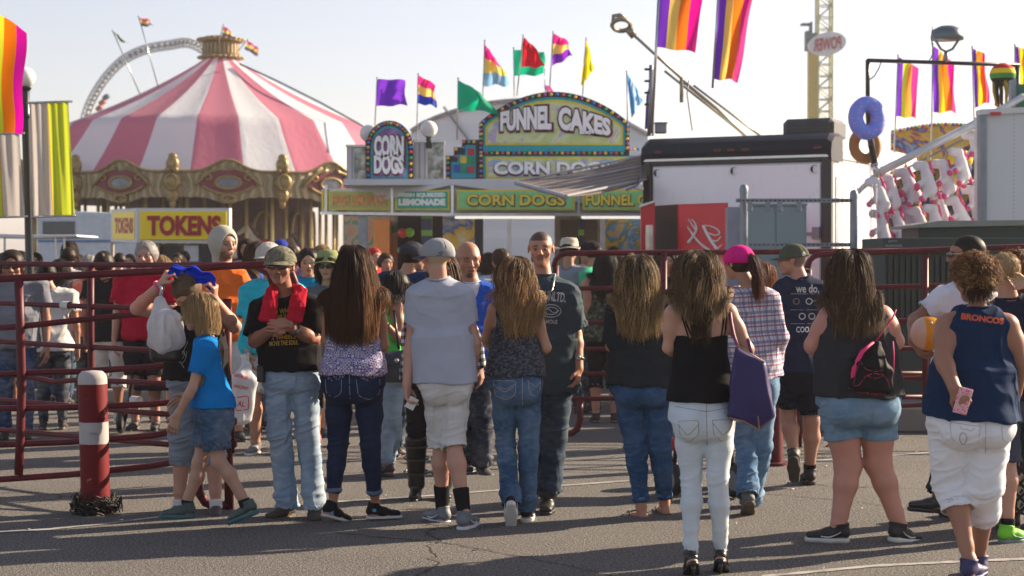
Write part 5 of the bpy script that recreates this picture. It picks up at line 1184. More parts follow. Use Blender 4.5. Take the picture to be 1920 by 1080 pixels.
 mb = MB(); mb.tube([at(298,642,10.66), at(325,612,10.68), at(345,592,10.70)], .010, 6); mb.build('strap', lk, h, o, True); return p
def tote():
 t = thing('tote_bag', at(1408, 730, 8.5), 'deep purple leather tote hanging from the shoulder of the white jeans woman', 'bag'); o = np.array(t.location)
 pl = NM('purple_leather'); pl.col((.030,.021,.105)); pl.set(rough=.45, spec=.3); pl.bump(pl.noise(120, 3, .6, pl.coord()), .25, .002)
 poly = [(1378,648),(1434,680),(1452,780),(1424,806),(1366,782),(1368,720)]; Yc = 8.56; V = []; n = len(poly)
 def ringp(k, dy, sh=1.0):
  c = np.mean(poly, 0); return [at(c[0]+(x-c[0])*sh, c[1]+(y-c[1])*sh, Yc+dy) for x, y in poly]
 rows = [ringp(0,-.075,.90), ringp(0,-.06,.985), ringp(0,0,1.0), ringp(0,.06,.985), ringp(0,.075,.90)]
 V = [p for r in rows for p in r]; Fs = [tuple(range(n))[::-1], tuple((len(rows)-1)*n+i for i in range(n))]
 for k in range(len(rows)-1):
  for i in range(n): j = (i+1) % n; Fs.append((k*n+i, k*n+j, (k+1)*n+j, (k+1)*n+i))
 import bmesh
 bo = np_mesh('bag_body', np.array(V), Fs, pl.m, t, True, o); m = bo.modifiers.new('b', 'BEVEL'); m.width = .008; m.segments = 2; m.limit_method = 'ANGLE'; m.angle_limit = .4; m2 = bo.modifiers.new('s', 'SUBSURF'); m2.subdivision_type = 'SIMPLE'; m2.levels = m2.render_levels = 3
 tx = bpy.data.textures.new('dent', 'CLOUDS'); tx.noise_scale = .16; d = bo.modifiers.new('d', 'DISPLACE'); d.texture = tx; d.strength = .035; d.mid_level = .5; d.texture_coords = 'LOCAL'
 mb = MB(); tan = paint((.30,.17,.10), .5, name='tan_edge'); mb.tube([at(1378,647,8.495), at(1405,662,8.49), at(1434,679,8.495)], .004, 6); mb.tube([at(1366,783,8.485), at(1395,790,8.475), at(1424,807,8.485)], .0035, 6); mb.tube([at(1424,807,8.485), at(1421,780,8.465)], .003, 6); mb.build('piping', tan, t, o, True)
 mb = MB(); mb.tube([at(1384,652,8.52), at(1376,628,8.585), at(1371,604,8.63), at(1369,586,8.65), at(1366,577,8.72), at(1370,582,8.80), at(1384,606,8.80), at(1404,640,8.66), at(1410,668,8.60)], .0095, 6, flat=.5); mb.build('strap', paint((.16,.03,.07), .45, name='plum_strap'), t, o, True)
FRONT = [P_boy, P_armsup, P_sunglasses, P_longhair, P_greytee, P_wavy, P_chain, P_darktee, P_whitejeans, tote, P_plaid, P_olive, P_backpack, P_jersey, P_whitetee, P_blondeboy, P_skirt]
def C_(c, **k): return cloth(c, .12, name='crowd_cloth', **k)
HC = dict(black=((.015,.012,.010),(.05,.04,.035)), brown=((.05,.028,.016),(.20,.11,.06)), dark=((.025,.015,.010),(.09,.05,.03)), blond=((.22,.14,.06),(.50,.36,.19)), grey=((.26,.25,.24),(.55,.54,.52)), auburn=((.10,.03,.012),(.32,.12,.05)), red=((.30,.02,.015),(.5,.05,.03)))
def crowd(label, x, top, Y, yaw=0, fem=False, skin=(.40,.21,.14), top_c=(.3,.3,.3), legs=('trousers',(.05,.07,.12)), hair=('short','dark'), pose='down', vox=None, walk=0, sleeve=.55, hyaw=None, hat=None, shoes=None, build=1.0, extra=None, face=None, group=None, bare=False, j=None, hd=None, belly=0, top_w=None, long=False, h=None, tmat=None, lmat=None, hpitch=0, toes=None, hem=None, hemw=None, lw=None):
 zt = at(x, top, Y)[2]; hh = h or (zt-.01*(1 if not hat else 3)); far = Y > 18
 p = Person(label, x, Y=Y, h=hh, yaw=yaw, fem=fem, skin=skin, vox=vox or (.0085 if Y < 17 else .012), pose=pose, walk=walk, hyaw=hyaw, build=build, group=group, j=j, hd=hd, belly=belly, bust=.05 if fem else 0, hpitch=hpitch, toes=toes)
 p.body(**(dict(eyes=not far)|(face or {})))
 kind, lc = legs; lm = lmat or (denim(lc, .5) if kind in ('jeans',) else C_(lc))
 if kind in ('jeans', 'trousers'): p.pants(lm, kind, end=1.0, ease=.016 if not fem else .009, fold=.009, w=lw)
 elif kind == 'shorts': p.pants(lm, kind, end=.47 if not fem else .30, ease=.03, fold=.009, w=lw)
 elif kind == 'capris': p.pants(lm, kind, end=.66, ease=.012, fold=.008, w=lw)
 p.shirt(tmat or C_(top_c), 'shirt', ease=.020 if not bare else .012, sleeve=sleeve, bare=bare, long=long, fold=.010, hem=hem, hemw=hemw)
 hk, hc = hair; c0, c1 = HC[hc]; big = 1.3 if far else 1
 if hk == 'short': p.hair([p.hair_cap(.012, tuple(np.array(c0)*1.2), low=-.04, amp=.004)]+([p.strands(350, .035, 5, off=(.008,.02), r=(.004,.002), c0=c0, c1=c1, steps=4, jitter=.3)] if not far else []))
 elif hk == 'long': p.hair([p.hair_cap(.015, tuple(np.array(c0)*1.2), low=-.07, amp=.005), p.strands(int(1100/big), .36, int(x) % 97, wave=.25, off=(.008,.035), width=.12, r=(.0045*big,.0025), c0=c0, c1=c1, face=.45)])
 elif hk == 'bob': p.hair([p.hair_cap(.018, tuple(np.array(c0)*1.2), low=-.07, amp=.005), p.strands(int(800/big), .20, int(x) % 97, wave=.15, off=(.008,.03), r=(.0045*big,.0025), c0=c0, c1=c1, face=.55)])
 elif hk == 'bun': p.hair([p.hair_cap(.010, tuple(np.array(c0)*1.5), low=-.05, amp=.004), (lambda VQ: (VQ[0], VQ[1], np.array(c1)*.6))(polygonise([Ell(p.O-p.hf*.10*p.hs+p.hu*.08*p.hs, .042)], .008))])
 shm = paint(shoes or (.03,.03,.035), .6, 0, .1, name='crowd_shoe'); p.shoes(shm, solemat=WHITER if shoes and sum(shoes) > .1 else shm, h=.011 if not far else .014)
 if hat:
  k, c = hat[:2]
  if k == 'cap': p.cap(C_(c), C_(hat[2]) if len(hat) > 2 else None, low=.02, turn=hat[3] if len(hat) > 3 else 0)
  else:
   q, O, u = p.hs, p.O, p.hu; o_ = O-p.hf*.012*q; Rm = np.array([p.hr, p.hf, p.hu]).T; mb = MB(); mb.lathe([(.175*q,.035*q),(.165*q,.045*q),(.098*q,.040*q),(.092*q,.11*q),(.075*q,.145*q),(.03*q,.150*q),(.0001,.140*q)], o_, 26, R=Rm); mb.v = [tuple(np.array(v)+UP*(.012*math.sin(3*math.atan2(v[1]-o_[1], v[0]-o_[0])))*(1 if np.linalg.norm(np.array(v)[:2]-o_[:2]) > .12*q else 0)) for v in mb.v]; ho = mb.build('brimmed_hat', C_(c), p.root, p.o, True)
   mb = MB(); mb.tube([o_+Rm@np.array([.097*q*math.cos(a), .097*q*math.sin(a), .052*q]) for a in np.linspace(0, 2*PI, 21)[:-1]], .008, 5, closed=True); mb.build('hat_band', C_(hat[2] if len(hat) > 2 else (.05,.04,.03)), ho, p.o, True)
 if extra: extra(p)
 return p
def CROWD():
 G = None; tan, pale, brn, dkb = (.40,.21,.14), (.50,.29,.21), (.28,.14,.09), (.17,.085,.055)
 p = crowd('bald man with goatee and closed eyes in a royal blue v-neck sweater', 893, 450, 13.0, 176, skin=(.36,.18,.115), top_c=(.02,.08,.42), legs=('jeans',(.018,.028,.05)), hair=('none','dark'), pose='down', hyaw=170, vox=.0065, hd=(877,486,70), hpitch=-6, long=True, shoes=(.02,.02,.025), face=dict(goatee=1, brow=(.04,.02,.015), eyes=False, buzz=None, stubble=.15), j=dict(S0=(858,548),S1=(916,548),N=(884,528),E0=(852,620),E1=(926,622),W0=(862,690),W1=(924,690),P=(893,655),G0=(880,690),G1=(908,690),K0=(884,775),K1=(904,790,-.1),A0=(886,850),A1=(903,866,-.15))) if False else None
 p = Person('bald man with goatee and closed eyes in a royal blue v-neck sweater', 893, Y=13.0, h=1.77, yaw=174, skin=(.36,.18,.115), hd=(878,486,68), hyaw=166, hpitch=-8, vox=.0065, toes=(190,160),
  j=dict(S0=(856,552),S1=(916,550),N=(884,532),E0=(850,622),E1=(926,622),W0=(862,680),W1=(918,682),P=(893,672),G0=(878,684),G1=(908,684),K0=(884,778),K1=(905,780,-.1),A0=(886,862,.1),A1=(904,872,-.1)))
 p.body(goatee=1, brow=(.03,.018,.012), eyes=False, stubble=.12); p.pants(denim((.018,.028,.05), .4), 'jeans', w=(44,40,38,38), end=1.0, ease=.014, fold=.010, hip=74)
 p.shirt(C_((.62,.63,.68)), 'undershirt', ease=.008, fold=.002, neck=.006); p.shirt(C_((.02,.085,.42)), 'sweater', ease=.022, long=True, fold=.010, vneck=.13, hem=694, hemw=82); p.shoes(paint((.035,.035,.04), .6, 0, .1, name='dark_sneaker'), solemat=WHITER, swoosh=WHITER, L=1.1)
 n = NM('black_white_check'); v = n.coord((1,1,1),(0,.08,.2)); xyz = n.sep(v); a = n.math('GREATER_THAN', n.math('SINE', n.math('MULTIPLY', xyz[0], 130)), 0); b = n.math('GREATER_THAN', n.math('SINE', n.math('MULTIPLY', xyz[2], 130)), 0); n.col(n.ramp(n.math('MULTIPLY', n.math('ADD', a, b), .5), [(0,(.015,.015,.018)),(.3,(.13,.13,.14)),(.8,(.52,.52,.53))], 'CONSTANT')); n.set(rough=.9)
 p = crowd('woman in black and white checked flannel and buckled black boots behind the grey tee man', 806, 468, 11.5, 178, True, tan, legs=('trousers',(.015,.015,.018)), hair=('long','brown'), tmat=n.m, long=True, hd=(832,512,66), pose='down', shoes=(.02,.02,.02), j=dict(S0=(778,566),S1=(856,566),N=(820,546),E0=(768,640),E1=(890,640),W0=(770,705),W1=(900,688)))
 bm = paint((.010,.010,.011), .3, 0, .1, name='boot_black')
 p.shoes(bm, boot=.85, soleh=.02); mb = MB()
 for i in (0, 1):
  K, A = p.J['K%d'%i], p.J['A%d'%i]
  for t in (.25, .5, .72): c = A+(K-A)*t; r = p.lr[2]+.030; mb.tube([c+np.array([r*math.cos(g), r*math.sin(g), .01*math.sin(g)]) for g in np.linspace(0, 2*PI, 17)[:-1]], .007, 5, closed=True)
 mb.build('boot_strap', paint((.06,.06,.06), .3, .5, name='strap_grey'), p.root, p.o, True)
 p = crowd('woman with dark hair, lime green top and pale jeans with a black handbag', 745, 500, 12.7, -60, True, (.33,.17,.11), (.08,.55,.08), ('jeans',(.22,.32,.42)), ('bob','black'), pose='front', bare=True, hd=(738,538,56), j=dict(S0=(722,580,.05),S1=(745,575,-.1),E0=(728,620,.1),E1=(752,640,-.14),W1=(718,602,-.25),W0=(735,650,.2),G0=(733,690),G1=(738,690),K0=(724,790,.05),K1=(738,790),A0=(726,872,-.05),A1=(730,870,.2)))
 t = thing('handbag', at(738, 690, 12.4), 'dark leather handbag with silver buckles at the hip of the green top woman', 'handbag'); o = np.array(t.location); V, Q = polygonise([Box(at(738,688,12.38), (.10,.05,.115), None, .05)], .008); V = V+vnormals(V, Q)*((ridged((V-o)*14, 4)**2-.3)*.010)[:, None]; np_mesh('bag_body', V, Q, paint((.03,.035,.05), .35, 0, .1, name='dark_leather'), t, True, o); mb = MB(); mb.tube([at(748,655,12.4), at(742,610,12.45), at(738,575,12.6)], .010, 6); mb.build('strap', M['black'], t, o, True); mb = MB(); mb.sphere(at(744,676,12.32)-o, .018, 6); mb.build('buckle', M['chrome'], t)
 p = crowd('big man in turquoise polo and white shorts hidden behind the sunglasses man', 500, 448, 14.2, 186, False, tan, (.02,.42,.52), ('shorts',(.60,.60,.60)), ('short','grey'), build=1.15, hd=(503,486,62), belly=.06, hat=('cap',(.45,.42,.38)), sleeve=.75, j=dict(S0=(468,545),S1=(556,545),N=(510,528),E0=(462,610,-.03),W0=(466,660,-.12)), toes=(196,170), shoes=(.14,.15,.17), face=dict(eyes=False))
 b = thing('plastic_bag', at(452, 740, 13.9), 'white plastic carrier bag with red print held by the turquoise polo man', 'bag'); o = np.array(b.location); wm = cloth((.66,.67,.69), .04, .4, name='white_carrier', trans=.3); V, Q = polygonise([Cone(at(462,682,13.95), at(456,712,13.9), (.03,.02), (.10,.05), np.array([1,0,0]), .03), Cone(at(456,712,13.9), at(450,785,13.9), (.11,.055), (.095,.06), np.array([1,0,0]), .04, cap=.05)], .009); V = V+vnormals(V, Q)*((ridged((V-o)*np.array([18,14,6]), 9)**3-.3)*.014)[:, None]; np_mesh('bag_body', V, Q, wm, b, True, o); sf = Surf(V, Q); rp = paint((.60,.03,.03), .6, name='bag_print')
 for tt, cy, w, h_, r_ in (('GEORGE', 706, 26, 6, -.25),('QUARTER', 716, 30, 6, -.2),('VINCENT', 726, 28, 6, -.2),('AL', 757, 14, 11, -.1)):
  V2, F2 = fit_text(tt, w, h_, .03, .1, .4); decal(sf, V2, F2, 452, cy, 'print', rp, b, o, .003, r_)
 seam(sf, [[(440,746),(466,742),(466,768),(442,770),(440,746)]], .004, 'print', rp, b, o); mb = MB(); mb.tube([at(462,684,13.95), at(464,672,13.95), at(466,662,14.0)], .012, 6); mb.build('handle', wm, b, o, True)
 p = crowd('bearded man in orange tee with a pale grey hood over his head', 424, 428, 15.2, 160, False, (.42,.22,.15), (.72,.14,.02), ('shorts',(.48,.49,.52)), ('short','brown'), hyaw=140, hd=(420,458,62), face=dict(beard=1, brow=(.10,.05,.03)), j=dict(S0=(388,520),S1=(448,520),N=(418,502)), shoes=(.02,.02,.02), vox=.007)
 P = [Ell(p.O-p.hf*.02*p.hs+p.hu*.03*p.hs, np.array([.100,.118,.115])*p.hs, np.array([p.hr,p.hf,p.hu]), .03), Cone(p.O-p.hf*.03, p.J['N']-p.F*.06+UP*.02, (.095,.10), (.085,.075), p.R, .04), Cone(p.O+p.hf*.10*p.hs+p.hu*.0, p.O+p.hf*.25*p.hs, (.075,.10), (.09,.12), p.hr, .01, op='s'), Cone(p.O+p.hf*.05*p.hs-p.hu*.10*p.hs, p.O+p.hf*.2*p.hs-p.hu*.25*p.hs, .07, .09, p.hr, .02, op='s')]; V, Q = polygonise(P, .008); np_mesh('hood', V, Q, C_((.40,.38,.33)), p.root, True, p.o)
 crowd('long haired woman in blue tee looking right behind the turquoise polo man', 483, 450, 16.2, 130, True, pale, (.03,.10,.35), ('jeans',(.10,.14,.22)), ('long','brown'), hyaw=118, hd=(486,482,56), face=dict(eyes=True))
 crowd('black haired teenager in teal tee looking over the shoulder of the sunglasses man', 582, 464, 15.6, 172, False, (.45,.26,.17), (.0,.22,.42), ('shorts',(.10,.12,.16)), ('short','black'), hd=(578,493,54), vox=.007)
 crowd('person in olive sun hat, sunglasses and striped top with pink shoes', 612, 478, 14.8, 185, True, tan, (.10,.10,.12), ('capris',(.03,.03,.04)), ('bob','dark'), hat=('sun',(.22,.26,.12)), hd=(614,500,52), shoes=(.7,.10,.22), extra=lambda p: p.sunglasses(paint((.01,.01,.012), .1, name='dark_lens2')), face=dict(eyes=False))
 crowd('grey haired man in crimson polo and black shorts behind the red gate', 272, 450, 16.2, 184, False, (.45,.24,.18), (.42,.008,.035), ('shorts',(.02,.02,.025)), ('short','grey'), hd=(274,480,56), sleeve=.75, vox=.007, face=dict(brow=(.35,.33,.3)), belly=.04, build=1.06)
 crowd('woman in black shorts partly hidden behind the raised arms woman', 302, 480, 17.0, 10, True, pale, (.55,.52,.45), ('shorts',(.02,.02,.025)), ('bob','blond'), shoes=(.02,.02,.02))
 crowd('man in grey and navy tee with sunglasses at the left edge behind both gates', 28, 462, 15.3, 168, False, brn, (.16,.17,.20), ('jeans',(.02,.05,.12)), ('short','dark'), hd=(22,500,62), sleeve=.7, build=1.12, belly=.05, shoes=(.03,.03,.03), extra=lambda p: p.sunglasses(paint((.02,.012,.01), .1, name='brown_lens2')), face=dict(eyes=False))
 crowd('woman in white tee with black strap turned away behind the gate', 98, 500, 16.2, -10, True, tan, (.58,.57,.54), ('jeans',(.02,.03,.05)), ('bun','black'), build=1.05, h=1.58, hd=(88,515,46))
 crowd('grey haired woman in pink and orange printed top turned away', 252, 476, 17.5, 20, True, dkb, (.75,.20,.12), ('jeans',(.012,.015,.03)), ('short','grey'), h=1.66, bare=True, build=1.1) if False else None
 n = NM('floral_orange'); n.col(n.ramp(n.noise(14, 2, .5, n.coord()), [(.45,(.70,.16,.06)),(.52,(.70,.08,.20)),(.60,(.75,.30,.12))])); n.set(rough=.9)
 crowd('grey haired woman in pink and orange printed top turned away', 166, 478, 18.0, 15, True, dkb, (.7,.2,.1), ('jeans',(.012,.015,.03)), ('short','grey'), h=1.66, tmat=n.m, bare=True, build=1.1, hem=630)
 crowd('black haired woman in black open-back top and white capris turned away', 203, 470, 17.0, 5, True, brn, (.015,.016,.02), ('capris',(.58,.60,.64)), ('bun','black'), build=1.08, shoes=(.5,.5,.5), hd=(196,496,50))
 crowd('man in white tank top walking away far behind the gate', 128, 464, 21.0, -5, False, tan, (.62,.63,.66), ('shorts',(.25,.25,.27)), ('short','dark'), bare=True)
 crowd('person in navy tee under the golf cart roof', 130, 452, 25.0, 0, True, brn, (.02,.04,.16), ('jeans',(.03,.05,.1)), ('long','dark'))
 crowd('man in navy tee and dark cap turned away behind the grey cap man', 762, 450, 16.5, 12, False, tan, (.012,.030,.085), ('jeans',(.02,.04,.08)), ('short','dark'), hyaw=50, hd=(775,482,56), hat=('cap',(.03,.035,.05)), build=1.15, vox=.0075)
 crowd('dark haired man in pale blue tee turned away beside the bald man', 940, 466, 17.5, -20, False, tan, (.36,.42,.50), ('shorts',(.25,.25,.24)), ('short','brown'), hyaw=-30)
 crowd('man in pale straw fedora and grey tee by the food stand', 1066, 446, 18.5, 20, False, tan, (.22,.27,.32), ('jeans',(.05,.07,.10)), ('short','dark'), hat=('fedora',(.50,.46,.38)))
 crowd('man in green tee and black cap looking left by the food stand', 1112, 448, 18.0, -70, False, tan, (.05,.38,.20), ('jeans',(.03,.04,.07)), ('short','dark'), hat=('cap',(.015,.015,.02)), extra=None)
 n = NM('camouflage_top'); n.col(n.ramp(n.noise(22, 2, .5, n.coord()), [(.44,(.02,.025,.018)),(.5,(.06,.07,.04)),(.58,(.12,.12,.08))], 'CONSTANT')); n.set(rough=.9)
 crowd('black haired woman in camouflage tank and black capris behind the middle rails', 1135, 468, 16.9, -5, True, (.42,.20,.14), (.05,.06,.04), ('capris',(.012,.012,.015)), ('long','black'), tmat=n.m, bare=True, build=1.1, hd=(1136,500,50), j=dict(E0=(1112,592),W0=(1128,612,.2)))
 crowd('fair haired woman facing sideways right of the camouflage top woman', 1168, 478, 18.8, 60, True, pale, (.05,.06,.08), ('capris',(.03,.04,.06)), ('bob','brown'), hyaw=80)
 crowd('child in an orange shirt behind the fedora man', 1088, 474, 19.8, 0, False, tan, (.85,.22,.02), ('shorts',(.05,.05,.06)), ('short','dark'), h=1.5)
 crowd('dark haired woman in black behind the top rail left of the pink cap', 1258, 470, 18.4, 200, True, tan, (.012,.012,.015), ('trousers',(.02,.02,.02)), ('bob','dark'))
 crowd('brown haired woman just right of the pink cap ponytail', 1432, 470, 15.0, 30, True, tan, (.35,.33,.30), ('jeans',(.05,.08,.12)), ('bob','auburn'), h=1.58)
 crowd('red haired person in a red top far behind the long haired woman', 700, 464, 22, 150, True, pale, (.55,.05,.04), ('jeans',(.05,.06,.1)), ('bun','red'))
 crowd('smiling blond child face above the olive sun hat', 604, 456, 20, 178, True, (.52,.30,.24), (.30,.20,.25), ('jeans',(.05,.06,.1)), ('bob','blond'), h=1.78)
 crowd('dark haired girl in green shirt just behind the lime top woman', 760, 520, 13.9, 40, True, (.33,.17,.11), (.05,.30,.06), ('jeans',(.05,.08,.12)), ('bob','black'), hyaw=60, h=1.42)
 rg = random.Random(12)
 spec = [(40,468,22,200,'black',(.3,.05,.05),'man with blue cap under the golf cart roof',('cap',(.02,.10,.45))),(66,474,24,170,'dark',(.1,.1,.12),'dark haired passer-by left of the lamp post foot',None),(170,478,26,10,'black',(.02,.03,.12),'person with blue cap by the carousel horses',('cap',(.02,.05,.30))),
  (224,474,24,0,'dark',(.03,.03,.03),'dark haired woman under the small TOKENS sign',None),(244,476,26,180,'brown',(.2,.2,.25),'brown haired person below the token sign corner',None),(332,474,25,175,'dark',(.25,.12,.12),'dark haired person at the ticket booth window',None),(346,470,27,190,'black',(.05,.05,.06),'black haired person right of the booth window',None),(303,478,24,170,'blond',(.3,.3,.35),'blond person behind the grey haired man',None),
  (463,448,23,185,'dark',(.32,.33,.36),'dark haired man in a grey tee right of the hood',None),(528,446,26,200,'dark',(.06,.07,.20),'man with blue and red cap by the carousel edge',('cap',(.02,.04,.30),(.5,.02,.03))),(545,462,24,170,'dark',(.22,.12,.16),'person in sunglasses above the camouflage cap',None),(505,455,21,150,'blond',(.35,.28,.2),'fair haired person behind the turquoise polo man',None),
  (648,458,24,20,'brown',(.12,.10,.08),'brown haired person left of the long haired woman',None),(640,470,21,170,'dark',(.15,.06,.05),'dark haired person right beside the sun hat',None),(668,462,28,0,'black',(.02,.02,.03),'person behind the crown of the long haired woman',None),(722,474,19,160,'brown',(.62,.05,.25),'person in a magenta top behind the green top woman',None),
  (802,470,19,190,'blond',(.3,.25,.2),'person just behind the grey cap man',None),(856,478,21,30,'brown',(.45,.40,.30),'person left of the bald man',None),(915,474,23,15,'dark',(.20,.28,.34),'person in slate tee beyond the wavy haired girl',None),(1008,470,24,5,'dark',(.10,.20,.10),'person behind the chain man',None),(1098,456,23,180,'dark',(.50,.50,.48),'white capped person between fedora and black cap',('cap',(.5,.5,.48))),
  (1150,462,23,170,'dark',(.14,.10,.06),'dark haired person at the stand counter near the mural',None),(1236,476,21,0,'dark',(.02,.02,.03),'dark haired person left of the soda machine',None),(10,474,19,170,'dark',(.10,.12,.16),'dark shape of a man cut by the left edge',None),(112,486,19,0,'black',(.10,.10,.14),'small dark haired person beside the parked car',None),(145,476,23,180,'brown',(.20,.26,.20),'person in sage green by the horses',None)]
 for (x, t_, Y, yw, hc, c, lab, hat) in spec: crowd(lab, x, t_, Y, yw, rg.random() < .5, rg.choice([tan,pale,brn]), c, (rg.choice(['jeans','shorts','trousers']), rg.choice([(.05,.08,.14),(.02,.02,.03),(.25,.25,.24)])), (rg.choice(['short','bob']) if hc != 'grey' else 'short', hc), hat=hat, vox=.014, pose=rg.choice(['down','front','fold']))
 t = thing('stroller', at(300, 700, 16.0)*np.array([1,1,0]), 'black folding stroller wheels and frame behind the gate rails', 'stroller'); o = np.array(t.location); fr = M['black']
 for i, (x, y) in enumerate(((-.32,-.2),(.32,-.2),(-.30,.35),(.30,.35))):
  mb = MB(); mb.lathe([(.07,-.02),(.10,-.025),(.115,0),(.10,.025),(.07,.02)], (x,y,.115), 20, R=roty(PI/2)); w = mb.build('wheel', BLACKR, t, smooth=True); mb = MB(); mb.lathe([(.0001,-.012),(.07,-.012),(.07,.012),(.0001,.012)], (x,y,.115), 16, R=roty(PI/2)); mb.build('rim', M['chrome'], w)
 mb = MB()
 for sx in (-.28,.28): mb.tube([(sx,-.2,.12),(sx,.10,.55),(sx,.40,1.0),(sx,.50,1.02)], .013, 6); mb.tube([(sx,.35,.12),(sx,.05,.6)], .013, 6)
 mb.tube([(-.28,.5,1.02),(.28,.5,1.02)], .018, 6); mb.build('frame', fr, t, smooth=True); V, Q = polygonise([Box((0,.10,.42), (.24,.20,.03), None, .03), Box((0,.32,.66), (.24,.04,.24), rotx(-.4), .03), Ell((0,.28,.92), (.27,.25,.12), None, .03)], .02); np_mesh('seat', V, Q, C_((.02,.02,.025)), t, True)
 t = thing('stroller', at(1262, 930, 11.6)*np.array([1,1,0]), 'black and red stroller wheel glimpsed beside the white jeans woman', 'stroller');
 for i, (x, y) in enumerate(((-.02,-.1),(.40,-.1),(.0,.45),(.40,.45))):
  mb = MB(); mb.lathe([(.07,-.025),(.11,-.03),(.125,0),(.11,.03),(.07,.025)], (x,y,.125), 20, R=rotz(.5)@roty(PI/2)); w = mb.build('wheel', BLACKR, t, smooth=True); mb = MB(); mb.lathe([(.0001,-.015),(.07,-.015),(.07,.015),(.0001,.015)], (x,y,.125), 16, R=rotz(.5)@roty(PI/2)); mb.build('rim', M['steel'], w)
 mb = MB(); mb.tube([(0,-.1,.125),(.02,0,.5),(.05,.3,.95)], .013, 6); mb.tube([(.4,-.1,.125),(.38,0,.5),(.36,.3,.95)], .013, 6); mb.tube([(.05,.3,.95),(.36,.3,.95)], .018, 6); mb.build('frame', fr, t, smooth=True); V, Q = polygonise([Box((.20,.12,.40), (.17,.20,.04), None, .03), Box((.20,.30,.62), (.17,.04,.2), rotx(-.3), .03)], .02); np_mesh('seat', V, Q, C_((.02,.02,.025)), t, True); mb = MB(); mb.box((.0,-.02,.36), (.10,.16,.08), bev=.02); mb.build('red_pouch', M['red'], t)
def thing(name, loc, label, cat, group=None): return empty(name, loc, 0, label, cat, group)
def Yof(Y): return Y if callable(Y) else (lambda x, y=0: Y)
def plate(pts, Y, depth, name, mat, parent=None, origin=None, holes=None, push=0.0, bev=0):
 """px outline standing in the plane Y(x), extruded away from the camera by depth"""
 f = Yof(Y); n = len(pts); A = [at(x, y, f(x)+push) for x, y in pts]; B = [a+np.array([0, depth, 0]) for a in A]
 Fs = [tuple(range(n)), tuple(range(2*n-1, n-1, -1))]+[(i, i+n, (i+1) % n+n, (i+1) % n) for i in range(n)]
 o = np_mesh(name, np.array(A+B), Fs, mat, parent, False, origin)
 if bev: m = o.modifiers.new('b', 'BEVEL'); m.width = bev; m.segments = 2; m.limit_method = 'ANGLE'
 return o
def rect(x0, y0, x1, y1): return [(x0,y0),(x1,y0),(x1,y1),(x0,y1)]
def lettering(t, cx, cy, w, h, Y, mat, parent, origin, bold=.03, shear=0, warp=None, push=-.02, ext=.01, name='lettering', rot=0):
 V, Fs = fit_text(t, w, h, bold, shear, .12 if warp else 0, 0); f = Yof(Y); W = []
 c, s_ = math.cos(rot), math.sin(rot)
 for v in V:
  x, y = v[0], v[1]
  if warp: x, y = warp(x, y)
  X, Yp = cx+x*c-y*s_, cy-(x*s_+y*c); W.append(at(X, Yp, f(X)+push))
 n = len(W); W = np.array(W); from collections import Counter
 ed = Counter();
 for F_ in Fs:
  for a, b in zip(F_, F_[1:]+F_[:1]): ed[(a, b)] += 1
 Ff = [tuple(F_) for F_ in Fs]
 bo = [(a, b) for (a, b) in ed if (b, a) not in ed]
 Ff += [(b, a, a+n, b+n) for a, b in bo]
 return np_mesh(name, np.concatenate([W, W+np.array([0, ext, 0])]), Ff, mat, parent, False, origin)
M = {}
def env_mats():
 M['white'] = paint((.62,.64,.66), .45, 0, .06, 2, name='white_panel'); M['black'] = paint((.012,.013,.016), .35, 0, .15, name='black_paint'); M['red'] = paint((.50,.012,.025), .35, 0, .08, name='red_panel')
 M['chrome'] = paint((.45,.46,.48), .25, .9, .1, name='aluminium'); M['steel'] = paint((.22,.25,.29), .45, .5, .15, name='galvanised_steel'); M['gold'] = paint((.27,.185,.06), .35, .3, .3, 9, name='gold_paint'); M['brass'] = paint((.60,.46,.16), .35, .3, .1, name='brass_paint')
 M['cream'] = paint((.55,.47,.30), .6, 0, .12, 4, name='cream_paint'); M['maroon'] = paint((.17,.012,.03), .5, 0, .15, name='maroon_panel'); M['teal'] = paint((.01,.36,.44), .5, 0, .1, name='teal_paint')
 M['yellow'] = paint((.72,.50,.01), .4, 0, .05, name='yellow_plastic'); M['green'] = paint((.26,.66,.26), .5, 0, .08, name='green_panel'); M['dgreen'] = paint((.0,.42,.24), .5, 0, .08, name='emerald_panel'); M['darkbrown'] = paint((.035,.02,.014), .7, 0, .3, 3, name='dark_wood')
 M['globe'] = paint((.72,.72,.70), .25, 0, .02, name='milk_glass'); M['tan'] = paint((.33,.27,.19), .7, 0, .15, name='tan_board'); M['brown'] = paint((.16,.08,.04), .6, 0, .3, name='brown_paint'); M['orange'] = paint((.7,.22,.02), .5, 0, .1, name='orange_paint')
 n = NM('maroon_pipe'); v = n.coord(); c = n.mix((.115,.009,.016), (.06,.006,.010), n.ramp(n.noise(5, 4, .6, v), [(.35,(0,0,0)),(.7,(1,1,1))])); c = n.mix(c, (.22,.10,.07), n.ramp(n.noise(22, 5, .7, v), [(.66,(0,0,0)),(.72,(1,1,1))])); n.col(c); n.set(rough=.5, spec=.28); n.bump(n.noise(30, 3, .6, v), .15, .002); M['pipe'] = n.m
def fabric(c, tr=.45, rough=.8, name='flag_cloth'):
 key = ('fab', c, tr)
 if key in _MC: return _MC[key]
 n = NM(name); n.col(c); n.set(rough=rough, spec=.2, sheen=.1); n.bump(n.noise(5, 3, .5, n.coord((1,1,.6))), .4, .04); n.translucent(tuple(min(1, x*1.15) for x in c), tr); _MC[key] = n.m; return n.m
PU, YE, OR, MG, GR, BL, RD = (.17,.03,.52), (.80,.62,.02), (.85,.18,.01), (.78,.0,.28), (.0,.38,.15), (.10,.35,.62), (.62,.02,.03); LY = (.62,.66,.03)
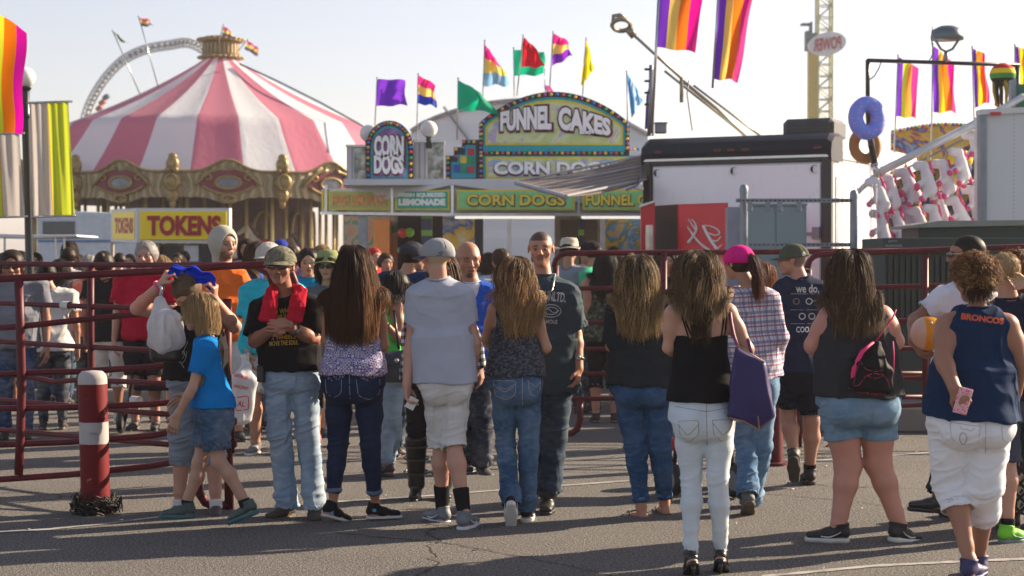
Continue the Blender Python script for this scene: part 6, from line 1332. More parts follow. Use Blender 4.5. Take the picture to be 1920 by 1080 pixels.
def flag(c4, Y, cols, label, along='v', wave=.05, pole=None, group=None, pr=.012, ph=0, weights=None, poletop=None, nw=1.5, yd=0, name='flag', pm=None):
 """c4 = px corners hoist-top, fly-top, fly-bottom, hoist-bottom ; along v = vertical stripes (across u), h = horizontal stripes"""
 loc = at(pole[1][0], pole[1][1], Y) if pole else at(*c4[3], Y); t = thing(name, loc, label, 'flag', group); nu, nv = 18, 12; V = []; Fs = []; mi = []
 if weights is None: weights = [1]*len(cols)
 edges = np.cumsum([0]+weights)/sum(weights)
 us = sorted(set(list(np.linspace(0, 1, nu+1))+(list(edges) if along == 'v' else []))); vs = sorted(set(list(np.linspace(0, 1, nv+1))+(list(edges) if along == 'h' else [])))
 sz = abs(np.array(c4)[:,0].max()-np.array(c4)[:,0].min())*Y/FPX
 for u in us:
  for v in vs:
   x = (1-v)*((1-u)*c4[0][0]+u*c4[1][0])+v*((1-u)*c4[3][0]+u*c4[2][0]); y = (1-v)*((1-u)*c4[0][1]+u*c4[1][1])+v*((1-u)*c4[3][1]+u*c4[2][1])
   q = at(x, y, Y+yd*u); w = wave*(u**.7); q = q+np.array([.25*w*math.sin(7*v+ph), 1.4*w*math.sin(nw*6.28*u+2.5*v+ph)+.5*w*math.sin(9*v+4*u+ph*2), .35*w*math.sin(9*u+ph)]); V.append(q)
 nvv = len(vs)
 for i in range(len(us)-1):
  for k in range(nvv-1):
   a = i*nvv+k; Fs.append((a, a+1, a+nvv+1, a+nvv)); m = (us[i]+us[i+1])/2 if along == 'v' else (vs[k]+vs[k+1])/2; mi.append(int(np.searchsorted(edges, m)-1))
 o = np_mesh('flag_cloth', np.array(V), Fs, None, t, True, loc, mats=[fabric(c) for c in cols], midx=mi)
 if pole:
  mb = MB(); p0 = at(pole[0][0], pole[0][1], Y-.01); mb.tube([p0, np.array(loc)], pr, 6); mb.sphere(p0, pr*1.8, 4); mb.build('pole', pm or M['chrome'], t, loc, True)
 return t
def bulbs(points, parent, origin, r=.032):
 cols = [(.75,.45,.02),(.02,.12,.55),(.60,.02,.03),(.02,.30,.08),(.75,.45,.02),(.35,.02,.25)]; base = []
 mb = MB(); mb.sphere((0,0,0), r, 5);
 for i, c in enumerate(cols):
  me = mb.build('bulb', paint(c, .15, 0, .02, name='bulb_glass', coat=1.0)); base.append(me.data); bpy.data.objects.remove(me)
 for i, p in enumerate(points):
  o = bpy.data.objects.new('bulb', base[i % len(cols)]); COL.objects.link(o); o.parent = parent; o.location = tuple(np.array(p)-np.array(origin))
def walk(pts, step):
 out = []; pts = np.array(pts, float)
 for a, b in zip(pts[:-1], pts[1:]):
  L = np.linalg.norm(b-a); n = max(1, int(L/step)); out += [tuple(a+(b-a)*i/n) for i in range(n)]
 return out
def carousel():
 Y0 = 62.0; c = at(415, 490, Y0); c[2] = 0; t = thing('carousel', c, 'big carousel under a red and white striped tent with gold carved cornice', 'carousel'); N = 26; R, Rk = 7.15, 5.6; zk, zt, ze = 6.38, 8.95, 4.45
 red, wh = fabric((.66,.22,.33), .5, .6, 'tent_red'), fabric((.86,.94,1.0), .5, .6, 'tent_white')
 V, Fs, mi = [], [], []; prof = []
 for i in range(13): u = i/12; prof.append((.55+(Rk-.55)*u, zt-(zt-zk)*(u**.92)-.10*math.sin(PI*u)))
 for i in range(1, 9): u = i/8; prof.append((Rk+(R-Rk)*u, zk-(zk-ze)*u-.06*math.sin(PI*u)))
 sub = 8; a0 = -PI/2+.03
 na = N*sub
 for (r, z) in prof:
  for k in range(na):
   a = a0+2*PI*k/na; fr = (k % sub)/sub; u = max(0, (r-Rk)/(R-Rk)); sag = .10*math.sin(PI*fr)*(min(1, r/Rk)*.5+u*.3); V.append((r*math.cos(a)*(1-.006*math.sin(PI*fr)), r*math.sin(a)*(1-.006*math.sin(PI*fr)), z-sag))
 for i in range(len(prof)-1):
  for k in range(na): k2 = (k+1) % na; Fs.append((i*na+k, i*na+k2, (i+1)*na+k2, (i+1)*na+k)); mi.append((k//sub) % 2)
 np_mesh('tent_roof', np.array(V)+c, Fs, None, t, True, c, mats=[red, wh], midx=mi)
 mb = MB(); mb.lathe([(.62,8.9),(.80,8.95),(.80,9.02),(.62,9.05),(.60,9.50),(.82,9.55),(.82,9.66),(.66,9.68),(.60,9.72),(.0001,9.74)], (0,0,0), 26); cr = mb.build('crown', M['gold'], t, smooth=False)
 mb = MB()
 for k in range(26): a = 2*PI*k/26; mb.box((.64*math.cos(a), .64*math.sin(a), 9.28), (.05,.09,.36), R=rotz(a)); mb.sphere((.83*math.cos(a), .83*math.sin(a), 9.62), .05, 4); mb.sphere((.81*math.cos(a), .81*math.sin(a), 8.97), .045, 4)
 mb.build('moulding', paint((.34,.25,.12), .5, name='crown_tan'), cr)
 n = NM('cornice_scrollwork'); v = n.coord(); f = n.noise(2.2, 5, .6, v, 1.2); w = n.n('ShaderNodeTexWave'); w.inputs['Scale'].default_value = 1.1; w.inputs['Distortion'].default_value = 9; w.inputs['Detail'].default_value = 2; n.l(v, w.inputs['Vector'])
 cc = n.ramp(w.outputs['Fac'], [(.0,(.20,.14,.06)),(.35,(.32,.26,.14)),(.45,(.10,.065,.025)),(.75,(.36,.30,.17))]); n.col(cc); n.set(rough=.5, metal=.15); n.bump(w.outputs['Fac'], .7, .05); cream = n.m
 P13 = 2*PI/13; off = -PI/2-.043
 for k in range(13):
  am = off+P13*(k+.5)
  if math.sin(am) > .35: continue
  Vb = []; nb = 24
  for i in range(nb+1):
   u = i/nb; a = off+P13*(k+u); rr = 7.25; bump = .42*math.exp(-((u-.5)/.17)**2); zt_ = 4.42+bump+.10*abs(u-.5); zb = 3.70-.22*math.exp(-((u-.5)/.14)**2)-.10*abs(math.sin(u*PI*10))*.5
   Vb += [(rr*math.cos(a), rr*math.sin(a), zt_), (rr*math.cos(a), rr*math.sin(a), zb), ((rr-.08)*math.cos(a), (rr-.08)*math.sin(a), zb), ((rr-.08)*math.cos(a), (rr-.08)*math.sin(a), zt_)]
  Fb = []
  for i in range(nb):
   b = i*4
   for q in range(4): Fb.append((b+q, b+(q+1) % 4, b+4+(q+1) % 4, b+4+q))
  bd = np_mesh('cornice_board', np.array(Vb)+c, Fb, cream, t, False, c)
  def onb(u, z, dr=0): a = off+P13*(k+u); return np.array([(7.25+dr)*math.cos(a), (7.25+dr)*math.sin(a), z])
  for (lo, hi, zs, col, nm) in ((.20,.80,.47,'maroon','scroll_panel'),):
   mb = MB(); pts = []
   for i in range(25):
    g = 2*PI*i/24; pts.append((.5+.26*math.cos(g), 4.10+.43*math.sin(g)*(1 if math.sin(g) > 0 else .8)))
   Vc = [onb(.5, 4.10, .035)]+[onb(u, z, .03) for u, z in pts]; Fc = [(0, i+1, i+2 if i < 24 else 1) for i in range(24)]; mb.add(Vc, Fc); mb.build('scroll_panel', M['maroon'], t)
  mb = MB(); mb.tube([onb(.5+.115*math.cos(g), 4.13+.20*math.sin(g), .05) for g in np.linspace(0, 2*PI, 21)[:-1]], .055, 5, closed=True)
  for sd in (-1, 1):
   mb.tube([onb(.5+sd*(.05+.25*q), 4.60-.22*q**.7-.75*max(0, q-.45)**1.2, .06) for q in np.linspace(0, 1, 10)], [.07,.06,.05,.05,.05,.06,.07,.06,.05,.03], 6)
   mb.tube([onb(.5+sd*(.23-.2*q), 4.02-.46*q+.2*q*q, .06) for q in np.linspace(0, 1, 9)], .05, 6)
   mb.tube([onb(.5+sd*(.18+.03*math.cos(g)), 4.30+.09*math.sin(g), .07) for g in np.linspace(0, 5.5, 10)], .035, 5)
  mb.tube([onb(u, 4.45+.42*math.exp(-((u-.5)/.17)**2)+.10*abs(u-.5), .03) for u in np.linspace(0, 1, 21)], .045, 5); mb.tube([onb(.5+.06*math.cos(g), 3.62+.12*math.sin(g), .06) for g in np.linspace(0, 2*PI, 10)], .07, 5)
  mb.build('scrollwork', M['gold'], t, smooth=True)
  mb = MB(); mb.add([onb(.5, 4.13, .06)]+[onb(.5+.10*math.cos(g), 4.13+.16*math.sin(g), .055) for g in np.linspace(0, 2*PI, 17)[:-1]], [(0, i+1, (i+1) % 16+1) for i in range(16)])
  mb.build('mirror', paint((.13,.15,.19), .2, .4, .35, 2, name='mirror_glass'), t)
  s_ = off+P13*k; mb = MB(); q0 = onb(0, 4.15, .10); mb.sphere(q0, .30, 8, (1,.5,1)); mb.sphere(onb(0, 4.72, .05), .24, 7, (.9,.6,1.1)); mb.sphere(onb(0, 3.72, .08), .20, 6, (1,.6,1.2)); mb.sphere(onb(0, 3.45, .05), .11, 5, (1,.7,1.5)); mb.sphere(onb(0, 4.95, .05), .15, 5, (1,.6,.9))
  mb.tube([onb(.055*math.cos(g), 4.15+.24*math.sin(g), .22) for g in np.linspace(0, 2*PI, 15)[:-1]], .05, 5, closed=True)
  for g in range(7): mb.sphere(onb(.06*math.cos(g), 4.1+.5*math.sin(g*2.1), .12), .10, 4)
  mb.build('carved_shield', M['gold'], t, smooth=True)
 mb = MB(); mb.lathe([(7.1,4.4),(7.0,3.75),(2.5,4.1),(2.5,4.6),(7.0,4.5)], (0,0,0), 52); mb.build('ceiling', M['darkbrown'], t)
 mb = MB(); mb.lathe([(3.3,.5),(3.3,4.3)], (0,0,0), 13); dr = mb.build('centre_drum', paint((.10,.03,.025), .5, 0, .5, 2, name='drum_paint'), t)
 for k in range(13):
  a = 2*PI*k/13; mb = MB(); p = np.array([3.33*math.cos(a), 3.33*math.sin(a), 2.6]); mb.tube([p+np.array([-math.sin(a)*.36*math.cos(g), math.cos(a)*.36*math.cos(g), .75*math.sin(g)]) for g in np.linspace(0, 2*PI, 17)[:-1]], .08, 5, closed=True); mb.build('oval_frame', M['gold'], t, smooth=True)
 mb = MB(); mb.lathe([(7.3,.05),(7.3,.42),(2.0,.45)], (0,0,0), 52); mb.build('platform', paint((.20,.12,.07), .6, name='deck_boards'), t)
 rg = random.Random(5); k = 0
 for (r, cnt) in ((6.6, 30), (5.3, 24), (4.2, 18)):
  for i in range(cnt):
   a = 2*PI*i/cnt+r; x, y = r*math.cos(a), r*math.sin(a)
   if y > 2.5: continue
   mb = MB(); mb.tube([(x,y,.45), (x,y,3.9)], .06, 7); mb.build('brass_pole', M['brass'], t, smooth=True)
 def horse(a, r, z, body, mane):
  C = np.array([r*math.cos(a), r*math.sin(a), z])+c; F = np.array([-math.sin(a), math.cos(a), 0]); F = -F; S = np.array([math.cos(a), math.sin(a), 0]); h = thing('carousel_horse', C-UP*z, 'x', 'horse', 'carved horses on the carousel poles')
  e = lambda f, u, s=0: C+F*f+UP*u+S*s
  P = [Cone(e(-.32,0), e(.32,.03), (.19,.21), (.20,.23), S, .08), Cone(e(.36,.10), e(.66,.60), (.12,.17), (.09,.11), S, .08), Cone(e(.66,.62), e(.95,.42), (.085,.10), (.055,.06), S, .05), Cone(e(.62,.70,-.05), e(.60,.80,-.06), .03, .012, S, .02), Cone(e(.62,.70,.05), e(.60,.80,.06), .03, .012, S, .02), Cone(e(-.45,.08), e(-.75,-.30), .06, .03, S, .05)]
  for sd in (-.11, .11):
   P += [Cone(e(.34,-.10,sd), e(.62,-.35,sd), .08, .05, S, .04), Cone(e(.62,-.35,sd), e(.48,-.62,sd), .045, .04, S, .02), Cone(e(-.38,-.05,sd), e(-.52,-.38,sd), .11, .055, S, .04), Cone(e(-.52,-.38,sd), e(-.72,-.62,sd), .05, .045, S, .02)]
  V, Q = polygonise(P, .035); np_mesh('body', V, Q, body, h, True, C-UP*z)
  V, Q = polygonise([Cone(e(.30,.40), e(.56,.78), (.05,.08), (.05,.06), S, .05), Cone(e(-.46,.10), e(-.80,-.40), .07, .05, S, .05)], .035); np_mesh('mane', V+vnormals(V, Q)*(vnoise(V*14)[:, None]-.5)*.06, Q, mane, h, True, C-UP*z)
  V, Q = polygonise([Cone(e(-.12,.17), e(.12,.19), (.20,.09), (.20,.09), S, .03)], .035); np_mesh('saddle', V, Q, M['red'], h, True, C-UP*z); return h
 wb, br = paint((.55,.50,.45), .4, 0, .1, name='horse_white'), paint((.13,.06,.03), .4, 0, .2, name='horse_brown')
 lab = ['brown carousel horse with pale mane at the left end of the ride','white carousel horse behind the token sign','white horse with dark mane in the middle of the carousel','brown horse near the lemonade end of the carousel','pale carousel horse closest to the drum']
 for i, (a, r, z, b_, m_) in enumerate(((-2.45,6.5,1.75,br,wb),(-2.15,6.5,2.0,wb,br),(-1.35,6.5,1.9,wb,M['black']),(-.95,6.5,1.7,br,M['black']),(-1.1,4.9,2.1,wb,br))): horse(a, r, z, b_, m_)['label'] = lab[i]
def tokens():
 Yf = 30.0; lo = at(320, 700, Yf); lo[2] = 0; t = thing('token_booth', lo, 'ticket booth with yellow TOKENS sign boxes on two faces', 'booth'); f = lambda x, y=0: 30.0 if x >= 256 else 30.0+(256-x)*.03
 y_ = NM('yellow_sign'); y_.col((.95,.70,.0)); y_.set(rough=.3); y_ = y_.m; rd = paint((.38,.0,.02), .4, name='sign_red')
 plate([(256,390),(430,390),(430,457),(256,455)], f, .25, 'sign_box', M['white'], t, lo); plate([(208,393),(256,390),(256,455),(208,453)], f, .3, 'side_sign_box', M['white'], t, lo)
 plate(rect(262,396,425,450), f, .03, 'sign_face', y_, t, lo, push=-.035, bev=.03); plate([(211,398),(252,396),(252,450),(211,448)], f, .03, 'side_sign_face', y_, t, lo, push=-.035, bev=.02)
 lettering('TOKENS', 345, 423, 138, 38, f, rd, t, lo, .045, push=-.055); lettering('TOKENS', 232, 423, 34, 30, f, rd, t, lo, .05, push=-.055)
 plate(rect(262,457,428,700), f, .06, 'booth_wall', M['tan'], t, lo, push=.25); plate(rect(300,462,336,520), f, .04, 'window_hole', M['black'], t, lo, push=.18)
 for x in (210, 258, 296, 428): plate(rect(x-2.5,452,x+2.5,705), f, .08, 'post', M['tan'], t, lo, push=.05)
 plate(rect(345,460,372,490), f, .02, 'notice', paint((.6,.62,.62), .6, name='paper'), t, lo, push=.14); plate(rect(378,462,400,500), f, .02, 'notice', M['black'], t, lo, push=.14)
def stand():
 f = lambda x, y=0: 27.8 if x >= 848 else 27.8+(848-x)*.009; lo = at(900, 700, 29.5); lo[2] = 0; t = thing('food_stand', lo, 'corn dog and funnel cake stand with lit signs, bulbs and green menu band', 'food stand')
 plate([(603,355),(848,346),(1240,346),(1240,401),(848,401),(603,401)], f, .15, 'fascia', M['white'], t, lo)
 mb = MB(); mb.box(at(930,352,30.4)-lo, (5.0,4.4,.10)); mb.build('roof', M['white'], t)
 yl = paint((.75,.62,.04), .5, name='sign_yellow'); gd = paint((.85,.68,.08), .5, name='letter_gold'); mg = paint((.13,.010,.03), .5, name='letter_shadow'); wt = paint((.90,.90,.92), .4, 0, .02, name='letter_white')
 olive = paint((.42,.46,.12), .5, 0, .1, name='olive_panel')
 for (x0, x1, col, txt, tcol, scol) in ((614,731,olive,'FRESH LEMONADE',paint((.85,.36,.10), .5, name='letter_orange'),None),(740,843,M['dgreen'],None,wt,None),(856,1078,M['green'],'CORN DOGS',gd,mg),(1092,1236,M['green'],'FUNNEL CAKES',gd,mg),(603,611,M['dgreen'],None,wt,None)):
  plate([(x0,356 if x0 > 850 else 358),(x1,356 if x0 > 850 else 356),(x1,394),(x0,394)], f, .02, 'menu_panel', yl, t, lo, push=-.02); plate([(x0+4,359),(x1-4,359),(x1-4,391),(x0+4,391)], f, .02, 'menu_face', col, t, lo, push=-.035)
  if txt:
   w = x1-x0-16 if txt != 'FUNNEL CAKES' else 170
   if txt == 'CORN DOGS': w = 184
   cx = (x0+x1)/2 if txt != 'FUNNEL CAKES' else 1183
   if scol: lettering(txt, cx+1, 376, w+4, 24, f, scol, t, lo, .075, push=-.045)
   lettering(txt, cx, 375, w, 21, f, tcol, t, lo, .035, push=-.06)
 lettering('FRESH SQUEEZED', 791, 366, 88, 9, f, wt, t, lo, .06, push=-.05); lettering('LEMONADE', 791, 379, 88, 13, f, wt, t, lo, .075, push=-.05)
 for x in (611, 735, 848, 1085): plate(rect(x-2.5,347,x+2.5,401), f, .03, 'trim', M['chrome'], t, lo, push=-.05)
 plate([(600,397),(848,400),(1240,400),(1240,405),(848,405),(600,402)], f, .06, 'gutter', M['chrome'], t, lo, push=-.06)
 for q, (x0, x1) in enumerate(((853,1040),(1090,1236))):
  m_ = NM('tube_light'); m_.set(emis=(1,.95,.85), emis_s=.32); plate(rect(x0,405,x1,410), f, .06, 'strip_light', m_.m, t, lo, push=.1)
 ch = NM('chevron_post'); v = ch.coord((1,1,1)); z = ch.sep(v); zz = ch.math('ADD', ch.math('MULTIPLY', z[2], 22), ch.math('MULTIPLY', ch.math('ABSOLUTE', z[0]), 0)); ch.col(ch.ramp(ch.math('SINE', zz), [(.45,(.02,.02,.05)),(.5,(.16,.36,.02))], 'CONSTANT')); ch = ch.m
 for x, w, mm in ((680,8,M['steel']),(800,10,ch),(898,8,M['black']),(955,4,M['chrome']),(1090,5,ch),(1130,5,M['chrome'])): plate(rect(x-w,401,x+w,700), f, .12, 'post', mm, t, lo, push=.12)
 plate([(606,520),(848,530),(1240,530),(1240,705),(848,705),(606,690)], f, .3, 'counter', M['white'], t, lo, push=.1)
 def mural(nm, stops, sc_):
  n = NM(nm); w = n.noise(sc_, 3, .6, n.coord(), 1.5); n.col(n.ramp(w, stops, 'EASE')); n.set(rough=.5); return n.m
 plate(rect(1130,405,1240,540), f, .05, 'mural', mural('swirl_mural', [(.36,(.25,.10,.02)),(.45,(.45,.28,.03)),(.52,(.10,.12,.04)),(.58,(.05,.18,.40)),(.66,(.40,.25,.04))], 2.6), t, lo, push=.5)
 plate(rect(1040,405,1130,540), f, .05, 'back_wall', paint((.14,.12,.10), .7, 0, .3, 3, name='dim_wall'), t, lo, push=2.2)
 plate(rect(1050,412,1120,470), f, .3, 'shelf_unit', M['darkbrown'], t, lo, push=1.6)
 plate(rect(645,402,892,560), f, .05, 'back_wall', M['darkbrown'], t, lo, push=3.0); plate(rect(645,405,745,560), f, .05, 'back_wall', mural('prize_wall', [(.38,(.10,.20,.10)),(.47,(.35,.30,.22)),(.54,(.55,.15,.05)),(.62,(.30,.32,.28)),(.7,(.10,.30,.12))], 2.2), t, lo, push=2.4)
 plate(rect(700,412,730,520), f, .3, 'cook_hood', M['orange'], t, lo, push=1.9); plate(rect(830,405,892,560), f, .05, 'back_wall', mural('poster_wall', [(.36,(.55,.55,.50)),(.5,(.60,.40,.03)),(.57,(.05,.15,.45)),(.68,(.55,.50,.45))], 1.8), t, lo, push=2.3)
 for cx, cy, r, c_ in ((755,437,9,(.62,.05,.02)),(768,436,9,(.18,.45,.02)),(752,470,7,(.1,.3,.1))): mb = MB(); mb.sphere(at(cx,cy,29.2)-lo, r*29/3200, 8); mb.build('lemon_ball', paint(c_, .3, name='ball_plastic'), t, smooth=True)
 s = thing('sign', at(730, 345, 28.6), 'arched CORN DOGS sign edged with coloured bulbs', 'sign'); o = np.array(s.location)
 def arch(x0, x1, yb, ys, yt, n=20):
  cx = (x0+x1)/2; return [(x0,yb),(x0,ys)]+[(cx-(x1-x0)/2*math.cos(g), ys-(ys-yt)*math.sin(g)**.85) for g in np.linspace(.12, PI-.12, n)]+[(x1,ys),(x1,yb)]
 for (d, col, dp, ps) in ((0,'black',.15,0),(10,'teal',.03,-.02),(14,None,.03,-.035)):
  mm = M[col] if col else mural('purple_haze', [(.3,(.10,.06,.22)),(.5,(.30,.16,.40)),(.6,(.35,.35,.60)),(.75,(.25,.08,.20))], 1.4)
  plate(arch(685+d,775-d,345-d,285,226+d), 28.6, dp, {'black':'sign_board','teal':'inner_border'}.get(col, 'sign_face'), mm, s, o, push=ps)
 for wd, (tx, ty, w, h_) in (('CORN',(729,274,56,38)),('DOGS',(729,308,56,34))):
  lettering(wd, tx+1, ty+1, w+6, h_+6, 28.6, mg, s, o, .10, push=-.05, warp=lambda x, y: (x, y*(1+.12*math.cos(x/18)))); lettering(wd, tx, ty, w, h_, 28.6, wt, s, o, .06, push=-.07, warp=lambda x, y: (x, y*(1+.12*math.cos(x/18))))
 bulbs([at(x, y, 28.57) for x, y in walk(arch(690,770,340,285,231), 9.5)]+[at(x, y, 28.57) for x, y in walk([(770,340),(690,340)], 9)], s, o, .028)
 s = thing('sign', at(1037, 345, 28.6), 'large arched FUNNEL CAKES and CORN DOGS sign with bulbs and stepped side', 'sign'); o = np.array(s.location)
 def big(x0, x1, yb, ys, yt, n=24): return [(x0,yb),(x0,ys)]+[(x0+(x1-x0)*u, ys-(ys-yt)*math.sin(PI*u)**.8) for u in np.linspace(.02, .98, n)]+[(x1,ys),(x1,yb)]
 st = [(836,343),(836,292),(851,292),(851,276),(866,276),(866,262),(898,262),(898,343)]
 plate(st, 28.6, .15, 'stepped_board', M['black'], s, o); plate([(846,334),(846,304),(858,304),(858,290),(872,290),(872,272),(892,272),(892,334)], 28.6, .03, 'stepped_panel', M['teal'], s, o, push=-.02)
 for (x, y, c_) in ((877,278,(.45,.02,.03)),(863,293,(.70,.50,.02)),(877,294,(.0,.28,.08)),(850,309,(.02,.08,.45)),(863,310,(.0,.30,.12)),(877,311,(.45,.03,.06))): plate(rect(x,y,x+12,y+13), 28.6, .02, 'colour_square', paint(c_, .4, name='square_paint'), s, o, push=-.04)
 plate(big(898,1180,343,232,172), 28.6, .15, 'sign_board', M['black'], s, o); plate(big(906,1172,284,236,182), 28.6, .03, 'inner_border', M['teal'], s, o, push=-.02); plate(big(910,1168,272,238,187), 28.6, .02, 'yellow_border', yl, s, o, push=-.035)
 hz = mural('pastel_swirl', [(.34,(.50,.62,.26)),(.5,(.66,.72,.40)),(.57,(.50,.42,.62)),(.63,(.22,.52,.60)),(.75,(.66,.70,.30))], 1.6)
 plate(big(914,1164,268,240,192), 28.6, .02, 'sign_face', hz, s, o, push=-.05)
 plate(rect(906,292,1215,340), 28.6, .03, 'lower_border', M['teal'], s, o, push=-.02); plate(rect(911,294,1215,336), 28.6, .02, 'yellow_border', yl, s, o, push=-.035); plate(rect(915,298,1215,332), 28.6, .02, 'lower_face', hz, s, o, push=-.05)
 def wf(x, y):
  u = x/115; top = 1.15-.35*u*u if x < 0 else 1.12-.38*u*u
  return x, y*top+(14-16*abs(u)**1.6)+(-5*u)
 for wd, cx, w, of in (('FUNNEL', 986, 96, -45), ('CAKES', 1096, 98, 55)):
  wp = lambda x, y, of=of: (x, wf(x+of, y)[1]); lettering(wd, cx+1, 236, w+7, 47, 28.6, mg, s, o, .12, push=-.065, warp=wp); lettering(wd, cx, 235, w, 39, 28.6, wt, s, o, .055, push=-.085, warp=wp)
 lettering('and', 1097, 248, 22, 10, 28.6, mg, s, o, .1, push=-.10); lettering('and', 1097, 247, 21, 9, 28.6, wt, s, o, .05, push=-.115)
 lettering('CORN DOGS', 1035, 317, 222, 28, 28.6, mg, s, o, .075, push=-.065); lettering('CORN DOGS', 1035, 315, 218, 24, 28.6, wt, s, o, .045, push=-.085)
 bp = walk(big(902,1176,286,234,177), 8.5)+walk([(902,287),(1176,287)], 10)+walk([(902,292),(902,340)], 9)+walk([(840,339),(980,339)], 9)+walk([(840,335),(840,296),(855,293),(855,280),(870,277),(870,266),(898,266)], 9)+walk([(1180,280),(1205,280)], 7)+walk([(1155,343),(1205,343)], 8)
 bulbs([at(x, y, 28.56) for x, y in bp], s, o, .030)
 for i, (x0, x1, xm, y0, gx, gy, lab) in enumerate(((650,686,664,275,690,250,'striped white pillar box with globe left of the CORN DOGS sign'),(776,832,802,267,804,242,'striped white pillar box with globe lamp between the two signs'))):
  g = thing('lamp_pillar', at((x0+x1)/2, 345, 29), lab, 'lamp', 'globe lamp pillars on the stand roof'); o = np.array(g.location)
  n = NM('striped_panel'); sx = n.math('SINE', n.math('MULTIPLY', n.sep(n.coord())[0], 70)); n.col(n.ramp(sx, [(.4,(.60,.60,.62)),(.6,(.32,.34,.38))])); n.set(rough=.4); nn = NM('mirror_mosaic'); nn.col(nn.ramp(nn.noise(6, 4, .7, nn.coord()), [(.4,(.10,.11,.10)),(.6,(.40,.42,.42))])); nn.set(rough=.2, metal=.6)
  plate(rect(x0,y0,xm,345), 29, .3, 'front_panel', n.m, g, o); plate(rect(xm,y0+1,x1,345), 29, .3, 'mirror_panel', nn.m, g, o, push=.02); plate(rect(x0-2,y0-4,x1+2,y0), 29, .35, 'cap', M['chrome'], g, o, push=-.03)
  mb = MB(); mb.sphere(at(gx,gy,29)-o, 16*29/3200, 12); mb.build('globe', M['globe'], g, smooth=True); mb = MB(); mb.lathe([(.05,-.18),(.05,.0),(.09,.04)], at(gx,gy+16,29)-o, 10); mb.build('lamp_neck', M['black'], g)
 gp = 'small flags flying above the food stand'
 flag([(706,148),(759,150),(762,197),(706,199)], 29, [PU], 'plain purple flag above the CORN DOGS arch', 'h', .05, ((707,146),(703,235)), gp, .010, 1)
 flag([(784,141),(815,158),(818,200),(783,194)], 29.3, [(.75,.02,.22),(.80,.55,.15),(.02,.05,.45)], 'pink yellow and navy flag right of the plain purple one', 'h', .06, ((784,139),(781,270)), gp, .010, 2)
 flag([(859,150),(900,172),(936,212),(859,206)], 28.4, [(.0,.36,.20)], 'large plain green flag drooping over the left end of the arch', 'h', .06, ((859,147),(857,262)), gp, .010, 3)
 flag([(907,80),(930,108),(958,158),(907,162)], 29.3, [(.75,.01,.25),(.78,.60,.12),(.22,.42,.62)], 'pink yellow and sky blue flag left over the arch', 'h', .08, ((909,76),(905,182)), gp, .010, 4)
 flag([(963,93),(1022,98),(1020,140),(963,142)], 30.2, [(.0,.36,.20)], 'green flag partly hidden by the red one', 'h', .05, ((963,90),(964,182)), gp, .010, 5)
 flag([(981,68),(1000,86),(1022,126),(978,126)], 29.0, [(.60,.01,.03)], 'red flag over the middle of the arch', 'h', .06, ((981,66),(969,180)), gp, .010, 6)
 flag([(1037,62),(1062,76),(1072,104),(1035,124)], 29.2, [(.72,.02,.25),(.80,.55,.15),(.20,.02,.45)], 'pink yellow and violet flag right of the red one', 'h', .07, ((1037,60),(1030,176)), gp, .010, 7)
 flag([(1099,74),(1106,98),(1114,128),(1088,164)], 29.2, [(.78,.66,.0)], 'plain yellow flag above the right half of the arch', 'h', .04, ((1099,72),(1092,182)), gp, .010, 8)
 flag([(1175,137),(1196,170),(1205,188),(1184,222)], 28.5, [(.05,.25,.55),(.35,.55,.72),(.10,.32,.60)], 'sky blue and white flag right of the FUNNEL CAKES sign', 'v', .05, ((1175,134),(1177,250)), gp, .010, 9)
 flag([(1020,158),(1032,162),(1042,176),(1022,178)], 30.5, [(.6,.3,.6),(.75,.02,.25)], 'tiny pink flag peeping over the top of the arch', 'v', .02, ((1021,130),(1022,178)), gp, .008, 2)
